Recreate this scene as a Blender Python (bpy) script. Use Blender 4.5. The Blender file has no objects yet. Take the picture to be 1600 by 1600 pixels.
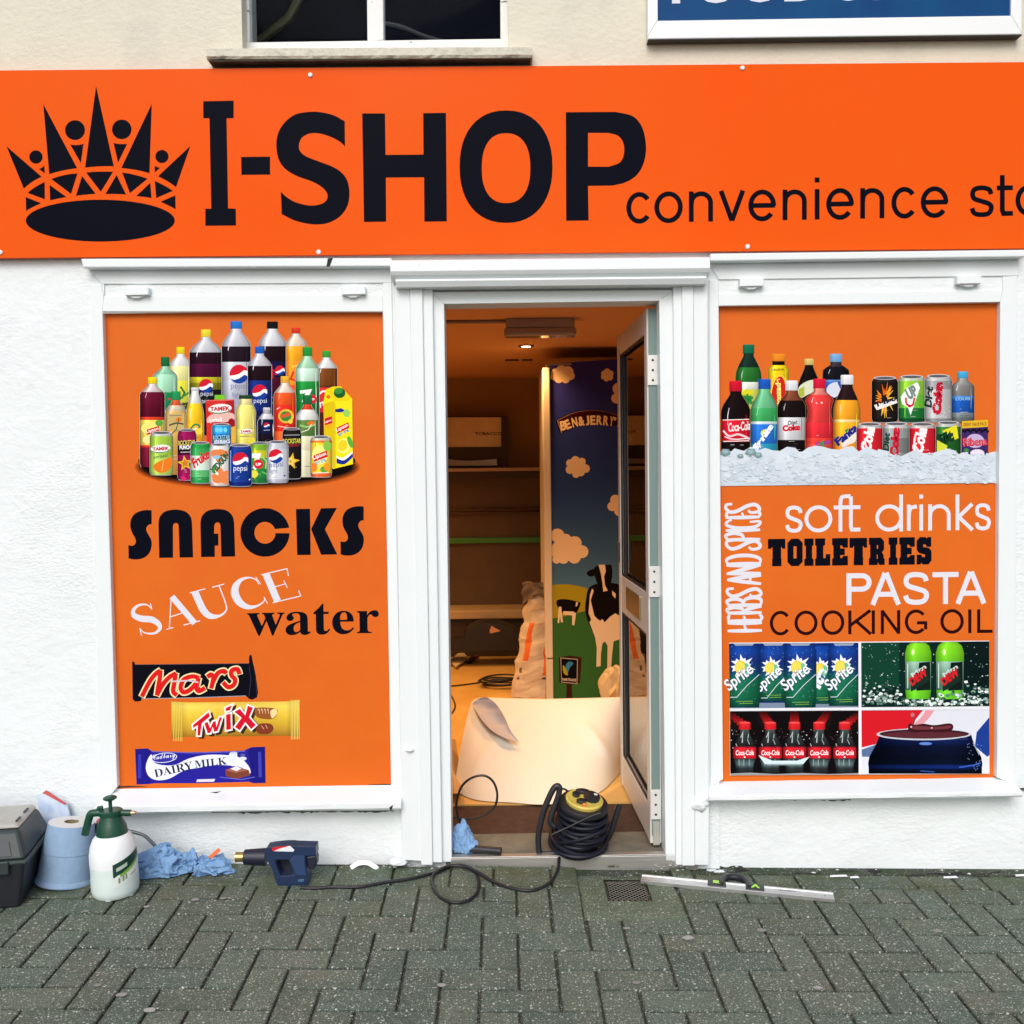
import bpy, bmesh, math, random
from mathutils import Vector, Matrix, noise
from mathutils.geometry import tessellate_polygon
R = math.radians
scene = bpy.context.scene
col = scene.collection

# ---------------------------------------------------------------- camera
FPX = 1602.0                       # focal length in pixels of the 1600 px photograph
CAM = Vector((0.0, -3.614, 1.394))
PITCH, YAW, ROLL = R(-2.152), R(0.485), R(0.6965)
_f = Vector((math.sin(YAW)*math.cos(PITCH), math.cos(YAW)*math.cos(PITCH), math.sin(PITCH)))
_r = Vector((math.cos(YAW), -math.sin(YAW), 0))
_d = _f.cross(_r)
RGT = _r*math.cos(ROLL) + _d*math.sin(ROLL)
DWN = -_r*math.sin(ROLL) + _d*math.cos(ROLL)
FWD = _f
cd = bpy.data.cameras.new('camera'); cam = bpy.data.objects.new('camera', cd); col.objects.link(cam)
cd.sensor_width = 36; cd.lens = 36*FPX/1600; cd.clip_end = 500; cd.clip_start = 0.05
m = Matrix.Identity(4)
for i in range(3):
    m[i][0] = RGT[i]; m[i][1] = -DWN[i]; m[i][2] = -FWD[i]; m[i][3] = CAM[i]
cam.matrix_world = m
scene.camera = cam

# ---------------------------------------------------------------- light
SUN_EL, SUN_AZ = R(40), R(190)     # soft sun high behind the photographer's right shoulder
w = bpy.data.worlds.new('World'); scene.world = w; w.use_nodes = True
nt = w.node_tree; bg = nt.nodes['Background']
sky = nt.nodes.new('ShaderNodeTexSky'); sky.sky_type = 'NISHITA'; sky.sun_disc = False
sky.sun_elevation = SUN_EL; sky.sun_rotation = SUN_AZ
sky.air_density = 1.0; sky.dust_density = 2.5; sky.ozone_density = 1.0
nt.links.new(sky.outputs[0], bg.inputs[0]); bg.inputs[1].default_value = 0.13
sl = bpy.data.lights.new('sun', 'SUN'); sl.energy = 1.3; sl.angle = R(35); sl.color = (1.0, 0.975, 0.94)
so = bpy.data.objects.new('sun', sl); col.objects.link(so)
sd = Vector((math.sin(SUN_AZ)*math.cos(SUN_EL), math.cos(SUN_AZ)*math.cos(SUN_EL), math.sin(SUN_EL)))
so.rotation_euler = sd.to_track_quat('Z', 'Y').to_euler(); so.location = (0, -6, 8)
scene.view_settings.view_transform = 'Standard'; scene.view_settings.look = 'None'
scene.view_settings.exposure = 0.36; scene.view_settings.gamma = 1.0
scene.cycles.use_denoising = True
scene.cycles.max_bounces = 8
scene.cycles.sample_clamp_indirect = 4

# ---------------------------------------------------------------- geometry helpers
SLOPE = 0.03; TILT = -0.022; G0 = 0.0                       # the pavement falls away from the wall
def ray(px, py):
    return RGT*((px-800)/FPX) + DWN*((py-800)/FPX) + FWD
def P(px, py, Y=0.0):
    """point of the vertical plane y = Y seen at a pixel of the photograph"""
    v = ray(px, py); t = (Y-CAM.y)/v.y
    return CAM + v*t
def G(px, py, z=0.0):
    """point z above the sloping pavement seen at a pixel"""
    v = ray(px, py)
    t = (SLOPE*CAM.y + TILT*CAM.x + G0 - CAM.z + z)/(v.z - SLOPE*v.y - TILT*v.x)
    return CAM + v*t
def H(px, py, z):
    v = ray(px, py); t = (z-CAM.z)/v.z
    return CAM + v*t
def gz(y, x=0.0): return SLOPE*min(y, 0)+TILT*x+G0

def lin(c):
    return c/12.92 if c <= 0.04045 else ((c+0.055)/1.055)**2.4
def C(r, g, b, k=1.0):
    return (lin(r/255)*k, lin(g/255)*k, lin(b/255)*k, 1.0)

def smooth(pts, n=6, closed=False):
    out = []; N = len(pts)
    for i in range(N if closed else N-1):
        p0 = pts[(i-1) % N] if (closed or i > 0) else pts[i]
        p1 = pts[i]; p2 = pts[(i+1) % N]
        p3 = pts[(i+2) % N] if (closed or i+2 < N) else p2
        for k in range(n):
            t = k/n; t2 = t*t; t3 = t2*t
            out.append(tuple(0.5*((2*b)+(-a+c)*t+(2*a-5*b+4*c-d)*t2+(-a+3*b-3*c+d)*t3)
                             for a, b, c, d in zip(p0, p1, p2, p3)))
    if not closed: out.append(tuple(pts[-1]))
    return out
def arc(cx, cy, rx, ry, a0, a1, n=16, e=2.0):
    o = []
    for i in range(n+1):
        a = R(a0+(a1-a0)*i/n); c = math.cos(a); s = math.sin(a)
        if e != 2.0:
            c = math.copysign(abs(c)**(2/e), c); s = math.copysign(abs(s)**(2/e), s)
        o.append((cx+rx*c, cy+ry*s))
    return o
def zz(scale, ox, oy):
    """maps coordinates of an enlarged crop back to photograph pixels"""
    def f(*p):
        if len(p) == 2 and not hasattr(p[0], '__len__'): return (ox+p[0]/scale, oy+p[1]/scale)
        return [(ox+a/scale, oy+b/scale) for a, b in p[0]]
    return f

class MB:
    def __init__(s): s.v = []; s.f = []
    def add(s, vs, fs):
        o = len(s.v); s.v += [tuple(v) for v in vs]; s.f += [tuple(i+o for i in f) for f in fs]; return s
    def box(s, x0, x1, y0, y1, z0, z1):
        vs = [(x, y, z) for z in (z0, z1) for y in (y0, y1) for x in (x0, x1)]
        return s.add(vs, [(0,2,3,1),(4,5,7,6),(0,1,5,4),(2,6,7,3),(0,4,6,2),(1,3,7,5)])
    def obox(s, M, x0, x1, y0, y1, z0, z1):
        k = len(s.v); s.box(x0, x1, y0, y1, z0, z1)
        for i in range(k, len(s.v)): s.v[i] = tuple(M @ Vector(s.v[i]))
        return s
    def xf(s, M):
        s.v = [tuple(M @ Vector(v)) for v in s.v]; return s
    def prism(s, poly, ext):
        """poly: list of Vectors (a planar loop), ext: extrusion Vector"""
        n = len(poly); poly = [Vector(p) for p in poly]
        tris = tessellate_polygon([poly])
        vs = poly + [p+ext for p in poly]
        fs = [tuple(t) for t in tris] + [tuple(i+n for i in reversed(t)) for t in tris]
        fs += [(i, (i+1) % n, (i+1) % n+n, i+n) for i in range(n)]
        return s.add(vs, fs)
    def px(s, pts, Y, Yb):
        """outline in photograph pixels on the plane y = Y, extruded straight back to y = Yb"""
        return s.prism([P(a, b, Y) for a, b in pts], Vector((0, Yb-Y, 0)))
    def rect(s, x0, y0, x1, y1, Y, Yb): return s.px([(x0,y0),(x1,y0),(x1,y1),(x0,y1)], Y, Yb)
    def tube(s, pts, r, n=10, cap=True, closed=False):
        pts = [Vector(p) for p in pts]; N = len(pts); rings = []
        rr = r if hasattr(r, '__len__') else [r]*N
        up = Vector((0,0,1)); pn = None
        for i, p in enumerate(pts):
            a = pts[(i-1) % N] if (closed or i > 0) else p
            b = pts[(i+1) % N] if (closed or i < N-1) else p
            t = (b-a)
            if t.length < 1e-9: t = Vector((0,0,1))
            t.normalize()
            if pn is None:
                pn = t.cross(up if abs(t.z) < 0.9 else Vector((1,0,0))).normalized()
            else:
                pn = (pn - t*pn.dot(t))
                pn = pn.normalized() if pn.length > 1e-6 else t.orthogonal().normalized()
            bn = t.cross(pn)
            rings.append([p + (pn*math.cos(2*math.pi*k/n)+bn*math.sin(2*math.pi*k/n))*rr[i] for k in range(n)])
        vs = [v for rg in rings for v in rg]; fs = []
        for i in range(N if closed else N-1):
            j = (i+1) % N
            for k in range(n):
                fs.append((i*n+k, i*n+(k+1) % n, j*n+(k+1) % n, j*n+k))
        if cap and not closed: fs += [tuple(reversed(range(n))), tuple(range((N-1)*n, N*n))]
        return s.add(vs, fs)
    def lathe(s, prof, n=40, M=None, capb=True, capt=True):
        vs = []; fs = []; m_ = len(prof)
        for r, z in prof:
            for k in range(n):
                a = 2*math.pi*k/n; vs.append(Vector((r*math.cos(a), r*math.sin(a), z)))
        for i in range(m_-1):
            for k in range(n): fs.append((i*n+k, i*n+(k+1) % n, (i+1)*n+(k+1) % n, (i+1)*n+k))
        if capb: fs.append(tuple(reversed(range(n))))
        if capt: fs.append(tuple(range((m_-1)*n, m_*n)))
        if M: vs = [M @ v for v in vs]
        return s.add(vs, fs)
    def grid(s, fn, nu, nv):
        vs = [fn(i/nu, j/nv) for j in range(nv+1) for i in range(nu+1)]
        fs = [(j*(nu+1)+i, j*(nu+1)+i+1, (j+1)*(nu+1)+i+1, (j+1)*(nu+1)+i) for j in range(nv) for i in range(nu)]
        return s.add(vs, fs)
    def build(s, name, mat, parent=None, bevel=0, smooth_=False, sharp=40, solid=0, seg=2, fix=True):
        me = bpy.data.meshes.new(name); me.from_pydata(s.v, [], s.f); me.update()
        if fix:
            b = bmesh.new(); b.from_mesh(me); bmesh.ops.recalc_face_normals(b, faces=b.faces); b.to_mesh(me); b.free()
        me.materials.append(mat)
        o = bpy.data.objects.new(name, me); col.objects.link(o)
        if parent: attach(o, parent)
        if smooth_:
            for p in me.polygons: p.use_smooth = True
            me.set_sharp_from_angle(angle=R(sharp))
        if solid:
            md = o.modifiers.new('solid', 'SOLIDIFY'); md.thickness = solid; md.offset = 0
        if bevel:
            md = o.modifiers.new('bevel', 'BEVEL'); md.width = bevel; md.segments = seg; md.limit_method = 'ANGLE'; md.angle_limit = R(35)
        return o
def world_loc(o):
    p = Vector(o.location)
    while o.parent: o = o.parent; p += Vector(o.location)
    return p
def attach(o, parent):
    """parts keep world coordinates in their mesh: shift them by the parent's place"""
    o.parent = parent
    o.location = Vector(o.location) - world_loc(parent)
def thing(name, label, cat, loc, group=None):
    o = bpy.data.objects.new(name, None); col.objects.link(o); o.location = loc; o.empty_display_size = 0.05
    o['label'] = label; o['category'] = cat
    if group: o['group'] = group
    return o
def tag(o, label=None, cat=None, group=None, kind=None):
    if label: o['label'] = label
    if cat: o['category'] = cat
    if group: o['group'] = group
    if kind: o['kind'] = kind
    return o

# ---------------------------------------------------------------- materials
def mat(name, c, rough=0.5, metal=0.0, bump=0.0, bscale=60.0, bdet=6.0, var=0.0, vscale=4.0, c2=None, stretch=None,
        coat=0.0, spec=0.5, rvar=0.0):
    m = bpy.data.materials.new(name); m.use_nodes = True; n = m.node_tree.nodes; l = m.node_tree.links
    b = n['Principled BSDF']; b.inputs['Base Color'].default_value = c
    b.inputs['Roughness'].default_value = rough; b.inputs['Metallic'].default_value = metal
    b.inputs['Specular IOR Level'].default_value = spec
    if coat: b.inputs['Coat Weight'].default_value = coat; b.inputs['Coat Roughness'].default_value = 0.08
    tc = n.new('ShaderNodeTexCoord'); mp = n.new('ShaderNodeMapping'); l.new(tc.outputs['Object'], mp.inputs[0])
    if stretch: mp.inputs['Scale'].default_value = stretch
    if var or c2:
        t = n.new('ShaderNodeTexNoise'); t.inputs['Scale'].default_value = vscale; t.inputs['Detail'].default_value = 6; t.inputs['Roughness'].default_value = 0.65
        l.new(mp.outputs[0], t.inputs[0])
        rp = n.new('ShaderNodeValToRGB'); rp.color_ramp.elements[0].position = 0.3; rp.color_ramp.elements[1].position = 0.7
        k = var
        rp.color_ramp.elements[0].color = c2 if c2 else (c[0]*(1-k), c[1]*(1-k), c[2]*(1-k), 1)
        rp.color_ramp.elements[1].color = c if c2 else (min(1, c[0]*(1+k)), min(1, c[1]*(1+k)), min(1, c[2]*(1+k)), 1)
        l.new(t.outputs[0], rp.inputs[0]); l.new(rp.outputs[0], b.inputs['Base Color'])
    if rvar:
        t = n.new('ShaderNodeTexNoise'); t.inputs['Scale'].default_value = 12; t.inputs['Detail'].default_value = 5
        l.new(mp.outputs[0], t.inputs[0]); mr = n.new('ShaderNodeMapRange')
        mr.inputs['To Min'].default_value = max(0, rough-rvar); mr.inputs['To Max'].default_value = min(1, rough+rvar)
        l.new(t.outputs[0], mr.inputs[0]); l.new(mr.outputs[0], b.inputs['Roughness'])
    if bump:
        t = n.new('ShaderNodeTexNoise'); t.inputs['Scale'].default_value = bscale; t.inputs['Detail'].default_value = bdet; t.inputs['Roughness'].default_value = 0.6
        l.new(mp.outputs[0], t.inputs[0]); bm = n.new('ShaderNodeBump'); bm.inputs['Strength'].default_value = 1.0; bm.inputs['Distance'].default_value = bump
        l.new(t.outputs[0], bm.inputs['Height']); l.new(bm.outputs[0], b.inputs['Normal'])
    return m
def vcmat(name, rough=0.35, spec=0.5, bump=0):
    m = bpy.data.materials.new(name); m.use_nodes = True; n = m.node_tree.nodes; l = m.node_tree.links
    a = n.new('ShaderNodeVertexColor'); a.layer_name = 'Col'; b = n['Principled BSDF']
    g = n.new('ShaderNodeTexNoise'); g.inputs['Scale'].default_value = 420; g.inputs['Detail'].default_value = 3; gc_ = n.new('ShaderNodeTexCoord'); l.new(gc_.outputs['Object'], g.inputs[0])
    gr = n.new('ShaderNodeMapRange'); gr.inputs['To Min'].default_value = .94; gr.inputs['To Max'].default_value = 1.06; gr.inputs['From Min'].default_value = .25; gr.inputs['From Max'].default_value = .75; l.new(g.outputs[0], gr.inputs[0])
    gm = n.new('ShaderNodeVectorMath'); gm.operation = 'SCALE'; l.new(a.outputs[0], gm.inputs[0]); l.new(gr.outputs[0], gm.inputs['Scale'])
    l.new(gm.outputs[0], b.inputs['Base Color']); b.inputs['Roughness'].default_value = rough; b.inputs['Specular IOR Level'].default_value = spec
    return m
def glassmat(name, tint, rough=0.0, ior=1.45):
    m = bpy.data.materials.new(name); m.use_nodes = True; n = m.node_tree.nodes; l = m.node_tree.links
    n.remove(n['Principled BSDF']); out = n['Material Output']
    t = n.new('ShaderNodeBsdfTransparent'); t.inputs[0].default_value = tint
    g = n.new('ShaderNodeBsdfGlossy'); g.inputs['Roughness'].default_value = rough; g.inputs[0].default_value = (1,1,1,1)
    fr = n.new('ShaderNodeFresnel'); fr.inputs[0].default_value = ior; mx = n.new('ShaderNodeMixShader')
    l.new(fr.outputs[0], mx.inputs[0]); l.new(t.outputs[0], mx.inputs[1]); l.new(g.outputs[0], mx.inputs[2]); l.new(mx.outputs[0], out.inputs[0])
    return m
def emat(name, c, s):
    m = bpy.data.materials.new(name); m.use_nodes = True; b = m.node_tree.nodes['Principled BSDF']
    b.inputs['Base Color'].default_value = c; b.inputs['Emission Color'].default_value = c; b.inputs['Emission Strength'].default_value = s
    return m

# ---------------------------------------------------------------- printed artwork
_tm = {}
def text_mesh(s, bold):
    if (s, bold) in _tm: return _tm[(s, bold)]
    c = bpy.data.curves.new('t', 'FONT'); c.body = s; c.resolution_u = 4; c.offset = bold
    o = bpy.data.objects.new('t', c); col.objects.link(o); bpy.context.view_layer.update()
    me = bpy.data.meshes.new_from_object(o.evaluated_get(bpy.context.evaluated_depsgraph_get()))
    v = [(x.co.x, x.co.y) for x in me.vertices]; f = [tuple(p.vertices) for p in me.polygons]
    bpy.data.objects.remove(o); bpy.data.curves.remove(c); bpy.data.meshes.remove(me)
    _tm[(s, bold)] = (v, f); return v, f
LAY = 0.000008
class Print:
    """flat printed artwork on the plane y = Y: every shape is a layer of ink a few microns above the last"""
    def __init__(s, Y): s.Y = Y; s.k = 1; s.v = []; s.f = []; s.c = []
    def tri(s, pts, faces, cols):
        y = s.Y - s.k*LAY; s.k += 1; o = len(s.v)
        for p in pts: s.v.append(tuple(P(p[0], p[1], y)))
        for f in faces:
            s.f.append(tuple(i+o for i in f)); s.c.append([cols[i] if isinstance(cols, list) else cols for i in f])
    def poly(s, pts, c, holes=()):
        loops = [[Vector((a, b, 0)) for a, b in L] for L in [pts]+list(holes)]
        s.tri([(v.x, v.y) for L in loops for v in L], tessellate_polygon(loops), c)
    def rect(s, x0, y0, x1, y1, c, cb=None):
        s.tri([(x0,y0),(x1,y0),(x1,y1),(x0,y1)], [(0,1,2,3)], c if cb is None else [c, c, cb, cb])
    def quad(s, p, c, cb=None): s.tri(p, [(0,1,2,3)], c if cb is None else [c, c, cb, cb])
    def ell(s, cx, cy, rx, ry, c, n=28, rot=0):
        q = []
        for i in range(n):
            a = 2*math.pi*i/n; x = rx*math.cos(a); y = ry*math.sin(a)
            q.append((cx+x*math.cos(R(rot))-y*math.sin(R(rot)), cy+x*math.sin(R(rot))+y*math.cos(R(rot))))
        s.tri(q, [tuple(range(n))], c)
    def stroke(s, pts, w, c, closed=False, ext=0):
        pts = [Vector(p) for p in pts]; N = len(pts)
        if ext and not closed:
            pts[0] = pts[0] + (pts[0]-pts[1]).normalized()*ext; pts[-1] = pts[-1] + (pts[-1]-pts[-2]).normalized()*ext
        vs = []; ww = w if hasattr(w, '__len__') else [w]*N
        for i, p in enumerate(pts):
            a = pts[(i-1) % N] if (closed or i > 0) else None
            b = pts[(i+1) % N] if (closed or i < N-1) else None
            d0 = (p-a).normalized() if a is not None else None; d1 = (b-p).normalized() if b is not None else None
            if d0 is None: d0 = d1
            if d1 is None: d1 = d0
            t = (d0+d1)
            t = t.normalized() if t.length > 1e-6 else d0
            nrm = Vector((-t.y, t.x)); k = max(0.35, nrm.dot(Vector((-d0.y, d0.x))))
            vs += [tuple(p+nrm*ww[i]/2/k), tuple(p-nrm*ww[i]/2/k)]
        fs = [(2*i, 2*i+1, 2*((i+1) % N)+1, 2*((i+1) % N)) for i in range(N if closed else N-1)]
        s.tri(vs, fs, c)
    def text(s, t, p0, p1, h, c, shear=0.0, bold=0.0, curve=0.0):
        v, f = text_mesh(t, bold)
        if not v: return
        x0 = min(a for a, b in v); x1 = max(a for a, b in v); y0 = min(b for a, b in v); y1 = max(b for a, b in v)
        p0 = Vector(p0); p1 = Vector(p1); d = p1-p0; up = Vector((d.y, -d.x)).normalized()*h; dn = d.normalized()
        q = []
        for a, b in v:
            u = (a-x0)/(x1-x0); k = (b-y0)/(y1-y0)
            p = p0+d*u+up*k+dn*shear*h*k + (up.normalized()*curve*4*u*(1-u))
            q.append((p.x, p.y))
        s.tri(q, f, c)
    def build(s, name, mat_, parent):
        me = bpy.data.meshes.new(name); me.from_pydata(s.v, [], s.f); me.update()
        at = me.color_attributes.new('Col', 'FLOAT_COLOR', 'CORNER'); i = 0
        for cs in s.c:
            for c in cs: at.data[i].color = c; i += 1
        # all faces look out of the wall
        b = bmesh.new(); b.from_mesh(me)
        bmesh.ops.reverse_faces(b, faces=[f for f in b.faces if f.normal.y > 0]); b.to_mesh(me); b.free()
        me.materials.append(mat_); o = bpy.data.objects.new(name, me); col.objects.link(o); attach(o, parent)
        return o
def mul(c, k): return (min(1, c[0]*k), min(1, c[1]*k), min(1, c[2]*k), 1)
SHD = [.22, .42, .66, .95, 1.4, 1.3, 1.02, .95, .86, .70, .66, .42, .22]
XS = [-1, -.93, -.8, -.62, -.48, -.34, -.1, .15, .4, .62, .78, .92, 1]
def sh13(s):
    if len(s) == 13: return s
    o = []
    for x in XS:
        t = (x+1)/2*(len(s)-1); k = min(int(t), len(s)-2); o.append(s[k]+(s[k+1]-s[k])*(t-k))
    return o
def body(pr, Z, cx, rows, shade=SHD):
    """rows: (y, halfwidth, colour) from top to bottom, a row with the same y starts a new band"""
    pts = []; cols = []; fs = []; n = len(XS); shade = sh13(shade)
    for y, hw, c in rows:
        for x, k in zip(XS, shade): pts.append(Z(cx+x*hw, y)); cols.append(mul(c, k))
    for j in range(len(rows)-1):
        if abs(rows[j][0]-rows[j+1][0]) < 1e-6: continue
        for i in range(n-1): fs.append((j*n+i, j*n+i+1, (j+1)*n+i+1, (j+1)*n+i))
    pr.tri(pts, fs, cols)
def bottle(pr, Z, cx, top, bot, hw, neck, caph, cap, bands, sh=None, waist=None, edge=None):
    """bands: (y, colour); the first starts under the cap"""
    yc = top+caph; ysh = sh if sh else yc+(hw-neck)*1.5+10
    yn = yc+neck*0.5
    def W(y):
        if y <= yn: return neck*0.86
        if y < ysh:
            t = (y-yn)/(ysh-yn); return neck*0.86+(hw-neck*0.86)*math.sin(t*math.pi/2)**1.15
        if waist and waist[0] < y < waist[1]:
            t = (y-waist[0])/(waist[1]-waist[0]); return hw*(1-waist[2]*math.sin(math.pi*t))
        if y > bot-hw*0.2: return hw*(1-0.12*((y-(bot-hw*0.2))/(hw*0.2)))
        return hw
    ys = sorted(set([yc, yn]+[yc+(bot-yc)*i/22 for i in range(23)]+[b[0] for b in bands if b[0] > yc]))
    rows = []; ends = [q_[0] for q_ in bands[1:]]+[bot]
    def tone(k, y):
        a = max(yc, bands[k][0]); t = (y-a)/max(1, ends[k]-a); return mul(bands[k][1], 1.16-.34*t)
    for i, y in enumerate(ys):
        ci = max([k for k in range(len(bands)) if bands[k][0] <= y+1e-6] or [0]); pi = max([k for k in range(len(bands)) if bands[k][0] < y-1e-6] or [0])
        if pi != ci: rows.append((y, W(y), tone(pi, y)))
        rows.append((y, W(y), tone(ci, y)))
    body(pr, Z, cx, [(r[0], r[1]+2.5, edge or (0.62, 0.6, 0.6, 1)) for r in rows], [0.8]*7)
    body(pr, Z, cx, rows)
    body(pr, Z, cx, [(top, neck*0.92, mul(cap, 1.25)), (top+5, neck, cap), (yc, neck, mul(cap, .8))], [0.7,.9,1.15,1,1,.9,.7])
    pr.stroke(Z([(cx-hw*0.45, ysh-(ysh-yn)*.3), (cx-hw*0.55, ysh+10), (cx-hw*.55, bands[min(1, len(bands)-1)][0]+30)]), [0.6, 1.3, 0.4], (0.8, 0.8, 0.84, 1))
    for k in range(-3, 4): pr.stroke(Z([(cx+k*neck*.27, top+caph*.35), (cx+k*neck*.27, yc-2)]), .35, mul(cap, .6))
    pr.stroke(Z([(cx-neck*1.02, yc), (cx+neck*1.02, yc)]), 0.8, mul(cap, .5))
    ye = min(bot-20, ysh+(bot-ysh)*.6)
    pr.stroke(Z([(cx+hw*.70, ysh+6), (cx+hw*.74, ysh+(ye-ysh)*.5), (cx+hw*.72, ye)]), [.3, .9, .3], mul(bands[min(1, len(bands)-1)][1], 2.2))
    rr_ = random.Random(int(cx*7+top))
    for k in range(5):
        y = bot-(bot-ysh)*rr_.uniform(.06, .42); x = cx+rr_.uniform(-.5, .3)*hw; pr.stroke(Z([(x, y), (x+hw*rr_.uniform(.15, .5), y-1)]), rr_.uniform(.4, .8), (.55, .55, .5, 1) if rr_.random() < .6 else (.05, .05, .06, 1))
def can(pr, Z, cx, top, bot, hw, bands, rim=True):
    rows = []
    h = bot-top
    def W(y):
        t = (y-top)/h
        if t < 0.09: return hw*(0.82+0.18*t/0.09)
        if t > 0.93: return hw*(1-0.14*(t-0.93)/0.07)
        return hw
    ys = sorted(set([top+h*i/16 for i in range(17)]+[b[0] for b in bands if b[0] > top]))
    for y in ys:
        cur = [b[1] for b in bands if b[0] <= y+1e-6] or [bands[0][1]]
        prev = [b[1] for b in bands if b[0] < y-1e-6]
        if prev and prev[-1] is not cur[-1]: rows.append((y, W(y), prev[-1]))
        rows.append((y, W(y), cur[-1]))
    body(pr, Z, cx, [(r[0], r[1]+2.0, (0.5, 0.5, 0.5, 1)) for r in rows], [0.8]*7)
    body(pr, Z, cx, rows)
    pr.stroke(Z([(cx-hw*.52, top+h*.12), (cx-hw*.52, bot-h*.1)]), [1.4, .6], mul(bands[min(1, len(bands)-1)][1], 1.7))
    rr_ = random.Random(int(cx*5+top))
    for k in range(4):
        y = bot-h*rr_.uniform(.08, .3); x = cx+rr_.uniform(-.6, .3)*hw; pr.stroke(Z([(x, y), (x+hw*rr_.uniform(.15, .5), y-1)]), rr_.uniform(.35, .7), (.6, .6, .56, 1) if rr_.random() < .6 else (.06, .06, .07, 1))
    pr.stroke(Z(arc(cx, bot-3, hw*.86, 5, 10, 170, 10)), 1.1, C(150, 150, 155))
    if rim:
        c0 = Z(cx, top); c1 = Z(cx+hw*.84, top); rx = c1[0]-c0[0]
        pr.ell(c0[0], c0[1], rx, rx*0.17, C(200,200,205)); pr.ell(c0[0], c0[1]+.15, rx*.88, rx*.12, C(90,90,95))
def globe(pr, Z, cx, cy, r):
    c = Z(cx, cy); q = Z(cx+r, cy); r = q[0]-c[0]; cx, cy = c
    pr.ell(cx, cy, r, r, C(238,238,242))
    top = arc(cx, cy, r, r, 170, 340, 16); low = [(cx+r*.55, cy-r*.42), (cx, cy-r*.02), (cx-r*.5, cy+r*.12)]
    pr.poly(top+low, C(205,30,50))
    bt = arc(cx, cy, r, r, 15, 150, 16); up = [(cx-r*.5, cy+r*.62), (cx+r*.05, cy+r*.45), (cx+r*.6, cy+r*.05)]
    pr.poly(bt+up, C(25,60,150))

# ================================================================ pavement
def pave_mat(name, base, dark, spk, moss):
    m = bpy.data.materials.new(name); m.use_nodes = True; n = m.node_tree.nodes; l = m.node_tree.links
    b = n['Principled BSDF']; b.inputs['Roughness'].default_value = 0.8; b.inputs['Specular IOR Level'].default_value = 0.35
    ge = n.new('ShaderNodeNewGeometry'); at = n.new('ShaderNodeVertexColor'); at.layer_name = 'Col'
    def noise_(sc, det, ro=.6):
        t = n.new('ShaderNodeTexNoise'); t.inputs['Scale'].default_value = sc; t.inputs['Detail'].default_value = det; t.inputs['Roughness'].default_value = ro
        l.new(ge.outputs['Position'], t.inputs[0]); return t
    def ramp(src, p0, p1, c0=(0,0,0,1), c1=(1,1,1,1)):
        r = n.new('ShaderNodeValToRGB'); r.color_ramp.elements[0].position = p0; r.color_ramp.elements[1].position = p1
        r.color_ramp.elements[0].color = c0; r.color_ramp.elements[1].color = c1; l.new(src, r.inputs[0]); return r
    def mixc(fac, a, bb, blend='MIX'):
        x = n.new('ShaderNodeMix'); x.data_type = 'RGBA'; x.blend_type = blend
        for s, v in ((x.inputs[0], fac), (x.inputs[6], a), (x.inputs[7], bb)):
            if hasattr(v, 'is_output'): l.new(v, s)
            else: s.default_value = v
        return x.outputs[2]
    n1 = noise_(9, 8, .7); n2 = noise_(140, 6, .7); n3 = noise_(2.2, 5)
    c = mixc(ramp(n1.outputs[0], .3, .7).outputs[0], dark, base)
    c = mixc(ramp(noise_(4.3, 7, .75).outputs[0], .52, .72).outputs[0], c, (base[0]*1.12, base[1]*.88, base[2]*.84, 1))
    c = mixc(1.0, c, at.outputs[0], 'MULTIPLY')
    g = ramp(n2.outputs[0], .25, .75, (.45,.45,.45,1), (1.5,1.5,1.5,1)); c = mixc(1.0, c, g.outputs[0], 'MULTIPLY')
    # pale aggregate showing in the worn faces
    for sc, th, colr in ((85, .19, spk), (150, .24, mul(spk, .75)), (46, .10, mul(spk, 1.2)), (230, .26, mul(spk, .8)), (30, .055, mul(spk, 1.25))):
        v = n.new('ShaderNodeTexVoronoi'); v.inputs['Scale'].default_value = sc; l.new(ge.outputs['Position'], v.inputs['Vector'])
        r = ramp(v.outputs['Distance'], th, th+.09, (1,1,1,1), (0,0,0,1))
        sp = n.new('ShaderNodeSeparateColor'); l.new(v.outputs['Color'], sp.inputs[0]); r2 = ramp(sp.outputs[0], .62, .66)
        mm = n.new('ShaderNodeMath'); mm.operation = 'MULTIPLY'; l.new(r.outputs[0], mm.inputs[0]); l.new(r2.outputs[0], mm.inputs[1])
        c = mixc(mm.outputs[0], c, colr)
    if moss:
        sx = n.new('ShaderNodeSeparateXYZ'); l.new(ge.outputs['Position'], sx.inputs[0])
        mr = n.new('ShaderNodeMapRange'); mr.inputs['From Min'].default_value = -0.55; mr.inputs['From Max'].default_value = 0.0; l.new(sx.outputs[1], mr.inputs[0])
        nm = noise_(6, 8, .75); ad = n.new('ShaderNodeMath'); ad.operation = 'MULTIPLY'
        rr = ramp(nm.outputs[0], .42, .6); l.new(mr.outputs[0], ad.inputs[0]); l.new(rr.outputs[0], ad.inputs[1])
        c = mixc(ad.outputs[0], c, moss)
        nd = noise_(3.7, 7, .8); rd = ramp(nd.outputs[0], .62, .74); c = mixc(rd.outputs[0], c, mul(dark, .55))
    l.new(c, b.inputs['Base Color'])
    bm = n.new('ShaderNodeBump'); bm.inputs['Distance'].default_value = 0.0035; bm.inputs['Strength'].default_value = 1
    l.new(n2.outputs[0], bm.inputs['Height']); l.new(bm.outputs[0], b.inputs['Normal'])
    return m
SPK = (0.46, 0.48, 0.42, 1)
M_pave = pave_mat('paver_concrete', (0.122, 0.156, 0.118, 1), (0.082, 0.112, 0.086, 1), SPK, (0.075, 0.092, 0.042, 1))
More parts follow.
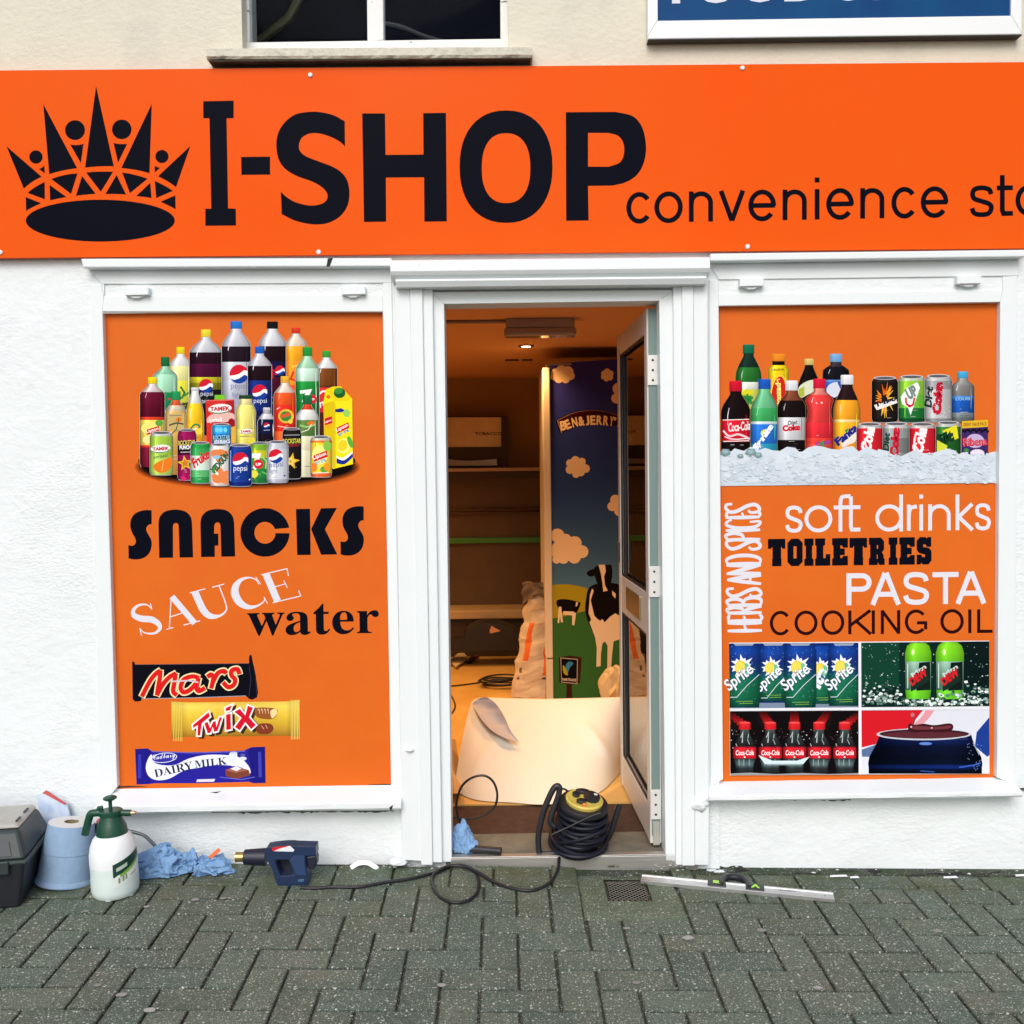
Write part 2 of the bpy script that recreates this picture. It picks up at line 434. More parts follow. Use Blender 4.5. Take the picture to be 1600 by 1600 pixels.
M_joint = pave_mat('joint_sand', (0.060, 0.070, 0.055, 1), (0.030, 0.038, 0.030, 1), (0.48, 0.47, 0.40, 1), (0.03, 0.05, 0.018, 1))

rng = random.Random(4)
# joint bed / ground sheet
v = []; 
def gplane(x0, x1, y0, y1, dz): return [(x, y, gz(y, x)+dz) for x, y in ((x0, y0), (x1, y0), (x1, y1), (x0, y1))]
def colattr(o, cols):
    at = o.data.color_attributes.new('Col', 'FLOAT_COLOR', 'CORNER')
    for p in o.data.polygons:
        for li in p.loop_indices: at.data[li].color = cols[p.index]
b = MB(); b.add(gplane(-60, 60, -4.2, 0.3, -0.0040), [(0,1,2,3)])
o = tag(b.build('pavement_bed', M_joint), kind='structure'); colattr(o, [(1,1,1,1)])
b = MB(); b.add(gplane(-60, 60, -80, -4.2, -0.12), [(0,1,2,3)]); b.add([(-60,-4.2,gz(-4.2,-60)-.009),(60,-4.2,gz(-4.2,60)-.009),(60,-4.2,gz(-4.2,60)-.12),(-60,-4.2,gz(-4.2,-60)-.12)], [(0,1,2,3)])
tag(b.build('road', mat('asphalt', (0.05,0.05,0.05,1), .9, bump=.004, bscale=200, var=.3)), kind='structure')

PAD = [G(905, 1368), G(1062, 1368), G(1062, 1437), G(905, 1437)]
PX0, PX1 = -9, -9
padx0 = G(908, 1400).x; padx1 = G(1062, 1400).x; pady0 = G(980, 1436).y; pady1 = G(980, 1366).y
def paver(mb, cols, x0, x1, y0, y1):
    # cut the block back where the concrete round the drain cover lies
    if x1 > padx0+.004 and x0 < padx1-.004 and y1 > pady0+.004 and y0 < pady1-.004:
        op = [((y1-y0)*(padx0-x0), (x0, padx0, y0, y1)), ((y1-y0)*(x1-padx1), (padx1, x1, y0, y1)), ((x1-x0)*(pady0-y0), (x0, x1, y0, pady0))]
        op = max(op)
        if op[0] < .0006: return
        x0, x1, y0, y1 = op[1]
    if y1-y0 < .016 or x1-x0 < .016: return
    j = 0.0029; h = 0.004
    x0 += j+rng.uniform(-.0006,.0012); x1 -= j+rng.uniform(-.0006,.0012); y0 += j+rng.uniform(-.0006,.0012); y1 -= j+rng.uniform(-.0006,.0012)
    t = rng.uniform(-.0016, .0016); tx = rng.uniform(-.006, .006); ty = rng.uniform(-.006, .006)
    a = rng.uniform(-.006, .006); cx, cy = (x0+x1)/2, (y0+y1)/2
    def V(x, y, z):
        x += -(y-cy)*a; y += (x-cx)*a
        return (x, y, gz(y, x)+z+(t+(x-cx)*tx+(y-cy)*ty if z > -.005 else 0))
    e = .0048; d = .004
    # rounded arris: rows from the joint up
    rings = []
    for ins, z in ((0, -.010), (.0003, -.0040), (.0018, -.0014), (e, 0.0)):
        q = [(x0+ins, y0+ins), (x1-ins, y0+ins), (x1-ins, y1-ins), (x0+ins, y1-ins)]
        rings.append([V(x, y, z) for x, y in q])
    vs = [p for r_ in rings for p in r_]; fs = []
    for i in range(3):
        for k in range(4): fs.append((i*4+k, i*4+(k+1) % 4, (i+1)*4+(k+1) % 4, (i+1)*4+k))
    fs.append((12, 13, 14, 15)); mb.add(vs, fs)
    k = rng.uniform(.9, 1.1); r = rng.uniform(-.05, .06)
    cols += [(k*(1+r)*q_, k*q_, k*(1-r*.6)*q_, 1) for q_ in [.58]*4+[.66]*4+[.84]*4+[1]]
pv = MB(); pc = []
A = 0.1093; OX = -0.190; OY = -0.185
for i in range(-34, 35):
    for j in range(-40, 2):
        k = (i-j) % 4
        y = OY+j*A
        if k == 0: xa, xb, ya, yb = OX-(i+2)*A, OX-i*A, y, y+A
        elif k == 3: xa, xb, ya, yb = OX-(i+1)*A, OX-i*A, y, y+2*A
        else: continue
        yb = min(yb, -0.185)
        if yb <= ya+.01 or ya < -4.19: continue
        paver(pv, pc, xa, xb, ya, yb)
x = -3.4
while x < 3.4:                      # course of cut setts along the foot of the wall
    w_ = rng.choice([.2, .2, .1, .2, .15]); 
    if not (x+w_ > -0.28 and x < 0.55 and False): paver(pv, pc, x, x+w_, -0.185, (-0.075 if x > .52 else (-.010 if x < -.75 else -.020)))
    x += w_
o = tag(pv.build('pavement', M_pave, fix=False), kind='structure'); colattr(o, pc)
# concrete round the drain cover, with the drain's hole left open
gx0, gx1 = G(947, 1395).x, G(1015, 1395).x; gy0, gy1 = G(980, 1409).y, G(980, 1376).y
b = MB()
def padtop(x, y): return (x, y, gz(y, x)+.002+.0016*noise.noise(Vector((x*14, y*14, 1))))
N = 26
xs = sorted(set([padx0+(padx1-padx0)*i/N for i in range(N+1)]+[gx0, gx1])); ys = sorted(set([pady0+(pady1-pady0)*i/14 for i in range(15)]+[gy0, gy1]))
idx = {}
for yi, y in enumerate(ys):
    for xi, x in enumerate(xs):
        e = 0
        xx = x; yy = y
        if xi in (0, len(xs)-1) or yi in (0, len(ys)-1):
            xx += .006*noise.noise(Vector((x*20, y*20, 5))); yy += .006*noise.noise(Vector((x*20, y*20, 9)))
        p = padtop(xx, yy); 
        if xi in (0, len(xs)-1) or yi in (0, len(ys)-1): p = (p[0], p[1], p[2]-.009)
        idx[(xi, yi)] = len(b.v); b.v.append(p)
for yi in range(len(ys)-1):
    for xi in range(len(xs)-1):
        if gx0-1e-6 <= xs[xi] and xs[xi+1] <= gx1+1e-6 and gy0-1e-6 <= ys[yi] and ys[yi+1] <= gy1+1e-6: continue
        b.f.append((idx[(xi,yi)], idx[(xi+1,yi)], idx[(xi+1,yi+1)], idx[(xi,yi+1)]))
o = tag(b.build('concrete_patch', M_pave, smooth_=True), kind='structure'); colattr(o, [(1.06, 1.08, .95, 1)]*len(b.f))

# ================================================================ building
def paintmat(name, c, rough, bumps, stains=None, streak=None, coat=0):
    """masonry paint: several scales of relief and real dirt marks"""
    m = bpy.data.materials.new(name); m.use_nodes = True; n = m.node_tree.nodes; l = m.node_tree.links
    b = n['Principled BSDF']; b.inputs['Roughness'].default_value = rough; b.inputs['Specular IOR Level'].default_value = 0.3
    ge = n.new('ShaderNodeNewGeometry'); prev = None
    for sc, dist, st, lo, hi in bumps:
        mp = n.new('ShaderNodeMapping'); mp.inputs['Scale'].default_value = st; l.new(ge.outputs['Position'], mp.inputs[0])
        t = n.new('ShaderNodeTexNoise'); t.inputs['Scale'].default_value = sc; t.inputs['Detail'].default_value = 5; l.new(mp.outputs[0], t.inputs[0])
        src = t.outputs[0]
        if lo is not None:      # relief only in patches
            t2 = n.new('ShaderNodeTexNoise'); t2.inputs['Scale'].default_value = 2.3; t2.inputs['Detail'].default_value = 3; l.new(ge.outputs['Position'], t2.inputs[0])
            mr = n.new('ShaderNodeMapRange'); mr.inputs['From Min'].default_value = lo; mr.inputs['From Max'].default_value = hi; l.new(t2.outputs[0], mr.inputs[0])
            mu = n.new('ShaderNodeMath'); mu.operation = 'MULTIPLY'; l.new(src, mu.inputs[0]); l.new(mr.outputs[0], mu.inputs[1]); src = mu.outputs[0]
        bm = n.new('ShaderNodeBump'); bm.inputs['Distance'].default_value = dist; bm.inputs['Strength'].default_value = 1
        l.new(src, bm.inputs['Height'])
        if prev: l.new(prev, bm.inputs['Normal'])
        prev = bm.outputs[0]
    if prev: l.new(prev, b.inputs['Normal'])
    b.inputs['Base Color'].default_value = c
    cs = None
    for sc, lo, hi, cc, st in (stains or []):
        mp = n.new('ShaderNodeMapping'); mp.inputs['Scale'].default_value = st; l.new(ge.outputs['Position'], mp.inputs[0])
        t = n.new('ShaderNodeTexNoise'); t.inputs['Scale'].default_value = sc; t.inputs['Detail'].default_value = 8; t.inputs['Roughness'].default_value = .7; l.new(mp.outputs[0], t.inputs[0])
        mr = n.new('ShaderNodeMapRange'); mr.inputs['From Min'].default_value = lo; mr.inputs['From Max'].default_value = hi; l.new(t.outputs[0], mr.inputs[0])
        x = n.new('ShaderNodeMix'); x.data_type = 'RGBA'; l.new(mr.outputs[0], x.inputs[0])
        if cs: l.new(cs, x.inputs[6])
        else: x.inputs[6].default_value = c
        x.inputs[7].default_value = cc; cs = x.outputs[2]
    if cs: l.new(cs, b.inputs['Base Color'])
    return m
WHITE = (0.76, 0.81, 0.82, 1)
M_white = paintmat('white_masonry_paint', WHITE, .6, [(120, .0034, (.55,1,1), .44, .60), (42, .0028, (.7,1,1), None, 0), (7, .008, (1,1,1), None, 0)],
                   [(5, .66, .8, (.66,.67,.64,1), (1,1,1))])
M_gloss = paintmat('white_gloss_paint', (0.76, 0.81, 0.82, 1), .38, [(70, .0006, (1,1,.15), None, 0), (14, .0016, (1,1,.5), None, 0), (90, .0011, (1,1,1), .52, .66)],
                   [(26, .70, .76, (.42,.42,.38,1), (1,1,1))])
M_cream = paintmat('cream_masonry_paint', (0.68, 0.645, 0.53, 1), .75, [(55, .003, (.8,1,1), None, 0), (11, .004, (1,1,1), None, 0), (160, .002, (1,1,1), .45, .6)],
                   [(3, .5, .75, (.58,.56,.47,1), (1,1,.7)), (30, .66, .78, (.52,.49,.40,1), (1,1,1))])
M_grime = mat('damp_masonry', (.018,.02,.016,1), .95, bump=.012, bscale=60, c2=(.012,.013,.011,1), vscale=25)
M_sill = paintmat('weathered_stone_paint', (.62,.59,.49,1), .85, [(60, .006, (1,1,1), None, 0), (12, .008, (1,1,1), None, 0)],
                  [(22, .55, .68, (.40,.37,.29,1), (.5,1,1)), (40, .66, .72, (.05,.05,.04,1), (.4,1,1))])

shop = thing('shop_building', 'white shopfront with cream upper storey, two blocked display windows and an open doorway', 'building', (0, 0.2, 0))
def W(px, py, Y=0.0):
    p = P(px, py, Y); return p.x, p.z
# wall in strips round the openings (world metres)
zs = (W(0, 400)[1]+W(1600, 392)[1])/2          # top of the white paint, behind the sign
zl = W(400, 1232)[1]; zlt = W(400, 487)[1]
xl0, xl1 = W(163, 850)[0], W(608, 850)[0]
xr0, xr1 = W(1122, 850)[0], W(1567, 850)[0]
xd0, xd1 = W(690, 900)[0], W(1042, 900)[0]
zr = W(1340, 1222)[1]; zrt = W(1340, 474)[1]; zd = W(860, 470)[1]
TH = .22
b = MB()
b.box(-6, xl0, 0, TH, -.3, zs)
b.box(xl1, xd0, 0, TH, -.3, zs); b.box(xd1, xr0, 0, TH, -.3, zs)
b.box(xl0, xl1, 0, TH, zlt, zs); b.box(xr0, xr1, 0, TH, zrt, zs); b.box(xd0, xd1, 0, TH, zd+.03, zs)
b.box(xl0, xl1, 0.016, TH, -.3, zl)
b.build('white_wall', M_white, shop)
b = MB(); # right-hand wall stops short of the ground over a broken, dark plinth
zb = .022
foot = [(1128, 1362)]
rg = random.Random(7); xq = 1128
while xq < 1612: foot.append((xq, 1356.5+(xq-1128)*.012+rg.uniform(-2.2, 2.2)+(-2 if xq < 1160 else 0))); xq += rg.uniform(4, 11)
foot.append((1620, 1366))
poly = [(1107, 1238)]+[(1106, 1352)]+foot[1:]+[(1620, 1238)]
b.px(poly, 0.012, 0.16); b.build('white_plinth', M_white, shop)
b = MB(); b.box(xr1, 6, 0, TH, zr-.03, zs); b.box(W(1612, 1300)[0], 6, 0.003, TH, .035, zr-.03); b.build('white_wall', M_white, shop)
b = MB(); b.box(xd1+.03, 6, 0.05, TH-.02, -.2, .06); b.build('damp_course', M_grime, shop)
b = MB(); b.grid(lambda u, v: (.56+5.4*u, -.075+.08*v, gz(0, .56+5.4*u)-.014+.007*noise.noise(Vector((u*90, v*3, 0)))), 240, 4); b.grid(lambda u, v: (-2.4+2.02*u, -.030+.034*v, gz(0, -2.4+2.02*u)-.010+.007*noise.noise(Vector((u*60, v*3, 0)))), 120, 4); tag(b.build('gutter_soil', M_grime), kind='structure')
# upper storey
zc0 = zs; ztop = 4.6
wx0, wx1 = W(378, 40)[0], W(794, 40)[0]; wz = W(590, 84)[1]
b = MB(); b.box(-6, wx0, 0, TH, zc0, ztop); b.box(wx1, 6, 0, TH, zc0, ztop); b.box(wx0, wx1, 0, TH, zc0, wz); b.box(wx0, wx1, 0, TH, wz+1.25, ztop)
b.build('cream_wall', M_cream, shop)
b = MB(); b.add([(-6.2,-.25,ztop),(6.2,-.25,ztop),(6.2,2.5,ztop+2),(-6.2,2.5,ztop+2),(-6.2,5.2,ztop),(6.2,5.2,ztop)], [(0,1,2,3),(3,2,5,4)])
b.build('roof', mat('slates', (.07,.075,.085,1), .8, bump=.01, bscale=20, var=.3), shop, solid=.04)
b = MB(); b.box(-6, -5.8, TH, 5, -.2, ztop); b.box(5.8, 6, TH, 5, -.2, ztop); b.box(-6, 6, 5, 5.2, -.2, ztop); b.build('outer_wall', M_cream, shop)

# upper sash window
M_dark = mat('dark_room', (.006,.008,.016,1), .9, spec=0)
Yw = .075
fr = MB()
fr.px([(372,-260),(387,-260),(390,66),(376,66)], Yw, Yw+.06)
fr.px([(780,-260),(797,-260),(798,66),(782,60)], Yw, Yw+.06)
fr.px([(571,-260),(597,-260),(599,62.5),(574,65)], Yw-.004, Yw+.06)
fr.px([(376,66),(799,60),(799,77),(376,80)], Yw-.008, Yw+.065)
fr.px([(372,-268),(797,-268),(797,-260),(372,-260)], Yw-.008, Yw+.065)
M_peel = paintmat('peeling_white_paint', (.76,.77,.75,1), .5, [(80, .002, (1,1,.5), None, 0)], [(45, .63, .67, (.16,.15,.12,1), (.35,1,1)), (120, .70, .72, (.08,.08,.07,1), (1,1,.4))])
win = fr.build('sash_window', M_peel, shop, bevel=.003)
b = MB(); b.px([(386,-262),(572,-262),(575,67),(389,69)], Yw+.035, Yw+.039); b.build('window_pane', glassmat('old_glass', (.9,.93,.95,1), 0, 1.05), win)
b = MB(); b.px([(596,-262),(782,-262),(785,63),(598,65)], Yw+.033, Yw+.037); b.build('window_pane', glassmat('old_glass', (.9,.93,.95,1), 0, 1.05), win)
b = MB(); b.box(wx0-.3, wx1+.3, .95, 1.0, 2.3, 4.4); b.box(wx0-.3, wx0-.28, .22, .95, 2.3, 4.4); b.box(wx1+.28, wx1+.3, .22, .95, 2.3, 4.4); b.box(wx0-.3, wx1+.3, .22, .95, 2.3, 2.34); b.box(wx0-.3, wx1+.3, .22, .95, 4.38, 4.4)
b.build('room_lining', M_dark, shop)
b = MB(); b.tube([P(402,66,.6), P(450,30,.6), P(470,-6,.6), P(520,-60,.6)], .018, 8); b.build('yellow_reflection', mat('yellow_reflection_tone', (.09,.085,.03,1), .5), shop)  # tube behind the glass stands in for a yellow line reflected there
b = MB(); b.tube(smooth([P(590,35,.62), P(625,42,.62), P(660,56,.62), P(700,68,.62)]), .010, 8); b.build('pale_reflection', mat('pale_reflection_tone', (.035,.045,.055,1), .5), shop)  # second tube, standing in for a faint reflection in the pane
# ledge
b = MB(); 
pr = [(-.058, 0), (-.064, .008), (-.062, .034), (-.048, .040), (0.07, .060), (0.07, .0)]
x0, x1 = W(323, 90, -.06)[0], W(832, 90, -.06)[0]; z0 = W(580, 91, -.06)[1]
nx = 60; vs = []; fs = []
for i in range(nx+1):
    x = x0+(x1-x0)*i/nx
    for k, (yy, zq) in enumerate(pr):
        q = .004*noise.noise(Vector((x*9, k*3.1, 0)))+.0025*noise.noise(Vector((x*40, k*5.1, 4)))
        vs.append((x, yy+q, z0+zq+q*.7-(i/nx-.5)*.004))
n_ = len(pr)
for i in range(nx):
    for k in range(n_): fs.append((i*n_+k, i*n_+(k+1) % n_, (i+1)*n_+(k+1) % n_, (i+1)*n_+k))
fs += [tuple(range(n_)), tuple(range(nx*n_, nx*n_+n_))]
b.add(vs, fs); led = b.build('window_ledge', M_sill, shop)
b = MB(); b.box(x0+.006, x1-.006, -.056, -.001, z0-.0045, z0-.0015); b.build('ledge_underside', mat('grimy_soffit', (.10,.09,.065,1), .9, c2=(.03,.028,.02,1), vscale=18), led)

# --- shopfront joinery -------------------------------------------------
def molding(mb, x0, x1, prof):
    """prof: (y, z) outline swept from x0 to x1"""
    mb.prism([Vector((x0, y, z)) for y, z in prof], Vector((x1-x0, 0, 0)))
# left display window surround
f = MB()
f.px([(137,417),(612,417),(612,442),(158,444)], -.006, .05)
f.px([(141,444),(158,444),(162,462),(160,487),(183,1229),(171,1245),(155,1245)], -.006, .05)          # left stile
f.px([(158,444),(163,444),(163,460),(162,462)], -.0065, .05)
f.px([(598,442),(612,442),(628,1240),(611,1229),(598,487)], -.006, .05)                                       # right stile
f.px([(162,462),(598,460),(598,487),(160,487)], -.006, .05)
f.px([(163,443.5),(598,441.5),(598,460),(163,462)], .002, .05)                                                 # sunk panel
lw = f.build('display_window', M_gloss, shop, bevel=.0025)
b = MB(); b.px([(126,404),(612,403),(612,416),(130,418)], -.05, .03); b.build('drip_ledge', M_gloss, lw, bevel=.004)
def sill(pl, pr_, ytop, yb, nm, par, dy=0):
    za = (P(pl, yb, -.065).z+P(pr_, yb+dy, -.065).z)/2; xa, xb = P(pl, yb, -.065).x, P(pr_, yb, -.065).x
    zt_ = P((pl+pr_)/2, ytop, .018).z; h = zt_-.014-za
    mb = MB(); vs = []; fs = []; nn = 40
    pf = [(.01, 0), (-.062, 0), (-.068, .006), (-.068, h*.55), (-.06, h*.68), (-.055, h*.72), (.018, h+.014), (.045, h+.014), (.045, 0)]
    for i in range(nn+1):
        x = xa+(xb-xa)*i/nn
        for k, (yy, zq) in enumerate(pf):
            q = .0016*noise.noise(Vector((x*11, k*2.3, 3)))
            vs.append((x, yy+q, za+zq+q))
    L = len(pf)
    for i in range(nn):
        for k in range(L): fs.append((i*L+k, i*L+(k+1) % L, (i+1)*L+(k+1) % L, (i+1)*L+k))
    fs += [tuple(range(L)), tuple(range(nn*L, nn*L+L))]
    mb.add(vs, fs); return mb.build(nm, M_gloss, par)
sill(150, 627, 1232, 1270, 'sill', lw, -3)
def bracket(px, py, par):
    mb = MB(); mb.px([(px-19,py-7.5),(px+19,py-8.5),(px+19,py+3.5),(px-19,py+4.5)], -.028, .003)
    mb.px([(px-16,py+4),(px+15,py+3),(px+4,py+9),(px-6,py+9)], -.02, .003)
    mb.build('bracket', M_gloss, par, bevel=.003)
bracket(213, 457, lw); bracket(552, 456, lw)
# right display window surround
f = MB()
f.px([(1108,412),(1592,405),(1592,431),(1123,437)], -.006, .05)
f.px([(1108,437),(1123,437),(1123,478),(1130,1218),(1110,1230)], -.006, .05)
f.px([(1567,432),(1590,431),(1586,1226),(1558,1215),(1563,472),(1567,455)], -.006, .05)
f.px([(1123,459),(1567,453),(1563,472),(1123,478)], -.006, .05)
f.px([(1123,437),(1567,431.5),(1567,453),(1123,459)], .002, .05)
rw = f.build('display_window', M_gloss, shop, bevel=.0025)
b = MB(); b.px([(1110,396),(1603,390),(1603,401),(1110,408)], -.05, .03); b.build('drip_ledge', M_gloss, rw, bevel=.004)
sill(1108, 1597, 1218, 1248, 'sill', rw, 2)
bracket(1175, 443, rw); bracket(1515, 439, rw)
# marks left in the old paint: damp under the sills, cracks at the joints
M_damp = mat('damp_stain', (.13,.15,.11,1), .9, c2=(.04,.05,.035,1), vscale=60); M_crack = mat('open_crack', (.02,.022,.02,1), .9)
rg = random.Random(19)
def ragged(x0, x1, y0, y1, dep, step=5):
    up = []; lo = []; x = x0
    while x < x1:
        t = (x-x0)/(x1-x0); ya = y0+(y1-y0)*t; up.append((x, ya)); lo.append((x, ya+dep*rg.uniform(.15, 1)*(.4+.6*abs(math.sin(t*9+x0))))); x += rg.uniform(step*.5, step*1.4)
    return up+lo[::-1]
b = MB(); b.px(ragged(330, 624, 1268.5, 1266.5, 4.5), .0145, .017); b.build('damp_stain', M_damp, shop)
b = MB(); b.px(ragged(1112, 1330, 1248, 1249, 3.5), .0105, .013); b.build('damp_stain', M_damp, shop)
for q, Y_ in (([(512,404),(520,403),(515,416),(510,417)], -.0515), ([(574,1226.5),(600,1225),(611,1225.5),(611,1228),(590,1228.5)], .0185), ([(328,1238),(346,1236.5),(338,1239.5)], -.069), ([(1060,1372),(1066,1370),(1070,1374)], -.06), ([(608,1262),(614,1258),(611,1268)], -.0695), ([(182,1229),(200,1228),(230,1229),(186,1231)], .0185), ([(1117,1384),(1120,1383),(1121,1386)], -.06)):
    b = MB(); b.px(q, Y_, Y_+.0012); b.build('paint_crack', M_crack, shop)
# door surround: stepped pilasters, jambs, cornice
f = MB()
f.px([(616,446),(640,446),(662,1346),(628,1344)], -.040, .03)
f.px([(640,446),(660,446),(676,1352),(658,1352)], -.045, .03)
f.px([(660,446),(676,446),(691,1348),(676,1348)], -.034, .03)
dsur = f.build('door_surround', M_gloss, shop, bevel=.003)
f = MB()
f.px([(1052,444),(1066,444),(1066,1352),(1056,1352)], -.034, .03)
f.px([(1066,444),(1084,444),(1086,1353),(1066,1353)], -.045, .03)
f.px([(1084,444),(1106,444),(1108,1352),(1086,1352)], -.040, .03)
f.build('pilaster', M_gloss, dsur, bevel=.003)
f = MB()
f.px([(674,456),(1053,453),(1030,470),(694,475)], -.016, .10)
f.px([(674,456),(694,475),(706,1347),(690,1347)], -.016, .10)
f.px([(1030,470),(1053,453),(1057,1346),(1040,1345)], -.016, .10)
f.build('door_frame', M_gloss, dsur, bevel=.002)
c1 = W(609, 416, -.11); c2 = W(1111, 412, -.11); zt = c1[1]+.036
b = MB(); zq = (W(860, 401, -.11)[1], W(860, 420, -.11)[1], W(860, 432, -.10)[1])
molding(b, c1[0], c2[0], [(.03, zq[0]), (-.078, zq[0]), (-.094, zq[0]-.006), (-.096, zq[1]), (-.088, zq[1]-.012), (-.072, zq[2]), (.03, zq[2])])
b.build('cornice', M_gloss, dsur, bevel=.0015)
d1 = W(618, 440, -.08); d2 = W(1104, 436, -.08); zq2 = (W(860, 433.5, -.08)[1], W(860, 447, -.07)[1])
b = MB(); molding(b, d1[0], d2[0], [(.03, zq[2]-.001), (-.082, zq[2]-.001), (-.086, zq2[0]-.008), (-.074, zq2[1]), (.03, zq2[1])])
b.build('cornice', M_gloss, dsur, bevel=.0015)
# peeled lumps of filler at the foot of the piers
def lump(c, rx, ry, rz, seed, name, m_, par, amp=.35, sub=3):
    bm = bmesh.new(); bmesh.ops.create_icosphere(bm, subdivisions=sub, radius=1)
    for v_ in bm.verts:
        q = 1+amp*noise.noise(v_.co*1.7+Vector((seed, 0, 0)))+amp*.5*noise.noise(v_.co*4.5+Vector((0, seed, 0)))
        v_.co = Vector((v_.co.x*rx*q+c[0], v_.co.y*ry*q+c[1], v_.co.z*rz*q+c[2]))
    me = bpy.data.meshes.new(name); bm.to_mesh(me); bm.free(); me.materials.append(m_)
    for p in me.polygons: p.use_smooth = True
    o = bpy.data.objects.new(name, me); col.objects.link(o)
    if par: attach(o, par)
    return o
lump(P(1093, 1255, -.04), .03, .016, .028, 2, 'render_patch', M_white, dsur)
lump(P(1118, 1366, -.02), .05, .03, .014, 5, 'render_patch', M_white, dsur)
lump(P(622, 1346, -.03), .035, .03, .012, 9, 'render_patch', M_white, dsur)
lump(P(640, 1172, -.046), .014, .008, .006, 12, 'render_patch', M_gloss, dsur)

# --- inside ------------------------------------------------------------
ZF, ZC = .034, 2.14
M_floor = mat('warm_vinyl_floor', (.70,.46,.15,1), .45, c2=(.56,.34,.09,1), vscale=3, bump=.001, bscale=30, rvar=.12)  # yellow vinyl with some of the lamps' orange put into its colour
M_wall = mat('lamplit_wall', (.34,.22,.09,1), .8, bump=.002, bscale=60)  # orange of the lamplight is put into the wall colour
M_ceil = mat('lamplit_ceiling', (.66,.36,.19,1), .8, bump=.002, bscale=40)  # ceiling colour carries the orange lamplight
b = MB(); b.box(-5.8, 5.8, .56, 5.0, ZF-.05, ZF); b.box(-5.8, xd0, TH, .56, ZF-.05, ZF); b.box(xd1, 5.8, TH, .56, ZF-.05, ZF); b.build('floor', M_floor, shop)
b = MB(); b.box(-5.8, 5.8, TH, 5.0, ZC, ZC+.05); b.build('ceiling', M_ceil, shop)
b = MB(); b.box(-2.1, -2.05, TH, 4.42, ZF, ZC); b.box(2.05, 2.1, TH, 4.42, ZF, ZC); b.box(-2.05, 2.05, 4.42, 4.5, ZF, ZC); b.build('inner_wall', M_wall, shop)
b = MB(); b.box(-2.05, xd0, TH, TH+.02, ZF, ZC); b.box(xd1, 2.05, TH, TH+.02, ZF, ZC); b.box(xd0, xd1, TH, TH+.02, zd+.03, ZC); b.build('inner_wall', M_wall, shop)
# doorway step, mat well and threshold strip
b = MB(); b.box(xd0, xd1, .005, .225, -.12, ZF-.004); b.build('door_step', mat('worn_concrete_step', (.20,.19,.145,1), .8, bump=.003, bscale=80, c2=(.10,.10,.08,1), vscale=9), shop)
b = MB(); xa, xb = P(704, 1348, -.012).x, P(1090, 1348, -.012).x
b.box(xa, xb, -.016, .012, ZF-.075, ZF-.006); b.box(xa, xb, -.016, .014, ZF-.006, ZF-.001); b.build('threshold_strip', mat('dull_aluminium', (.48,.47,.44,1), .42, .75, bump=.001, bscale=50, stretch=(.1,1,1), rvar=.15), shop, bevel=.0015)
b = MB(); b.box(xd0, xd1, .225, .56, ZF-.05, ZF-.006); b.build('entrance_mat', mat('brown_coir', (.085,.04,.022,1), .95, bump=.006, bscale=300, c2=(.045,.022,.014,1), vscale=30), shop)

# open door leaf: u runs from the hinges to the free edge
hA = P(1013, 900, .055); hB = P(967, 900, .80)
U = Vector((hB.x-hA.x, hB.y-hA.y, 0)); LW = U.length; U.normalize(); Nn = Vector((U.y, -U.x, 0))  # Nn points to the right-hand (inner) side
DM = Matrix(((U.x, Nn.x, 0, hA.x), (U.y, Nn.y, 0, hA.y), (0, 0, 1, 0), (0, 0, 0, 1)))
dz0, dz1 = ZF+.012, 1.975; DT = .042
M_alu = mat('white_coated_aluminium', (.62,.60,.56,1), .35, bump=.0004, bscale=20, spec=.5)
b = MB(); sw = .055
b.obox(DM, 0, sw, 0, DT, dz0, dz1); b.obox(DM, LW-sw, LW, 0, DT, dz0, dz1)
zm0, zm1 = .80, .955
for za, zb_ in ((dz0, dz0+.13), (zm0, zm1), (dz1-.085, dz1)): b.obox(DM, sw, LW-sw, .002, DT-.002, za, zb_)
door = b.build('door', M_alu, shop, bevel=.003)
b = MB()
for za, zb_ in ((dz0+.13, zm0), (zm1, dz1-.085)):
    for t0, t1 in ((0.004, .010), (DT-.010, DT-.004)):
        b.obox(DM, sw, sw+.008, t0, t1, za, zb_); b.obox(DM, LW-sw-.012, LW-sw, t0, t1, za, zb_)
        b.obox(DM, sw+.008, LW-sw-.012, t0, t1, za, za+.01); b.obox(DM, sw+.008, LW-sw-.012, t0, t1, zb_-.01, zb_)
    b.obox(DM, LW-sw-.045, LW-sw-.012, .012, .03, za+.01, zb_-.01)
b.build('glazing_gasket', mat('black_rubber', (.012,.012,.016,1), .5), door)
M_dglass = glassmat('door_glass', (.55,.52,.47,1), 0.0, 1.55)
for za, zb_ in ((dz0+.13, zm0), (zm1, dz1-.085)):
    b = MB(); b.obox(DM, sw, LW-sw, DT/2-.003, DT/2+.003, za, zb_); b.build('door_glass', M_dglass, door)
b = MB(); b.obox(DM, sw+.12, LW-sw-.18, -.006, .004, zm0+.035, zm1-.03); b.build('letter_plate', mat('brass_plate', (.5,.4,.2,1), .25, .9), door, bevel=.003)
b = MB(); b.obox(DM, LW-.035, LW-.02, -.012, 0, zm1+.05, zm1+.14); b.obox(DM, LW-.05, LW-.02, DT, DT+.03, zm1+.03, zm1+.2); b.build('door_handle', mat('dark_handle', (.03,.03,.035,1), .4), door, bevel=.004)
M_hinge = mat('hinge_steel', (.72,.72,.70,1), .35, .2)
M_strip = mat('grey_green_seal', (.16,.235,.225,1), .5, bump=.0005, bscale=30)
b = MB(); b.obox(DM, -.0035, .0, .006, DT-.006, dz0+.03, dz1-.002); b.build('edge_seal', M_strip, door)
jx = P(1031, 900, .05).x
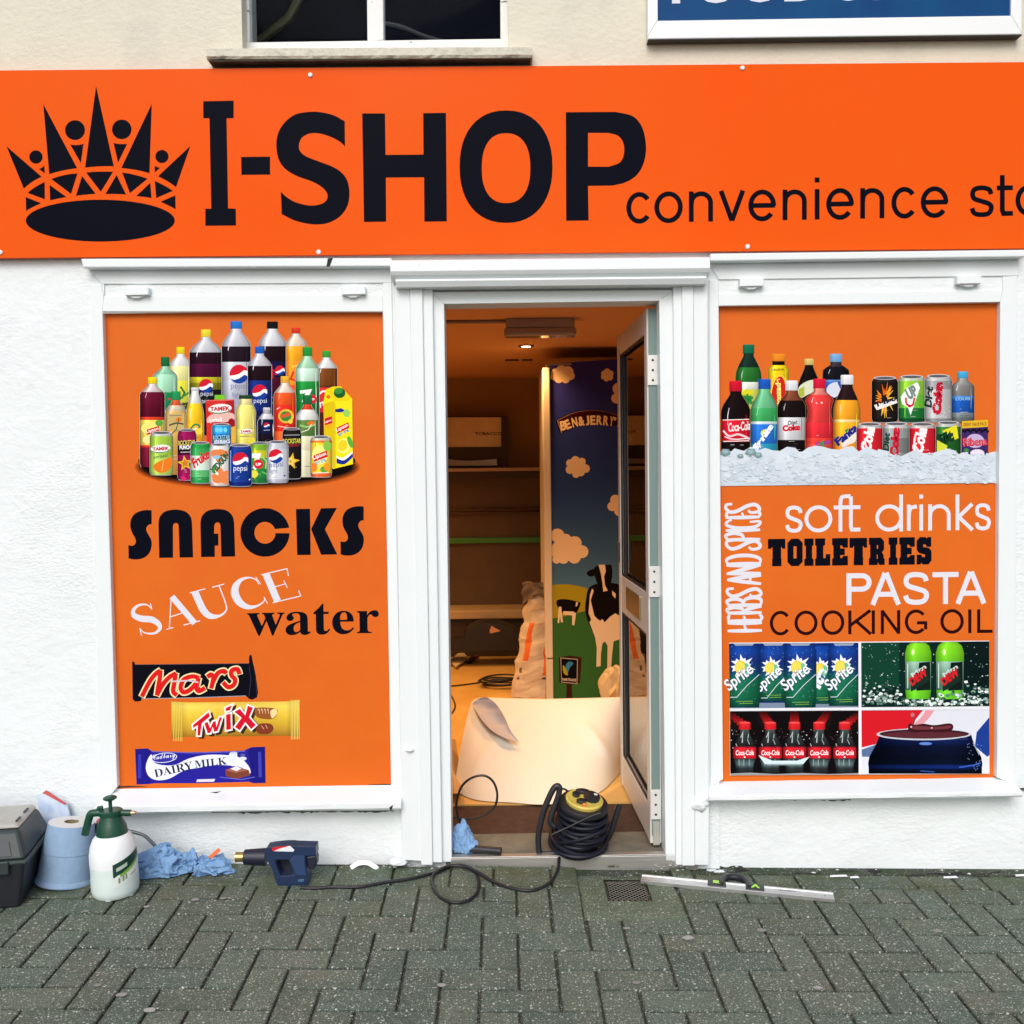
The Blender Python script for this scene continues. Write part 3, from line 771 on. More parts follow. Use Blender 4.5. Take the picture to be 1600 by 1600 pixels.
for y0, y1 in ((555, 602), (885, 933), (1234, 1280)):
    za, zb_ = P(1015, y1, .05).z, P(1015, y0, .05).z
    b = MB(); b.obox(DM, -.009, -.0036, .001, DT-.002, za, zb_)
    h3 = (zb_-za)/3
    for k, kk in ((0, .35), (1, .45), (2, .5)):
        b.obox(DM, -.014, -.0036, DT+.002, DT+.016, za+h3*k+.002, za+h3*k+h3*kk)
    hg = b.build('hinge', M_hinge, door, bevel=.001)
    for k in range(3):
        s_ = MB(); s_.lathe([(.0042, 0), (.0042, .0016), (.0028, .0019)], 14, Matrix.Translation(DM @ Vector((-.009, DT*.47, za+h3*(k+.5)))) @ Matrix.Rotation(R(90), 4, 'X'))
        s_.build('screw', mat('dark_screw', (.04,.045,.045,1), .4, .8), hg)
b = MB(); b.obox(DM, -.008, -.0036, .01, DT-.008, dz0-.004, P(1018, 1284, .05).z); b.build('closer_plate', mat('worn_steel', (.42,.42,.38,1), .4, .3), door, bevel=.001)

# ================================================================ printed signs
M_ink = vcmat('printed_vinyl', .35, .02)
M_inkm = vcmat('printed_matt_vinyl', .5, .02)
K = .80
def c_(r, g, b): return C(r, g, b, K)
BLK = C(11, 13, 24); WHT = c_(240, 240, 250); ORG = c_(236, 112, 32); DKB = C(42, 12, 16)

def wave_mat(name, c, rough, amp, cvar):
    m = mat(name, c, rough, bump=amp, bscale=2.2, bdet=1, spec=.5)
    return m
# ---- fascia
fs_ = thing('fascia_sign', 'long orange shop fascia with black crown and bold black lettering above the door', 'sign', P(860, 395, -.03))
Yf = -.032
M_fascia = mat('orange_fascia_vinyl', C(255, 90, 4, .82), .25, bump=.010, bscale=1.4, bdet=1, spec=.06, c2=C(250, 100, 20, .80), vscale=.8)
b = MB(); b.px([(-420,113.5),(800,103.5),(2400,90.5),(2400,380.5),(800,395.5),(-420,407)], Yf, Yf+.022)
b.build('panel', M_fascia, fs_)
p = Print(Yf)
z = zz(1600/740, 300, 130)
p.poly(z([(38,61),(141,59),(141,118),(117,119),(122,423),(148,424),(149,481),(45,482),(45,424),(65,424),(59,119),(38,118)]), BLK)
p.poly(z([(166,249),(264,248),(264,309),(167,310)]), BLK)
S1 = [(516,129),(480,109),(435,98),(395,97),(348,106),(311,135),(290,172),(285,213),(293,258),(317,291),(355,314),(400,330),(433,347),(453,366),(458,385),(448,402),(425,411),(395,413),(350,402),(320,385),(300,366)]
S2 = [(303,442),(350,465),(410,477),(460,472),(500,450),(525,415),(532,373),(525,330),(503,300),(470,280),(422,262),(382,245),(363,225),(363,200),(375,181),(400,170),(432,170),(470,182),(500,198),(517,214)]
p.poly(z(smooth(S1)+smooth(S2)), BLK)
p.poly(z([(575,102),(652,102),(654,242),(782,241),(781,101),(858,100),(861,467),(785,468),(784,318),(655,319),(656,468),(581,469)]), BLK)
p.poly(z(arc(1061,282,157,190,0,352.5,47,2.25)), BLK, [z(arc(1061,287,82,118,0,352.5,47,2.35))])
p.poly(z([(1263,98)]+smooth([(1430,97),(1490,112),(1522,152),(1534,215),(1526,270),(1503,310),(1465,335),(1420,346)])+[(1338,347),(1340,464),(1264,465)]), BLK,
       [z([(1338,168)]+smooth([(1405,168),(1440,178),(1458,205),(1459,240),(1445,268),(1408,282)])+[(1338,282)])])
p.build('lettering', M_ink, fs_)
# plain sans strokes
def sans(pr, ch, x0, x1, yb, yt, w, c, slant=0.0):
    """letter drawn with a pen of width w between x0..x1, baseline yb, x-height/cap line yt; slant = rise per px"""
    h = yb-yt; r = w/2; X0, X1 = x0+r, x1-r; cx = (x0+x1)/2
    T, B = yt+r, yb-r; cy = (T+B)/2; ry = (B-T)/2; rx = (X1-X0)/2
    def S(pts, closed=False): pr.stroke([(a, q-(a-x0)*slant) for a, q in pts], w, c, closed)
    if ch in 'oO': S(arc(cx, cy, rx, ry, 0, 351, 39), True)
    elif ch in 'cC': S(arc(cx, cy, rx, ry, -38, -322, 34))
    elif ch == 'G':
        S(arc(cx, cy, rx, ry, -40, -318, 34)); S([(X1, B-ry*.28), (X1, cy+.1*ry)]); S([(cx+.1*rx, cy+.1*ry), (x1, cy+.1*ry)])
    elif ch == 'n':
        S([(X0, yt), (X0, yb)]); S([(X0, cy-.1*ry)]+arc(cx, T+rx*.95, rx, rx*.95, 200, 360, 14)+[(X1, yb)])
    elif ch == 'r':
        S([(X0, yt), (X0, yb)]); S([(X0, cy)]+smooth([(X0+.1*rx, T+ry*.5), (X0+.7*rx, T+ry*.12), (x1, T)]))
    elif ch == 'i': S([(cx, yt), (cx, yb)]); S([(cx, yt-h*.38), (cx, yt-h*.38+w*1.05)])
    elif ch == 'v': S([(X0, yt), (cx, yb-r*.2)]); S([(X1, yt), (cx, yb-r*.2)])
    elif ch == 'e':
        S([(X0+.3*r, cy), (X1+r*.6, cy)]); S(arc(cx, cy, rx, ry, 3, -322, 36))
    elif ch in 'sS':
        S(smooth([(X1-.02*rx, T+ry*.48), (X1-.25*rx, T+ry*.13), (cx, T), (X0+.3*rx, T+ry*.1), (X0+.06*rx, T+ry*.42), (X0+.25*rx, cy-ry*.2), (cx, cy),
                  (X1-.2*rx, cy+ry*.22), (X1, cy+ry*.52), (X1-.28*rx, B-ry*.1), (cx, B), (X0+.25*rx, B-ry*.12), (X0, B-ry*.5)], 5))
    elif ch == 't':
        S([(X0+.55*rx, yt-h*.34), (X0+.55*rx, B-ry*.25)]+smooth([(X0+.75*rx, B), (x1, B)])[0:]); S([(x0, T), (x1, T)])
    elif ch == 'P':
        S([(X0, yb), (X0, yt)]); k = T+(B-T)*.5; q = (k-T)/2
        S([(X0, T), (X1-q*1.1, T)]+arc(X1-q*1.1, T+q, q*1.1, q, -85, 85, 14)+[(X1-q*1.1, k), (X0, k)])
    elif ch == 'A':
        S([(X0-r*.1, yb), (cx-r*.2, yt)]); S([(X1+r*.1, yb), (cx+r*.2, yt)]); k = yb-h*.33; S([(x0+(cx-x0)*.36, k), (x1-(x1-cx)*.36, k)])
    elif ch == 'T': S([(x0, T), (x1, T)]); S([(cx, T), (cx, yb)])
    elif ch == 'K':
        S([(X0, yb), (X0, yt)]); S([(X0, yb-h*.36), (X1, yt)]); S([(X0+.55*rx, yb-h*.58), (X1+r*.3, yb)])
    elif ch == 'I': S([(cx, yb), (cx, yt)])
    elif ch == 'N': S([(X0, yb), (X0, yt)]); S([(X1, yb), (X1, yt)]); S([(X0, yt+r*.5), (X1, yb-r*.5)])
    elif ch == 'L': S([(X0, yt), (X0, yb)]); S([(X0, B), (x1, B)])
    elif ch == 'd':
        S(arc(cx, cy, rx, ry, 0, 351, 39), True); S([(X1, yt-h*.36), (X1, yb)])
    elif ch == 'k':
        S([(X0, yt-h*.36), (X0, yb)]); S([(X0, cy+.1*ry), (X1, yt)]); S([(X0+.2*rx, cy-.0*ry), (X1+r*.2, yb)])
    elif ch == 'f':
        S([(X0+.75*rx, yb)]+smooth([(X0+.75*rx, yt-h*.1), (X0+.85*rx, yt-h*.26), (X0+1.2*rx, yt-h*.34), (x1, yt-h*.35)])); S([(x0, T), (x1, T)])
p = Print(Yf)
z = zz(1600/630, 970, 270)
LET = [('c',22,125),('o',133,246),('n',270,366),('v',388,494),('e',506,616),('n',642,738),('i',768,790),('e',815,925),('n',950,1046),('c',1074,1177),('e',1190,1300),('s',1384,1480),('t',1492,1556),('o',1566,1676),('r',1700,1760),('e',1770,1880)]
for ch, a, q in LET:
    yb = 203-(a-22)*.0192+(0 if ch in 'coes' else -3); yt = yb-(126 if ch in 'coes' else 121)
    A0 = z(a, yb); A1 = z(q, yt)
    if a == 1384: p.build('small_lettering', M_ink, fs_); p = Print(Yf)
    sans(p, ch, A0[0], A1[0], A0[1], A1[1], 7.6, BLK, .0185)
p.build('small_lettering', M_ink, fs_)
p = Print(Yf); z = zz(1600/310, 0, 120)
def cp(pts): p.poly(z(pts), BLK)
def curve3(a, bq, c, n=8): return [tuple((1-t)**2*a[i]+2*t*(1-t)*bq[i]+t*t*c[i] for i in (0,1)) for t in [k/n for k in range(n+1)]]
cp([(775,75)]+curve3((918,722),(800,718),(686,733)))
cp([(349,220)]+curve3((622,737),(500,752),(397,785)))
cp([(1224,218)]+curve3((1206,778),(1100,745),(978,736)))
cp([(52,560)]+curve3((336,806),(250,845),(192,902)))
cp([(1536,556)]+curve3((1420,890),(1350,835),(1274,803)))
for cx, cy, r in ((605,430,80),(982,424,79),(290,647,54),(1306,643,53)): 
    q = z(cx, cy); p.ell(q[0], q[1], r/5.161, r/5.161, BLK, 36)
cp(curve3((566,545),(620,558),(674,540))+[(652,696)]); cp(curve3((915,533),(970,548),(1026,540))+[(952,692)])
cp([(312,742)]+curve3((312,742),(345,735),(357,714))+[(362,779)]); cp(curve3((1247,716),(1262,730),(1292,733))+[(1248,772)])
cp(curve3((413,825),(510,785),(625,779))+[(573,944)]); cp(curve3((695,772),(800,760),(912,766))+[(813,928)])
cp(curve3((985,772),(1090,785),(1190,822))+[(1048,938)]); cp(curve3((222,936),(280,885),(360,848))+[(362,988)])
cp(curve3((1248,840),(1330,875),(1394,920))+[(1260,978)])
cp([(400,872)]+curve3((536,970),(470,980),(404,996))); cp([(662,800)]+curve3((772,944),(690,948),(612,960)))
cp([(940,792)]+curve3((1017,950),(930,942),(850,946))); cp([(1212,855)]+curve3((1222,978),(1160,966),(1098,962)))
cp([(208,970),(332,1020)]+curve3((332,1020),(262,1048),(210,1082))); cp([(1414,956)]+curve3((1416,1068),(1360,1035),(1294,1008)))
q = z(809, 1160); p.ell(q[0], q[1], 601/5.161, 169/5.161, BLK, 60)
p.build('crown_emblem', M_ink, fs_)
M_cap = mat('white_screw_cap', (.8,.8,.78,1), .35)
for a, q in ((485,117.5),(1160,106.5),(498,394),(1168,385.5),(1,394.5),(1700,380),(1790,101),(-180,122)):
    c0 = P(a, q, Yf); s_ = MB(); s_.lathe([(.0085,0),(.0085,.002),(.0065,.005),(.002,.0062)], 18, Matrix.Translation(c0) @ Matrix.Rotation(R(90), 4, 'X')); s_.build('screw_cap', M_cap, fs_, smooth_=True)

# ---- blue sign above
bs = thing('hanging_sign', 'dark blue food store sign in a white box frame above the orange fascia', 'sign', P(1305, 60, -.02))
YB = -.042
b = MB()
b.px([(1012,-330),(1028,-330),(1028,32),(1012,57)], YB, 0); b.px([(1580,-330),(1597,-330),(1597,52),(1580,24)], YB, 0)
b.px([(1012,57),(1028,32),(1580,24),(1597,52),(1597,53.5),(1012,61)], YB, 0)
b.px([(1012,-350),(1597,-350),(1597,-330),(1012,-330)], YB, 0)
b.build('frame', mat('white_sign_frame', (.80,.82,.82,1), .35, bump=.0006, bscale=30), bs, bevel=.004)
b = MB(); b.px([(1013,61.5),(1597,54),(1597,55),(1013,62.5)], YB+.002, -.001); b.build('bottom_lip', mat('grimy_sign_lip', (.05,.06,.05,1), .8), bs)
b = MB(); b.px([(1028,-330),(1580,-330),(1580,24.5),(1028,32.5)], YB+.01, YB+.026); b.build('panel', mat('blue_sign_vinyl', C(22,82,130,.85), .4, bump=.0015, bscale=4, bdet=2, c2=C(26,70,128,.8), vscale=5, spec=.06), bs)
p = Print(YB+.01)
p.text('FOOD STORE', (1050,6.2), (1555,-3), 62, WHT, bold=.028)
p.build('lettering', M_ink, bs)

# ---- left window poster
YP = .020
lp = thing('window_poster', 'orange snacks poster with a heap of drinks and three chocolate bars, left of the door', 'poster', P(395, 1228, YP))
M_poster = mat('orange_poster_vinyl', c_(240, 118, 34), .5, bump=.0022, bscale=3, bdet=2, c2=c_(233, 108, 34), vscale=2.5, spec=.12)
b = MB(); b.px([(154,481),(604,481),(617,1234),(176,1236)], YP, YP+.012); b.build('panel', M_poster, lp)
p = Print(YP); z = zz(1600/440, 180, 770)
def gp(outer, holes=(), c=BLK): p.poly(z(outer), c, [z(h) for h in holes])
def snS(dx, dy):
    o = [(207,100),(207,178)]+smooth([(207,178),(190,182),(178,198),(178,216),(190,240),(205,268),(207,300),(198,335),(175,362),(140,377),(100,378),(76,372)])+[(75,296)]+smooth([(75,296),(92,301),(108,296),(117,280),(113,258),(95,225),(86,190),(90,152),(110,120),(145,103),(180,98),(207,100)])[:-1]
    return [(a+dx, q+dy) for a, q in o]
gp(snS(0, 0)); 
o = [(250,370),(246,180)]+smooth([(246,180),(252,140),(280,108),(325,96),(365,97),(405,110),(430,140),(437,180)])+[(443,367),(366,368),(360,190)]+smooth([(360,190),(356,176),(344,172),(332,178),(328,192)])+[(329,369)]
gp(o)
o = [(488,365),(484,172)]+smooth([(484,172),(492,135),(520,105),(560,94),(610,94),(645,108),(668,135),(676,170)])+[(682,362),(603,363),(598,185)]+smooth([(598,185),(592,172),(580,168),(567,176),(563,190)])+[(562,232),(586,232),(587,300),(566,301),(566,364)]
gp(o)
gp(arc(851,225,140,138,-11,-358,60)+arc(851,227,60,62,-358,-20,40))
gp([(1027,92),(1107,91),(1111,353),(1034,354)]); gp([(1170,88),(1260,86),(1192,207),(1262,350),(1170,352),(1113,207)])
gp(snS(1205, -22))
# SAUCE
def serif(pr, pts, w, c, z): pr.stroke(z(pts), [q/3.636 for q in w], c)
def L(thick, pts):
    n = len(pts); 
    return pts, thick
V = p
def st(pts, w, n=0):
    q = smooth(pts, 6) if n else pts
    if hasattr(w, '__len__'):
        ww = []; m_ = len(q)
        for i in range(m_):
            t = i/(m_-1)*(len(w)-1); k = min(int(t), len(w)-2); ww.append(w[k]+(w[k+1]-w[k])*(t-k))
    else: ww = [w]*len(q)
    p.stroke(z(q), [k/3.636 for k in ww], WHT)
st([(207,662),(192,643),(165,634),(128,642),(103,668),(108,697),(150,715),(205,720),(243,742),(254,768),(232,794),(195,800),(160,792),(140,770)], [4,6,10,14,20,30,36,36,30,22,14,10,6,4], 1)
st([(200,628),(208,664)], 5); st([(139,768),(150,812)], 5)
st([(318,592),(308,768)], 6); st([(322,590),(452,742)], 34); st([(312,705),(385,682)], 6); st([(290,776),(330,766)], 5); st([(388,752),(482,727)], 6)
st([(452,562),(500,665),(540,700),(590,700),(628,672),(628,630),(588,524)], [40,40,34,14,9,7,7], 1); st([(424,569),(512,545)], 6); st([(552,537),(620,518)], 6)
st([(815,520),(800,495),(765,482),(720,492),(688,525),(680,570),(705,620),(750,648),(800,645),(842,620),(850,596)], [4,6,8,18,36,46,42,28,12,7,4], 1); st([(798,478),(826,520)], 5); st([(845,592),(866,630)], 5)
st([(856,460),(922,615)], 40); st([(830,466),(976,431)], 6); st([(895,625),(1050,587)], 6); st([(905,535),(968,517)], 5); st([(976,430),(984,472)], 6); st([(1042,556),(1055,588)], 6); st([(958,498),(978,540)], 5)
p.text('\U0001D430\U0001D41A\U0001D42D\U0001D41E\U0001D42B', z(752,814), z(1500,800), 176/3.636, BLK)
p.build('lettering', M_inkm, lp)
# chocolate bars
p = Print(YP); z = zz(1600/300, 190, 1010)
N1 = C(14,14,24)
p.poly(z([(88,128),(106,128),(112,152),(560,150),(1062,140),(1062,90),(1070,68),(1082,72),(1098,150),(1118,240),(1138,385),(1128,425),(1090,444),(1060,436),(1040,416),(170,436),(160,456),(112,460),(92,440)]), N1)
p.stroke(z([(112,152),(400,150),(1060,142)]), .9, C(70,72,88)); p.stroke(z([(165,436),(600,428),(1035,412)]), 1.2, C(150,150,165)); p.stroke(z([(1062,160),(1078,280),(1060,420)]), 1, C(50,52,70)); p.stroke(z([(1100,160),(1118,250),(1125,400)]), 1, C(46,50,66))
MARS = (smooth([(172,412),(205,345),(245,275),(285,228),(318,205)]), smooth([(322,206),(318,270),(305,340),(296,402)]), smooth([(296,402),(345,315),(400,255),(448,228)]), smooth([(450,230),(440,300),(430,375),(455,402)]),
              smooth([(640,262),(590,250),(520,275),(492,340),(515,382),(570,362),(620,310)]), smooth([(640,270),(625,345),(645,372),(690,350)]),
              smooth([(720,250),(745,235),(765,260),(748,345)]), smooth([(760,300),(800,225),(850,205),(870,220)]),
              smooth([(980,225),(965,190),(920,200),(915,240),(945,275),(935,320),(890,340),(850,305)]))
for w_, c in ((60, C(245,225,170)), (38, C(214,32,34))):
    for q in MARS: p.stroke(z(q), w_/5.333, c, ext=w_/5.333*.2)
p.stroke(z([(415,292),(560,285),(640,300)]), 2.4, C(200,190,205))
G1 = C(212,176,60); G2 = C(160,120,30)
body(p, zz(5.333,190,1010), 0, [], ) if False else None
rows = [(458,C(222,190,80)),(500,C(232,204,90)),(560,C(226,190,66)),(640,C(206,168,52)),(700,C(190,148,48)),(765,C(150,108,34))]
xs_ = [415,500,560,800,1100,1370,1410,1482]; sk = [.9,.85,1.15,1.0,.92,1.1,.8,.95]
pts = []; cl = []; fc = []
for y, c in rows:
    for x, k in zip(xs_, sk):
        pin = 0 if x in (415, 1482) else (.08 if x in (500, 1410) else .12)
        yy = y-12*(x-415)/1067.0; yy += (610-yy)*pin*.6
        pts.append(z(x, yy)); cl.append(mul(c, k))
for j in range(len(rows)-1):
    for i in range(7): fc.append((j*8+i, j*8+i+1, j*8+9+i, j*8+8+i))
p.tri(pts, fc, cl)
for x in [425+14*i for i in range(6)]: p.stroke(z([(x, 465), (x+8, 790)]), .9, C(235,205,90))
for x in [1412+13*i for i in range(6)]: p.stroke(z([(x, 445), (x+2, 775)]), .9, C(240,212,110))
for dx, dy, g, c in ((24,16,13,C(60,42,30)), (0,0,15,C(245,238,235)), (0,0,0,C(206,24,44))):
    k = g
    def q(pts): 
        pp = z([(a+dx, b_+dy) for a, b_ in pts])
        p.poly(pp, c)
        if g: p.stroke(pp, g/5.333*1.7, c, True)
    q([(595,655),(725,548),(735,585),(668,640),(655,742),(632,742),(636,655),(598,680)])
    q([(690,640),(718,630),(738,682),(762,628),(785,622),(790,672),(815,595),(838,588),(800,705),(772,712),(760,670),(740,722),(716,722)])
    q([(870,570),(908,560),(912,690),(872,698)]); q([(866,515),(918,490),(905,530),(870,540)])
    q([(940,545),(985,520),(1030,575),(1052,495),(1095,510),(1062,590),(1118,655),(1080,690),(1030,630),(985,700),(945,672),(1000,595)])
p.poly(z(smooth([(1120,515),(1270,515),(1300,545),(1260,605),(1130,590)], 4, True)), C(150,86,44)); p.poly(z(smooth([(1240,540),(1285,520),(1295,560),(1255,600)], 4, True)), C(240,212,150))
for x in (1135,1160,1185,1210): p.stroke(z([(x,535),(x+10,520),(x+16,560)]), .9, C(225,190,150))
p.poly(z(smooth([(1140,650),(1240,645),(1265,690),(1220,730),(1130,720)], 4, True)), C(128,58,34)); p.stroke(z([(1165,660),(1185,690)]), .9, C(220,180,150)); p.stroke(z([(1200,655),(1215,685)]), .9, C(220,180,150))
B1 = C(40,34,146); B2 = C(28,22,110)
p.poly(z([(112,855),(215,850),(250,870),(330,884),(700,880),(1020,868),(1080,840),(1195,836),(1200,1138),(1100,1140),(1060,1128),(640,1140),(280,1140),(215,1148),(125,1150)]), B1)
p.poly(z([(112,855),(215,850),(245,875),(235,1000),(250,1130),(215,1148),(125,1150)]), C(32,28,128)); p.poly(z([(1195,836),(1200,1138),(1100,1140),(1060,1128),(1075,1000),(1055,870),(1080,840)]), C(30,26,120))
p.stroke(z([(250,876),(600,888),(1030,874)]), 1.6, C(96,96,190)); p.stroke(z([(150,900),(150,1100)]), 5, C(52,56,170)); p.stroke(z([(1150,880),(1155,1090)]), 5, C(62,66,170))
p.poly(z(smooth([(250,900),(215,950),(202,1020),(230,1085),(300,1115),(400,1100),(520,1035),(640,1012),(760,992),(870,990),(1000,1010),(1070,1060),(1060,1000),(980,925),(860,905),(700,905),(560,935),(450,985),(350,990),(270,965)], 5, True)), C(228,232,244))
p.ell(*z(355,928), 108/5.333, 42/5.333, C(210,215,235), rot=-6); p.ell(*z(355,928), 100/5.333, 36/5.333, C(52,48,160), rot=-6)
p.text('\U0001D4D2\U0001D4EA\U0001D4ED\U0001D4EB\U0001D4FE\U0001D4FB\U0001D502', z(265,965), z(450,940), 62/5.333, C(238,240,250))
p.text('\U0001D403\U0001D400\U0001D408\U0001D411\U0001D418', z(280,1092), z(598,1020), 66/5.333, C(38,40,74)); p.text('\U0001D40C\U0001D408\U0001D40B\U0001D40A', z(612,1012), z(880,982), 60/5.333, C(38,40,74))
p.poly(z([(865,1030),(940,1000),(1060,1030),(1072,1075),(950,1108),(868,1080)]), C(120,64,50)); p.poly(z([(865,1030),(945,1005),(1058,1030),(950,1055)]), C(160,96,76)); p.poly(z([(905,1020),(950,1000),(1000,1015),(960,1040)]), C(232,225,230))
p.poly(z(smooth([(900,890),(960,885),(955,960),(925,1000),(895,960)], 4, True)), C(220,225,238)); p.ell(*z(935,885), 5.6, 1.5, C(190,196,214)); p.ell(*z(1010,935), 6, 3, C(215,220,235)); p.ell(*z(1010,905), 4, 2, C(90,92,160))
p.poly(z([(630,1108),(780,1104),(770,1128),(622,1130)]), C(215,210,230)); p.stroke(z([(820,1090),(1000,1110),(1110,1088)]), 1, C(110,112,200))
p.build('chocolate_bar_picture', M_inkm, lp)
# heap of drinks
p = Print(YP); Z = zz(1600/380, 200, 490); z = Z
for i in range(14):
    t = i/13.0; c = C(int(226-214*t), int(104-98*t), int(32-22*t), K)
    q = Z(785, 1010); p.ell(q[0], q[1], (745-60*t)/4.21, (150-52*t)/4.21, c, 48)
p.poly(Z(smooth([(80,1000),(150,930),(800,930),(1440,940),(1455,1010),(1300,1070),(1060,1110),(780,1130),(450,1100),(200,1050)], 4, True)), C(12,9,10))
def pepsi(cx, cy, h, c, sub=None):
    p.text('pepsi', Z(cx-h*1.35, cy), Z(cx+h*1.35, cy), h/4.21*1.25, c)
    if sub: p.text(sub, Z(cx-h*1.1, cy+h*1.35), Z(cx+h*.5, cy+h*1.35), h/4.21, c)
AIR = C(206,208,214); COLA = C(30,14,22); BLU = C(22,44,118)
bottle(p, Z, 345, 220, 700, 74, 27, 44, C(240,214,40), [(264,C(226,226,224)),(345,C(226,222,150)),(440,C(216,212,70)),(600,C(120,120,60))], 345)
p.stroke(Z([(345,480),(372,520),(352,560)]), 3, C(40,110,50)); p.stroke(Z([(340,560),(400,520)]), 3, C(60,130,60)); p.stroke(Z([(335,600),(395,590),(370,640)]), 3, C(50,60,30))
bottle(p, Z, 245, 285, 800, 80, 28, 60, C(30,110,60), [(345,C(150,206,172)),(400,C(160,216,182)),(518,C(26,128,70)),(640,C(190,225,200)),(700,C(26,110,60))], 420)
p.text('7', Z(265,640), Z(320,640), 20, C(200,40,60))
bottle(p, Z, 1105, 92, 700, 74, 28, 38, C(216,62,44), [(130,C(226,214,196)),(213,C(236,160,36)),(312,C(232,140,40)),(470,C(206,70,30))], 210)
p.stroke(Z([(1090,380),(1070,430),(1105,440)]), 3.2, C(214,50,34)); p.stroke(Z([(1120,370),(1100,450)]), 3.2, C(214,50,34)); p.stroke(Z([(1080,350),(1150,330)]), 2.2, C(246,206,80))
bottle(p, Z, 950, 52, 760, 88, 36, 46, C(24,24,28), [(98,C(214,214,222)),(214,COLA),(315,C(22,22,64)),(420,C(70,14,40)),(520,C(20,22,56))], 205)
globe(p, Z, 1000, 374, 32); p.text('MAX', Z(900,470), Z(985,400), 13, C(190,24,44), bold=.03); p.text('X', Z(940,420), Z(990,370), 14, C(200,20,40), bold=.04)
bottle(p, Z, 512, 105, 800, 108, 33, 48, C(240,214,60), [(153,C(204,206,214)),(255,C(40,16,30)),(330,C(70,14,48)),(418,C(190,180,40)),(455,C(120,120,30)),(500,C(24,24,28)),(620,C(18,16,20))], 262)
globe(p, Z, 513, 476, 46); pepsi(518, 550, 30, C(200,205,220), 'twist')
bottle(p, Z, 712, 50, 800, 95, 38, 48, C(40,120,206), [(98,C(206,206,216)),(216,C(34,22,34)),(318,C(196,200,210)),(440,C(176,180,194)),(560,C(150,154,170))], 222)
globe(p, Z, 730, 398, 62); pepsi(728, 505, 38, C(120,126,160), 'light')
bottle(p, Z, 1305, 245, 900, 72, 27, 42, C(62,160,60), [(287,C(224,226,226)),(360,C(116,64,26)),(472,C(90,44,22)),(486,C(190,40,44)),(650,C(60,24,20))], 372)
p.stroke(Z(smooth([(1255,530),(1290,510),(1330,540)])), 3, C(235,225,225)); p.text('frukO', Z(1248,625), Z(1370,585), 12, C(240,230,230), .2, .03)
bottle(p, Z, 1180, 220, 900, 78, 31, 58, C(40,150,62), [(278,C(172,216,182)),(360,C(196,226,206)),(445,C(36,140,58)),(520,C(28,120,50)),(640,C(24,104,46))], 380)
p.text('7', Z(1140,590), Z(1222,580), 20, C(236,240,238), 0, .06); q = Z(1212,563); p.ell(q[0], q[1], 7, 7, C(206,34,54)); p.text('UP', Z(1197,572), Z(1228,572), 3.5, C(245,235,235), 0, .03)
bottle(p, Z, 866, 217, 860, 78, 30, 44, C(34,98,190), [(261,C(206,206,214)),(344,COLA),(440,BLU),(640,C(16,22,70))], 350)
globe(p, Z, 867, 516, 49); pepsi(870, 598, 32, C(206,214,232))
bottle(p, Z, 160, 418, 1010, 82, 29, 42, C(246,214,30), [(460,C(222,206,206)),(516,C(100,18,44)),(600,C(84,12,34)),(680,C(214,60,40)),(700,C(226,206,90)),(865,C(206,50,44)),(880,C(110,22,44))], 540)
p.ell(*Z(150,755), 15, 10, C(240,226,120)); p.poly(Z([(120,765),(205,738),(208,775),(122,800)]), C(206,26,50)); p.text('Lipton', Z(126,793), Z(204,768), 6, C(245,240,220), 0, .03); p.ell(*Z(205,720), 6, 5, C(90,160,60)); p.ell(*Z(130,830), 8, 6, C(238,226,150))
bottle(p, Z, 315, 510, 1060, 70, 30, 58, C(40,150,90), [(566,C(214,90,50)),(604,C(206,196,170)),(640,C(206,168,96)),(780,C(204,156,80)),(900,C(186,128,54))], 660)
p.poly(Z([(262,660),(368,655),(372,760),(258,770)]), C(196,170,110)); p.stroke(Z(smooth([(270,735),(320,720),(365,728)])), 2.4, C(60,70,60)); p.poly(Z(smooth([(310,695),(345,680),(355,700),(335,715)], 4, True)), C(226,120,30)); p.stroke(Z([(335,690),(318,760),(290,790)]), 1.4, C(50,80,50)); p.stroke(Z([(275,672),(355,668)]), 1.2, C(120,110,80))
bottle(p, Z, 440, 486, 900, 58, 26, 20, C(214,214,216), [(506,C(226,226,222)),(590,C(246,196,40)),(720,C(244,178,30)),(820,C(226,150,30))], 690)
p.stroke(Z(smooth([(410,760),(440,730),(470,740),(455,775)])), 3, C(60,130,80)); p.ell(*Z(465,775), 6, 5, C(250,206,70)); p.stroke(Z([(420,780),(450,750)]), 2.4, C(236,240,230))
p.poly(Z([(510,575),(640,572),(640,860),(520,860)]), C(206,50,44)); p.poly(Z([(640,572),(698,566),(706,850),(640,860)]), C(170,34,36)); p.rect(*Z(570,535), *Z(636,566), C(120,190,50))
p.poly(Z([(510,575),(545,568),(698,564),(698,570),(640,574)]), C(226,100,90)); p.poly(Z(smooth([(520,690),(560,660),(640,650),(695,660),(696,700),(620,715),(560,700),(525,720)], 4, True)), C(226,180,170))
def tamek(cx, cy, w, rot=-4):
    p.ell(*Z(cx,cy), w/4.21, w*.42/4.21, C(240,240,236), rot=rot); p.ell(*Z(cx,cy+w*.02), w*.97/4.21, w*.39/4.21, C(40,110,60), rot=rot); p.ell(*Z(cx,cy-w*.02), w*.95/4.21, w*.34/4.21, C(240,240,236), rot=rot)
    p.text('TAMEK', Z(cx-w*.82, cy+w*.2), Z(cx+w*.86, cy+w*.12), w*.36/4.21, C(196,20,40), 0, .05)
tamek(605, 627, 78); p.text('\u015feftali', Z(535,725), Z(618,715), 8, C(245,240,235), .1, .03); p.ell(*Z(680,715), 5, 6, C(150,20,30)); p.poly(Z([(670,750),(706,740),(706,850),(680,855)]), C(226,170,60))
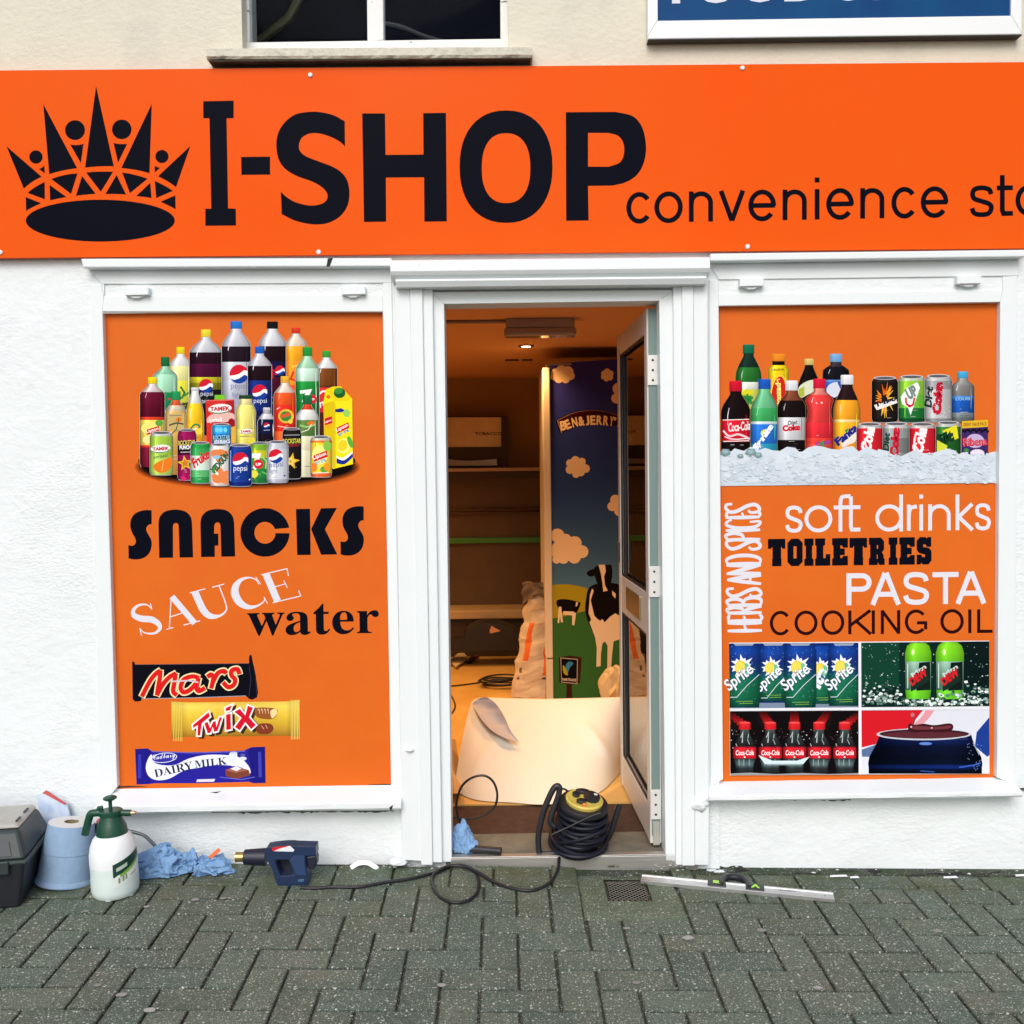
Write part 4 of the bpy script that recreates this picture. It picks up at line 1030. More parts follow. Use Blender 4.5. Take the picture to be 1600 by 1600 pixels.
bottle(p, Z, 775, 536, 860, 66, 45, 24, C(36,70,44), [(560,C(226,214,150)),(600,C(236,222,120)),(760,C(232,214,100)),(860,C(220,200,80))], 660, (640,760,.04))
tamek(775, 776, 44); p.stroke(Z([(735,808),(800,806)]), 1.2, C(120,110,60)); p.poly(Z(smooth([(790,830),(830,815),(835,855),(800,858)], 4, True)), C(222,206,60))
bottle(p, Z, 912, 618, 870, 58, 24, 20, C(206,206,210), [(638,C(170,170,176)),(660,C(214,214,220)),(695,C(22,26,62)),(790,C(24,14,26))], 720)
globe(p, Z, 912, 736, 19); p.stroke(Z([(892,768),(934,766)]), 1.1, C(160,170,200))
bottle(p, Z, 1032, 412, 860, 72, 28, 42, C(240,180,60), [(454,C(234,214,200)),(520,C(228,84,36)),(600,C(216,44,34)),(775,C(224,92,40))], 545)
p.ell(*Z(1040,675), 12, 11, C(240,190,60)); p.ell(*Z(1038,675), 9, 8, C(60,130,60)); p.text('fruko', Z(1005,690), Z(1072,670), 7, C(240,60,40), .2, .04); p.ell(*Z(1068,710), 3.4, 3.4, C(238,206,70)); p.stroke(Z([(985,740),(1060,752)]), 1.2, C(250,210,190)); p.stroke(Z([(978,630),(1000,615)]), 1.2, C(250,210,190))
bottle(p, Z, 1180, 536, 1076, 72, 30, 60, C(36,110,64), [(598,C(214,70,44)),(632,C(226,228,222)),(700,C(86,120,60)),(806,C(212,208,176)),(900,C(206,202,172))], 690)
p.stroke(Z(smooth([(1130,735),(1180,745),(1230,730)])), 3, C(150,190,120)); p.poly(Z(smooth([(1175,720),(1215,705),(1225,725),(1195,735)], 4, True)), C(226,110,30)); p.stroke(Z([(1210,725),(1185,765),(1140,780)]), 1.4, C(226,226,200))
Y1 = C(244,222,30)
p.poly(Z([(1285,590),(1300,500),(1345,480),(1400,478),(1475,560),(1480,990),(1350,1022),(1340,1010)]), Y1); p.poly(Z([(1285,590),(1352,575),(1366,600),(1366,1018),(1345,1012),(1290,830)]), C(216,190,20)); p.poly(Z([(1300,500),(1345,480),(1400,478),(1475,560),(1440,575),(1355,575)]), C(232,206,26))
p.ell(*Z(1392,522), 38/4.21, 34/4.21, C(28,90,40)); p.ell(*Z(1385,508), 28/4.21, 20/4.21, C(60,140,60))
p.poly(Z([(1362,630),(1400,622),(1440,640),(1400,650),(1364,648)]), C(28,40,130)); p.ell(*Z(1438,655), 24/4.21, 26/4.21, C(150,206,90)); p.poly(Z([(1372,750),(1450,715),(1456,752),(1376,790)]), C(206,26,50)); p.text('Lipton', Z(1378,783), Z(1452,745), 6.5, C(246,240,230), 0, .03); p.text('ice tea', Z(1392,810), Z(1456,775), 6, C(90,150,220), 0, .05)
p.ell(*Z(1318,715), 30/4.21, 42/4.21, C(240,170,30)); p.poly(Z([(1294,690),(1342,676),(1344,720),(1296,735)]), C(196,30,50)); p.text('Lipton', Z(1298,725), Z(1342,708), 4, C(245,235,230), 0, .03); p.ell(*Z(1318,548), 13/4.21, 13/4.21, C(226,110,40))
p.ell(*Z(1420,870), 44/4.21, 50/4.21, C(250,240,130), rot=20); p.ell(*Z(1412,868), 32/4.21, 38/4.21, C(246,206,40), rot=20); p.ell(*Z(1462,845), 16/4.21, 40/4.21, C(90,170,60), rot=-20)
p.poly(Z(smooth([(1372,935),(1410,948),(1475,905)])+smooth([(1478,940),(1420,985),(1372,975)])), C(245,245,240)); p.poly(Z(smooth([(1372,950),(1420,965),(1478,920)])+smooth([(1479,945),(1425,990),(1373,985)])), C(28,44,140))
# cans at the front
can(p, Z, 615, 728, 870, 62, [(728,C(50,160,220)),(790,C(36,120,200)),(805,C(20,24,34)),(835,C(40,120,190))])
p.text('ROCKSTAR', Z(560,832), Z(672,826), 7, C(150,206,226), 0, .02); p.text('XDURANCE', Z(565,858), Z(672,852), 6, C(235,240,245), 0, .03)
for x in (585,610,640): p.ell(*Z(x,765), 3, 4, C(110,206,240))
can(p, Z, 388, 766, 1095, 62, [(766,C(150,22,84)),(835,C(24,18,24)),(905,C(60,14,40)),(930,C(150,20,84))])
p.text('ROCKSTAR', Z(332,868), Z(444,862), 7.5, C(226,206,110), 0, .02); p.text('PUNCHED', Z(340,895), Z(442,890), 6.5, C(240,240,240), 0, .05); p.stroke(Z([(345,912),(420,910)]), 1.2, C(190,190,190))
def star(cx, cy, r, c, rot=0):
    q = []
    for i in range(10):
        a = R(-90+36*i+rot); k = r if i % 2 == 0 else r*.42; q.append(Z(cx+k*math.cos(a), cy+k*math.sin(a)))
    p.poly(q, c)
star(375, 985, 52, C(226,190,40), -8); star(375, 985, 34, C(196,120,40), -8); star(365, 1085, 26, C(214,40,110), 10)
can(p, Z, 1078, 758, 1086, 62, [(758,C(30,26,28)),(1000,C(22,20,22))]); p.stroke(Z([(1025,800),(1130,798)]), 1.6, C(140,140,140))
p.text('ROCKSTAR', Z(1020,856), Z(1138,852), 7.5, C(216,206,70), 0, .02); p.text('ENERGY', Z(1040,876), Z(1132,872), 4, C(170,40,60), 0, .02); star(1075, 970, 56, C(226,180,40), 12); star(1070, 972, 34, C(240,214,120), 12); star(1070,972,16,C(190,140,30),12)
can(p, Z, 220, 784, 1062, 76, [(784,C(190,196,190)),(806,C(160,196,70)),(930,C(176,206,90)),(1040,C(170,200,90))])
tamek(215, 890, 66); p.text('portakal', Z(170,962), Z(262,950), 7, C(70,120,60), 0, .02); p.poly(Z(smooth([(165,1010),(190,980),(240,960),(285,945),(290,1000),(250,1040),(200,1045)], 4, True)), C(228,120,34)); p.stroke(Z([(235,965),(222,1035)]), 1.2, C(240,180,100))
can(p, Z, 478, 850, 1116, 66, [(850,C(40,150,70)),(890,C(60,160,84)),(935,C(206,226,210)),(985,C(210,228,214)),(1030,C(90,180,110)),(1075,C(44,150,76))])
p.text('Fruko', Z(436,1020), Z(545,945), 15, C(206,34,50), .25, .05)
can(p, Z, 868, 852, 1116, 64, [(852,C(120,170,50)),(900,C(196,196,40)),(950,C(70,150,60)),(1020,C(40,130,60)),(1080,C(34,110,56))])
p.text('7', Z(818,1030), Z(880,1028), 26, C(240,244,240), 0, .07); q = Z(858,990); p.ell(q[0], q[1], 7.5, 7.5, C(206,34,54)); p.text('UP', Z(840,1001), Z(876,1001), 4.6, C(245,235,235), 0, .04); p.stroke(Z([(880,940),(910,970),(905,1020)]), 2, C(150,210,120)); p.stroke(Z([(880,1040),(920,1060)]), 2, C(100,180,100)); p.ell(*Z(830,1055), 6, 6, C(226,216,70))
can(p, Z, 985, 844, 1112, 70, [(844,C(190,194,204)),(890,C(206,210,220)),(1090,C(170,174,188))]); globe(p, Z, 973, 938, 47); p.text('pepsi', Z(930,1022), Z(1022,1016), 10, C(70,84,140)); p.text('light', Z(932,1058), Z(985,1054), 8, C(100,110,150)); p.ell(*Z(1030,1066), 1.5, 1.5, C(40,60,130))
can(p, Z, 603, 862, 1132, 66, [(862,C(226,226,226)),(890,C(232,228,224)),(1110,C(214,196,186))])
for a, q, r in ((580,920,9),(610,912,7),(640,925,8),(600,960,6),(625,1060,8),(660,1050,7),(590,1090,9),(640,1095,8),(570,1070,5),(600,1030,6)): p.ell(*Z(a,q), r*.95, r*.7, C(226,130,74))
p.ell(*Z(585,945), 6, 3, C(140,190,220)); p.text('YEDIG\u00dcN', Z(568,1060), Z(672,940), 13, C(30,90,60), .15, .06); p.poly(Z([(550,1040),(580,985),(570,1060)]), C(60,140,70))
can(p, Z, 738, 866, 1136, 76, [(866,C(30,60,140)),(900,C(24,56,140)),(1110,C(20,40,110))]); globe(p, Z, 740, 965, 52); p.text('pepsi', Z(694,1046), Z(784,1046), 11, C(230,235,245)); p.stroke(Z([(675,900),(674,1100)]), 1.8, C(120,150,210)); p.stroke(Z([(795,1095),(805,1088)]), 1.6, C(200,206,226))
can(p, Z, 1270, 812, 1076, 70, [(812,C(200,196,170)),(835,C(226,120,50)),(850,C(244,214,60)),(1020,C(240,200,50)),(1050,C(226,100,50))])
p.ell(*Z(1262,930), 12, 15, C(250,236,130)); p.poly(Z([(1218,935),(1308,900),(1314,942),(1224,975)]), C(206,26,50)); p.text('Lipton', Z(1224,968), Z(1308,936), 7.5, C(246,240,230), 0, .03); p.text('ice tea', Z(1240,1000), Z(1306,972), 7, C(110,170,226), 0, .05); p.ell(*Z(1310,870), 6, 8, C(130,190,70)); p.ell(*Z(1225,1010), 5, 7, C(240,130,40)); p.ell(*Z(1290,1025), 6, 5, C(90,160,60)); p.ell(*Z(1310,1010), 5, 6, C(240,150,40)); p.stroke(Z([(1215,1050),(1320,1046)]), 1.3, C(245,235,220))
p.build('drinks_picture', M_inkm, lp)

# ---- right window poster
rp_ = thing('window_poster', 'orange poster right of the door with bottles on ice above words and four pictures', 'poster', P(1343, 1216, YP))
b = MB(); b.px([(1117,472),(1569,466),(1564,1222),(1124,1224)], YP, YP+.012); b.build('panel', M_poster, rp_)
p = Print(YP); z = zz(1600/380, 1190, 770); k = 4.2105
def word(w, boxes, yb, yt, wd, c, slant):
    for ch, a, q in boxes:
        over = 3 if ch in 'oOcCsSGde' else 0
        A0 = z(a, yb-(a-boxes[0][1])*slant+over); A1 = z(q, yt-(a-boxes[0][1])*slant-over)
        sans(p, ch, A0[0], A1[0], A0[1], A1[1], wd/k, c, slant)
word('soft drinks', [('s',155,270),('o',282,465),('f',474,585),('t',556,650),('d',748,930),('r',956,1022),('i',1036,1064),('n',1096,1244),('k',1276,1398),('s',1402,1508)], 260, 88, 25, WHT, .0125)
word('PASTA', [('P',558,724),('A',716,916),('S',930,1102),('T',1124,1296),('A',1276,1478)], 740, 530, 33, WHT, .013)
word('COOKING OIL', [('C',54,194),('O',216,368),('O',392,544),('K',570,726),('I',722,748),('N',784,912),('G',942,1090),('O',1176,1330),('I',1358,1382),('L',1418,1520)], 936, 780, 21, DKB, .010)
# TOILETRIES, slab letters built from blocks
def slab(ch, x0, x1, yt, yb, sl):
    X = lambda u: x0+(x1-x0)*u
    Yv = lambda u, t: yt+(yb-yt)*t-(X(u)-42)*sl
    def q(pts): return z([(X(u), Yv(u, t)) for u, t in pts])
    e = .12
    if ch == 'T': p.poly(q([(0,0),(1,0),(1,.36),(.84,.36),(.76,.28),(.76,.72),(.78,.72),(.78,1),(.24,1),(.24,.72),(.26,.72),(.26,.28),(.18,.36),(0,.36)]), BLK)
    if ch == 'O': p.poly(q([(.26,0),(.74,0),(1,.15),(1,.85),(.74,1),(.26,1),(0,.85),(0,.15)]), BLK, [q([(.4,.28),(.6,.28),(.6,.72),(.4,.72)])])
    if ch == 'I': p.poly(q([(0,0),(1,0),(1,.24),(.84,.28),(.84,.72),(1,.76),(1,1),(0,1),(0,.76),(.16,.72),(.16,.28),(0,.24)]), BLK)
    if ch == 'L': p.poly(q([(0,0),(.66,0),(.66,.24),(.54,.28),(.54,.72),(.7,.72),(.7,.58),(1,.58),(1,1),(0,1),(0,.76),(.08,.72),(.08,.28),(0,.24)]), BLK)
    if ch == 'E': p.poly(q([(0,0),(1,0),(1,.35),(.7,.35),(.62,.27),(.52,.27),(.52,.38),(.8,.38),(.8,.62),(.52,.62),(.52,.73),(.62,.73),(.7,.65),(1,.65),(1,1),(0,1),(0,.76),(.08,.72),(.08,.28),(0,.24)]), BLK)
    if ch == 'R': p.poly(q([(0,0),(.76,0),(.96,.13),(.96,.44),(.82,.54),(.92,.62),(.94,.76),(1,.78),(1,1),(.66,1),(.56,.9),(.56,.64),(.5,.6),(.5,.76),(.56,.78),(.56,1),(0,1),(0,.76),(.08,.72),(.08,.28),(0,.24)]), BLK, [q([(.5,.27),(.58,.27),(.58,.4),(.5,.4)])])
    if ch == 'S': p.poly(q([(.22,0),(.6,0),(.68,.05),(.74,0),(.98,0),(.98,.36),(.68,.36),(.6,.27),(.44,.27),(.44,.36),(.84,.4),(1,.52),(1,.86),(.8,1),(.4,1),(.32,.94),(.26,1),(0,1),(0,.64),(.3,.64),(.4,.73),(.56,.73),(.56,.64),(.16,.58),(.0,.46),(.0,.13)]), BLK)
for ch, a, q in [('T',42,156),('O',170,270),('I',281,342),('L',352,452),('E',464,568),('T',578,694),('R',706,810),('I',836,894),('E',906,1008),('S',1020,1118)]: slab(ch, a, q, 304, 484, .0125)
# HERBS AND SPICES: brush letters running upwards
z2 = zz(6.4, 1120, 770)
def hb(pts, w=33): 
    q = smooth(pts, 5); n = len(q)
    p.stroke(z2(q), [(.62+.38*math.sin(math.pi*min(1, max(0, i/(n-1)))))*w/6.4*1.15 for i in range(n)], WHT)
def brush(ch, yb, yt):
    """one letter lying on its side: its foot at x=460, its head at x=108, spanning yb (left side) to yt (right side)"""
    X = lambda t: 452-345*t-(yb-1300)*.0-(1390-yb)*.018
    Yy = lambda u: yb+(yt-yb)*u
    def s(pts, w=33): hb([(X(t), Yy(u)-(.5-t)*8) for u, t in pts], w)
    if ch == 'H': s([(.12,0),(.12,.5),(.14,1)]); s([(.86,0),(.86,.5),(.9,1.0)]); s([(.12,.42),(.5,.5),(.86,.5)], 22)
    if ch == 'E': s([(.15,0),(.12,.5),(.15,1)]); s([(.15,.03),(.6,.0),(.95,.08)], 28); s([(.15,.5),(.5,.5),(.8,.53)], 22); s([(.15,.96),(.6,.97),(1,.93)], 28)
    if ch == 'R': s([(.12,0),(.12,.5),(.15,1)]); s([(.15,.95),(.6,1),(.88,.8),(.7,.58),(.2,.5)]); s([(.4,.5),(.75,.3),(.95,.0)])
    if ch == 'B': s([(.12,0),(.12,.5),(.15,1)]); s([(.15,.95),(.6,1),(.85,.8),(.65,.58),(.2,.54)]); s([(.3,.53),(.8,.45),(.95,.2),(.7,.02),(.12,.02)])
    if ch == 'S': s([(.95,.8),(.88,.97),(.5,.98),(.15,.85),(.25,.65),(.7,.38),(.85,.15),(.5,.02),(.15,.05),(.05,.25),(.3,.34)])
    if ch == 'A': s([(.05,0),(.3,.5),(.55,.98)]); s([(.95,0),(.8,.5),(.55,.98)]); s([(.25,.3),(.5,.32),(.8,.3)], 22)
    if ch == 'N': s([(.1,0),(.1,.5),(.12,1)]); s([(.12,.98),(.5,.5),(.88,.02)]); s([(.9,0),(.88,.5),(.92,1)])
    if ch == 'D': s([(.12,0),(.12,.5),(.12,1)]); s([(.12,.96),(.6,.98),(.92,.7),(.92,.3),(.6,.03),(.12,.03)])
    if ch == 'P': s([(.12,0),(.12,.5),(.15,1)]); s([(.15,.95),(.65,1),(.92,.78),(.7,.54),(.2,.48)])
    if ch == 'I': s([(.5,0),(.5,.5),(.5,1)])
for ch, a, q in [('H',1392,1290),('E',1290,1215),('R',1210,1135),('B',1135,1045),('S',1045,950),('A',918,825),('N',818,715),('D',722,622),('S',572,470),('P',478,395),('I',402,345),('C',0,0),('E',255,185),('S',205,105)]:
    if ch == 'C': continue
    brush(ch, a, q)
hb([(150,270),(105,290),(100,325),(200,350),(360,345),(425,315),(425,285),(330,292)], 29)
p.build('lettering', M_inkm, rp_)

# bottles and cans on ice
p = Print(YP); Z = zz(1600/470, 1110, 520); kk = 3.404
def T(s, a, b_, h, c, sh=0, bo=0): p.text(s, Z(*a), Z(*b_), h/kk, c, sh, bo)
SCOKE = 'Coca-Cola'; SCOLA = 'Cola'
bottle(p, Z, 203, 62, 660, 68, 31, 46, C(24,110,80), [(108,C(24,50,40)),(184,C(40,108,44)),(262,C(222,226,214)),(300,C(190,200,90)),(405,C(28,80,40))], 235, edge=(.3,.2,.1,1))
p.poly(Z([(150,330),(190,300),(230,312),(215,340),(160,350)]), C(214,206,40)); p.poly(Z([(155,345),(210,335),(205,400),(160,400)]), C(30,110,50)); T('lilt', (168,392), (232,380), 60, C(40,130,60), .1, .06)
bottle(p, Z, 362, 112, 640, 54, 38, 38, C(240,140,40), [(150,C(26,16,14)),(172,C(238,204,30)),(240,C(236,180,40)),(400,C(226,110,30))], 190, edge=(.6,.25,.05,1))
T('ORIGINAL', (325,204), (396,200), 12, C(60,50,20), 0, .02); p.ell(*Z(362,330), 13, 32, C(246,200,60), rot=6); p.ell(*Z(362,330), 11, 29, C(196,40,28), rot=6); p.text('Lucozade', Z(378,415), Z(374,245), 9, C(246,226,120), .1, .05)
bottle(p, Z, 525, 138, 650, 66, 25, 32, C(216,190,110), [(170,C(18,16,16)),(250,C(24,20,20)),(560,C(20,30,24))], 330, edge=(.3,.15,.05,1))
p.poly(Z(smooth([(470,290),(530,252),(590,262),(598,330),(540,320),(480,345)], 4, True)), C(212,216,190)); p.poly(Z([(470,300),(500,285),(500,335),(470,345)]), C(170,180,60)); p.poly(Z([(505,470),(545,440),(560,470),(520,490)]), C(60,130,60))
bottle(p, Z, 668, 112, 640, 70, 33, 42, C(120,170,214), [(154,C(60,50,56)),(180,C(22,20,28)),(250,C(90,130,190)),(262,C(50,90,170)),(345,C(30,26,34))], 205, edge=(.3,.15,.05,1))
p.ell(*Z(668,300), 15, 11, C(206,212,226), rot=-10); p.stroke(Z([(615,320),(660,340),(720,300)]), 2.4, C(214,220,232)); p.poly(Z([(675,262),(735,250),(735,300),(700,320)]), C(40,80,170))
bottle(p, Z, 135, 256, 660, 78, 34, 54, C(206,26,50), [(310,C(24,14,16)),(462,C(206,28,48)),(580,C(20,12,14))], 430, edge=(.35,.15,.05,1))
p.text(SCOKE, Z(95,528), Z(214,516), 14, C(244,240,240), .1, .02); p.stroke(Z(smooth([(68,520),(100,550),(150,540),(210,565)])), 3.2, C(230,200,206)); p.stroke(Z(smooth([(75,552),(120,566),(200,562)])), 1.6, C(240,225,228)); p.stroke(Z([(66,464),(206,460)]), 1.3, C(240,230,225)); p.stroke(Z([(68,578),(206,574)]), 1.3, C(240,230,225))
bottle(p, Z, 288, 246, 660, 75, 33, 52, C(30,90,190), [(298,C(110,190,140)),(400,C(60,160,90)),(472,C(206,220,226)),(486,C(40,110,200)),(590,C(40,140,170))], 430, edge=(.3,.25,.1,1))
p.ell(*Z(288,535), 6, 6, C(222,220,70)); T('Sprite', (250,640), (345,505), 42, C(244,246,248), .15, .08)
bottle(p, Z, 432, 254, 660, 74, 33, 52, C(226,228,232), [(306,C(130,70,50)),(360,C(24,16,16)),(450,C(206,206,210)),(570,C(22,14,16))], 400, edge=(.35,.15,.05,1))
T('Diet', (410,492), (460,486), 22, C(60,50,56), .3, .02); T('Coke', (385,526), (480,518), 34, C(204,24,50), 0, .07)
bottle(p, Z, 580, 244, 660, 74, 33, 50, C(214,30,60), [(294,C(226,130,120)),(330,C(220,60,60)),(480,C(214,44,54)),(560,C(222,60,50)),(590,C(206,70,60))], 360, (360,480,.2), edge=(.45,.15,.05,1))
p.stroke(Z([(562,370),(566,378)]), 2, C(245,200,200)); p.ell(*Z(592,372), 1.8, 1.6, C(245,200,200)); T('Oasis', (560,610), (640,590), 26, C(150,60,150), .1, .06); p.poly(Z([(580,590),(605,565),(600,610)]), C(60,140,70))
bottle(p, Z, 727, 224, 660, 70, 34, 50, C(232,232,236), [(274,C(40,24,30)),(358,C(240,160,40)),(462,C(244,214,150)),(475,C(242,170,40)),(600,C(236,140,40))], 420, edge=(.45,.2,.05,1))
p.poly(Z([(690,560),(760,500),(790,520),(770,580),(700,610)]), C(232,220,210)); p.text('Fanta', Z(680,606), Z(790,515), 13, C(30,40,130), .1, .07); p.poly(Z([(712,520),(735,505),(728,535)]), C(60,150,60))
can(p, Z, 928, 240, 476, 70, [(240,C(40,34,30)),(262,C(30,24,22)),(455,C(24,20,20))])
rg = random.Random(3)
for i in range(26):
    a = rg.uniform(0, 6.28); r0 = rg.uniform(10, 30); r1 = rg.uniform(45, 95); cc = C(*rg.choice([(236,140,30),(240,190,70),(226,100,30)]))
    q = [(930+r0*math.cos(a), 350+r0*math.sin(a)*1.2), (930+min(62, r1)*math.cos(a)*.85, 350+r1*math.sin(a)*1.1)]
    p.stroke(Z(q), [3, .6], cc)
p.poly(Z([(870,385),(985,345),(996,372),(885,412)]), C(230,226,220)); T('Tango', (880,405), (992,366), 34, C(24,24,40), .1, .06)
can(p, Z, 1072, 234, 476, 72, [(234,C(190,206,170)),(256,C(140,196,60)),(330,C(110,190,60)),(400,C(30,110,50)),(455,C(20,70,40))])
p.poly(Z([(1012,340),(1050,290),(1100,262),(1115,290),(1085,380),(1065,440),(1050,395),(1020,380)]), C(232,240,232)); p.stroke(Z(smooth([(1040,345),(1045,380),(1075,385),(1085,345)])), 3, C(200,40,60)); T('UP', (1058,360), (1108,330), 62, C(120,130,130), .1, .06); p.ell(*Z(1060,390), 3, 2, C(206,30,60))
can(p, Z, 1213, 230, 474, 72, [(230,C(190,190,192)),(256,C(150,152,156)),(300,C(186,188,190)),(455,C(130,132,136))])
p.text('Diet', Z(1178,400), Z(1186,290), 12, C(30,40,36), .2, .05); p.text('Coke', Z(1228,440), Z(1240,265), 15, C(190,24,50), .1, .09)
for i in range(30): p.ell(*Z(1213+rg.uniform(-62,62), rg.uniform(260,455)), .7, .5, C(226,228,230))
bottle(p, Z, 1343, 206, 480, 60, 28, 34, C(70,170,214), [(240,C(150,150,150)),(280,C(120,118,116)),(335,C(70,130,196)),(352,C(28,84,170)),(425,C(120,130,136)),(450,C(90,96,96))], 290, edge=(.4,.2,.1,1))
T('LOUIS', (1305,360), (1382,358), 16, C(150,190,230), 0, .02)
can(p, Z, 848, 486, 660, 70, [(486,C(190,186,186)),(508,C(206,34,48)),(640,C(190,28,40))]); p.text(SCOLA, Z(852,640), Z(878,505), 17, C(244,238,238), .1, .05); p.stroke(Z(smooth([(822,560),(826,600),(850,630)])), 3, C(236,220,222))
can(p, Z, 988, 484, 660, 70, [(484,C(200,200,200)),(508,C(150,156,154)),(560,C(120,126,124)),(640,C(140,144,144))]); p.text('Diet', Z(950,630), Z(956,535), 10, C(20,60,50), .2, .04); p.text('Coke', Z(1000,665), Z(1010,505), 14, C(196,26,54), .1, .08)
can(p, Z, 1128, 486, 660, 70, [(486,C(200,190,190)),(508,C(206,34,48)),(640,C(190,28,40))]); p.text(SCOLA, Z(1128,650), Z(1156,510), 18, C(244,238,238), .1, .05); p.stroke(Z(smooth([(1092,540),(1085,590),(1110,630)])), 3, C(236,220,222))
can(p, Z, 1266, 478, 660, 66, [(478,C(190,190,186)),(500,C(60,120,50)),(540,C(30,90,40)),(640,C(24,70,36))]); p.poly(Z([(1235,520),(1310,490),(1320,560),(1250,590)]), C(222,214,40)); T('lilt', (1215,605), (1300,575), 62, C(20,60,34), .15, .09); p.poly(Z([(1205,570),(1260,600),(1255,640),(1205,640)]), C(206,214,60))
p.poly(Z([(1338,470),(1476,462),(1478,665),(1336,665)]), C(60,40,96)); p.poly(Z([(1338,470),(1476,462),(1476,500),(1338,508)]), C(222,176,40)); T('GREAT VALUE PACK', (1346,498), (1470,492), 18, C(130,70,40), 0, .02)
for i in range(14): p.ell(*Z(1345+i*10, 520+6*math.sin(i*2)), 2.4, 2, C(20,16,30))
p.ell(*Z(1408,575), 14, 11, C(190,170,210)); T('Ribena', (1345,606), (1474,598), 44, C(190,40,70), 0, .07); T('Ribena', (1343,604), (1472,596), 44, C(245,235,240), 0, .02); T('Ribena', (1343,604), (1472,596), 44, C(196,30,60), 0, .01); p.ell(*Z(1362,625), 4, 3, C(60,130,60)); p.ell(*Z(1420,640), 11, 6, C(226,216,232)); p.poly(Z([(1345,640),(1360,632),(1380,650),(1360,662)]), C(50,40,150))
# ice
top_ = [(45,640),(70,618),(110,632),(128,615),(178,628),(215,606),(262,622),(290,612),(330,625),(370,628),(408,606),(452,612),(478,640),(520,610),(560,600),(600,606),(640,618),(690,622),(715,606),(760,604),(790,632),(830,604),(870,622),(905,632),(940,650),(985,655),(1020,655),(1050,640),(1090,622),(1130,640),(1175,642),(1220,628),(1260,616),(1300,626),(1330,655),(1370,650),(1420,640),(1455,655),(1490,636),(1540,628)]
n_t = len(top_); pts = [Z(a, q) for a, q in top_]+[Z(a, 815-(a-45)*.011) for a, q in top_]
p.tri(pts, [(i, i+1, n_t+i+1, n_t+i) for i in range(n_t-1)], [C(206,216,226)]*n_t+[C(196,208,218)]*n_t)
rg = random.Random(11)
for i in range(230):
    a = rg.uniform(70, 1512); q = rg.uniform(645, 792); s_ = rg.uniform(18, 48); n_ = rg.choice([4,5,6]); ph = rg.uniform(0, 6)
    k_ = rg.uniform(-1, 1); c = C(204+9*k_, 215+8*k_, 224+7*k_) if rg.random() < .9 else C(188, 202, 212)
    p.poly([Z(min(1538, max(46, a+s_*rg.uniform(.7, 1.2)*math.cos(ph+6.283*j/n_))), min(798, q+s_*.62*rg.uniform(.7, 1.2)*math.sin(ph+6.283*j/n_))) for j in range(n_)], c)
for i in range(260):
    a = rg.uniform(52, 1530); q = rg.uniform(640, 800); s_ = rg.uniform(5, 15); n_ = rg.choice([3,4,5]); ph = rg.uniform(0, 6); k_ = rg.uniform(-1, 1)
    p.poly([Z(min(1538, max(46, a+s_*rg.uniform(.6, 1.2)*math.cos(ph+6.283*j/n_))), min(803, q+s_*.6*math.sin(ph+6.283*j/n_))) for j in range(n_)], C(208+10*k_, 218+9*k_, 227+8*k_))
for a, q, s_ in ((80,635,30),(215,635,32),(255,650,22),(160,655,18)):
    p.poly([Z(a+s_*math.cos(6.283*j/5+.4), q+s_*.7*math.sin(6.283*j/5+.4)) for j in range(5)], C(120,146,150)); p.poly([Z(a+s_*.6*math.cos(6.283*j/5), q-3+s_*.4*math.sin(6.283*j/5)) for j in range(5)], C(150,176,182))
p.build('bottles_on_ice_picture', M_inkm, rp_)

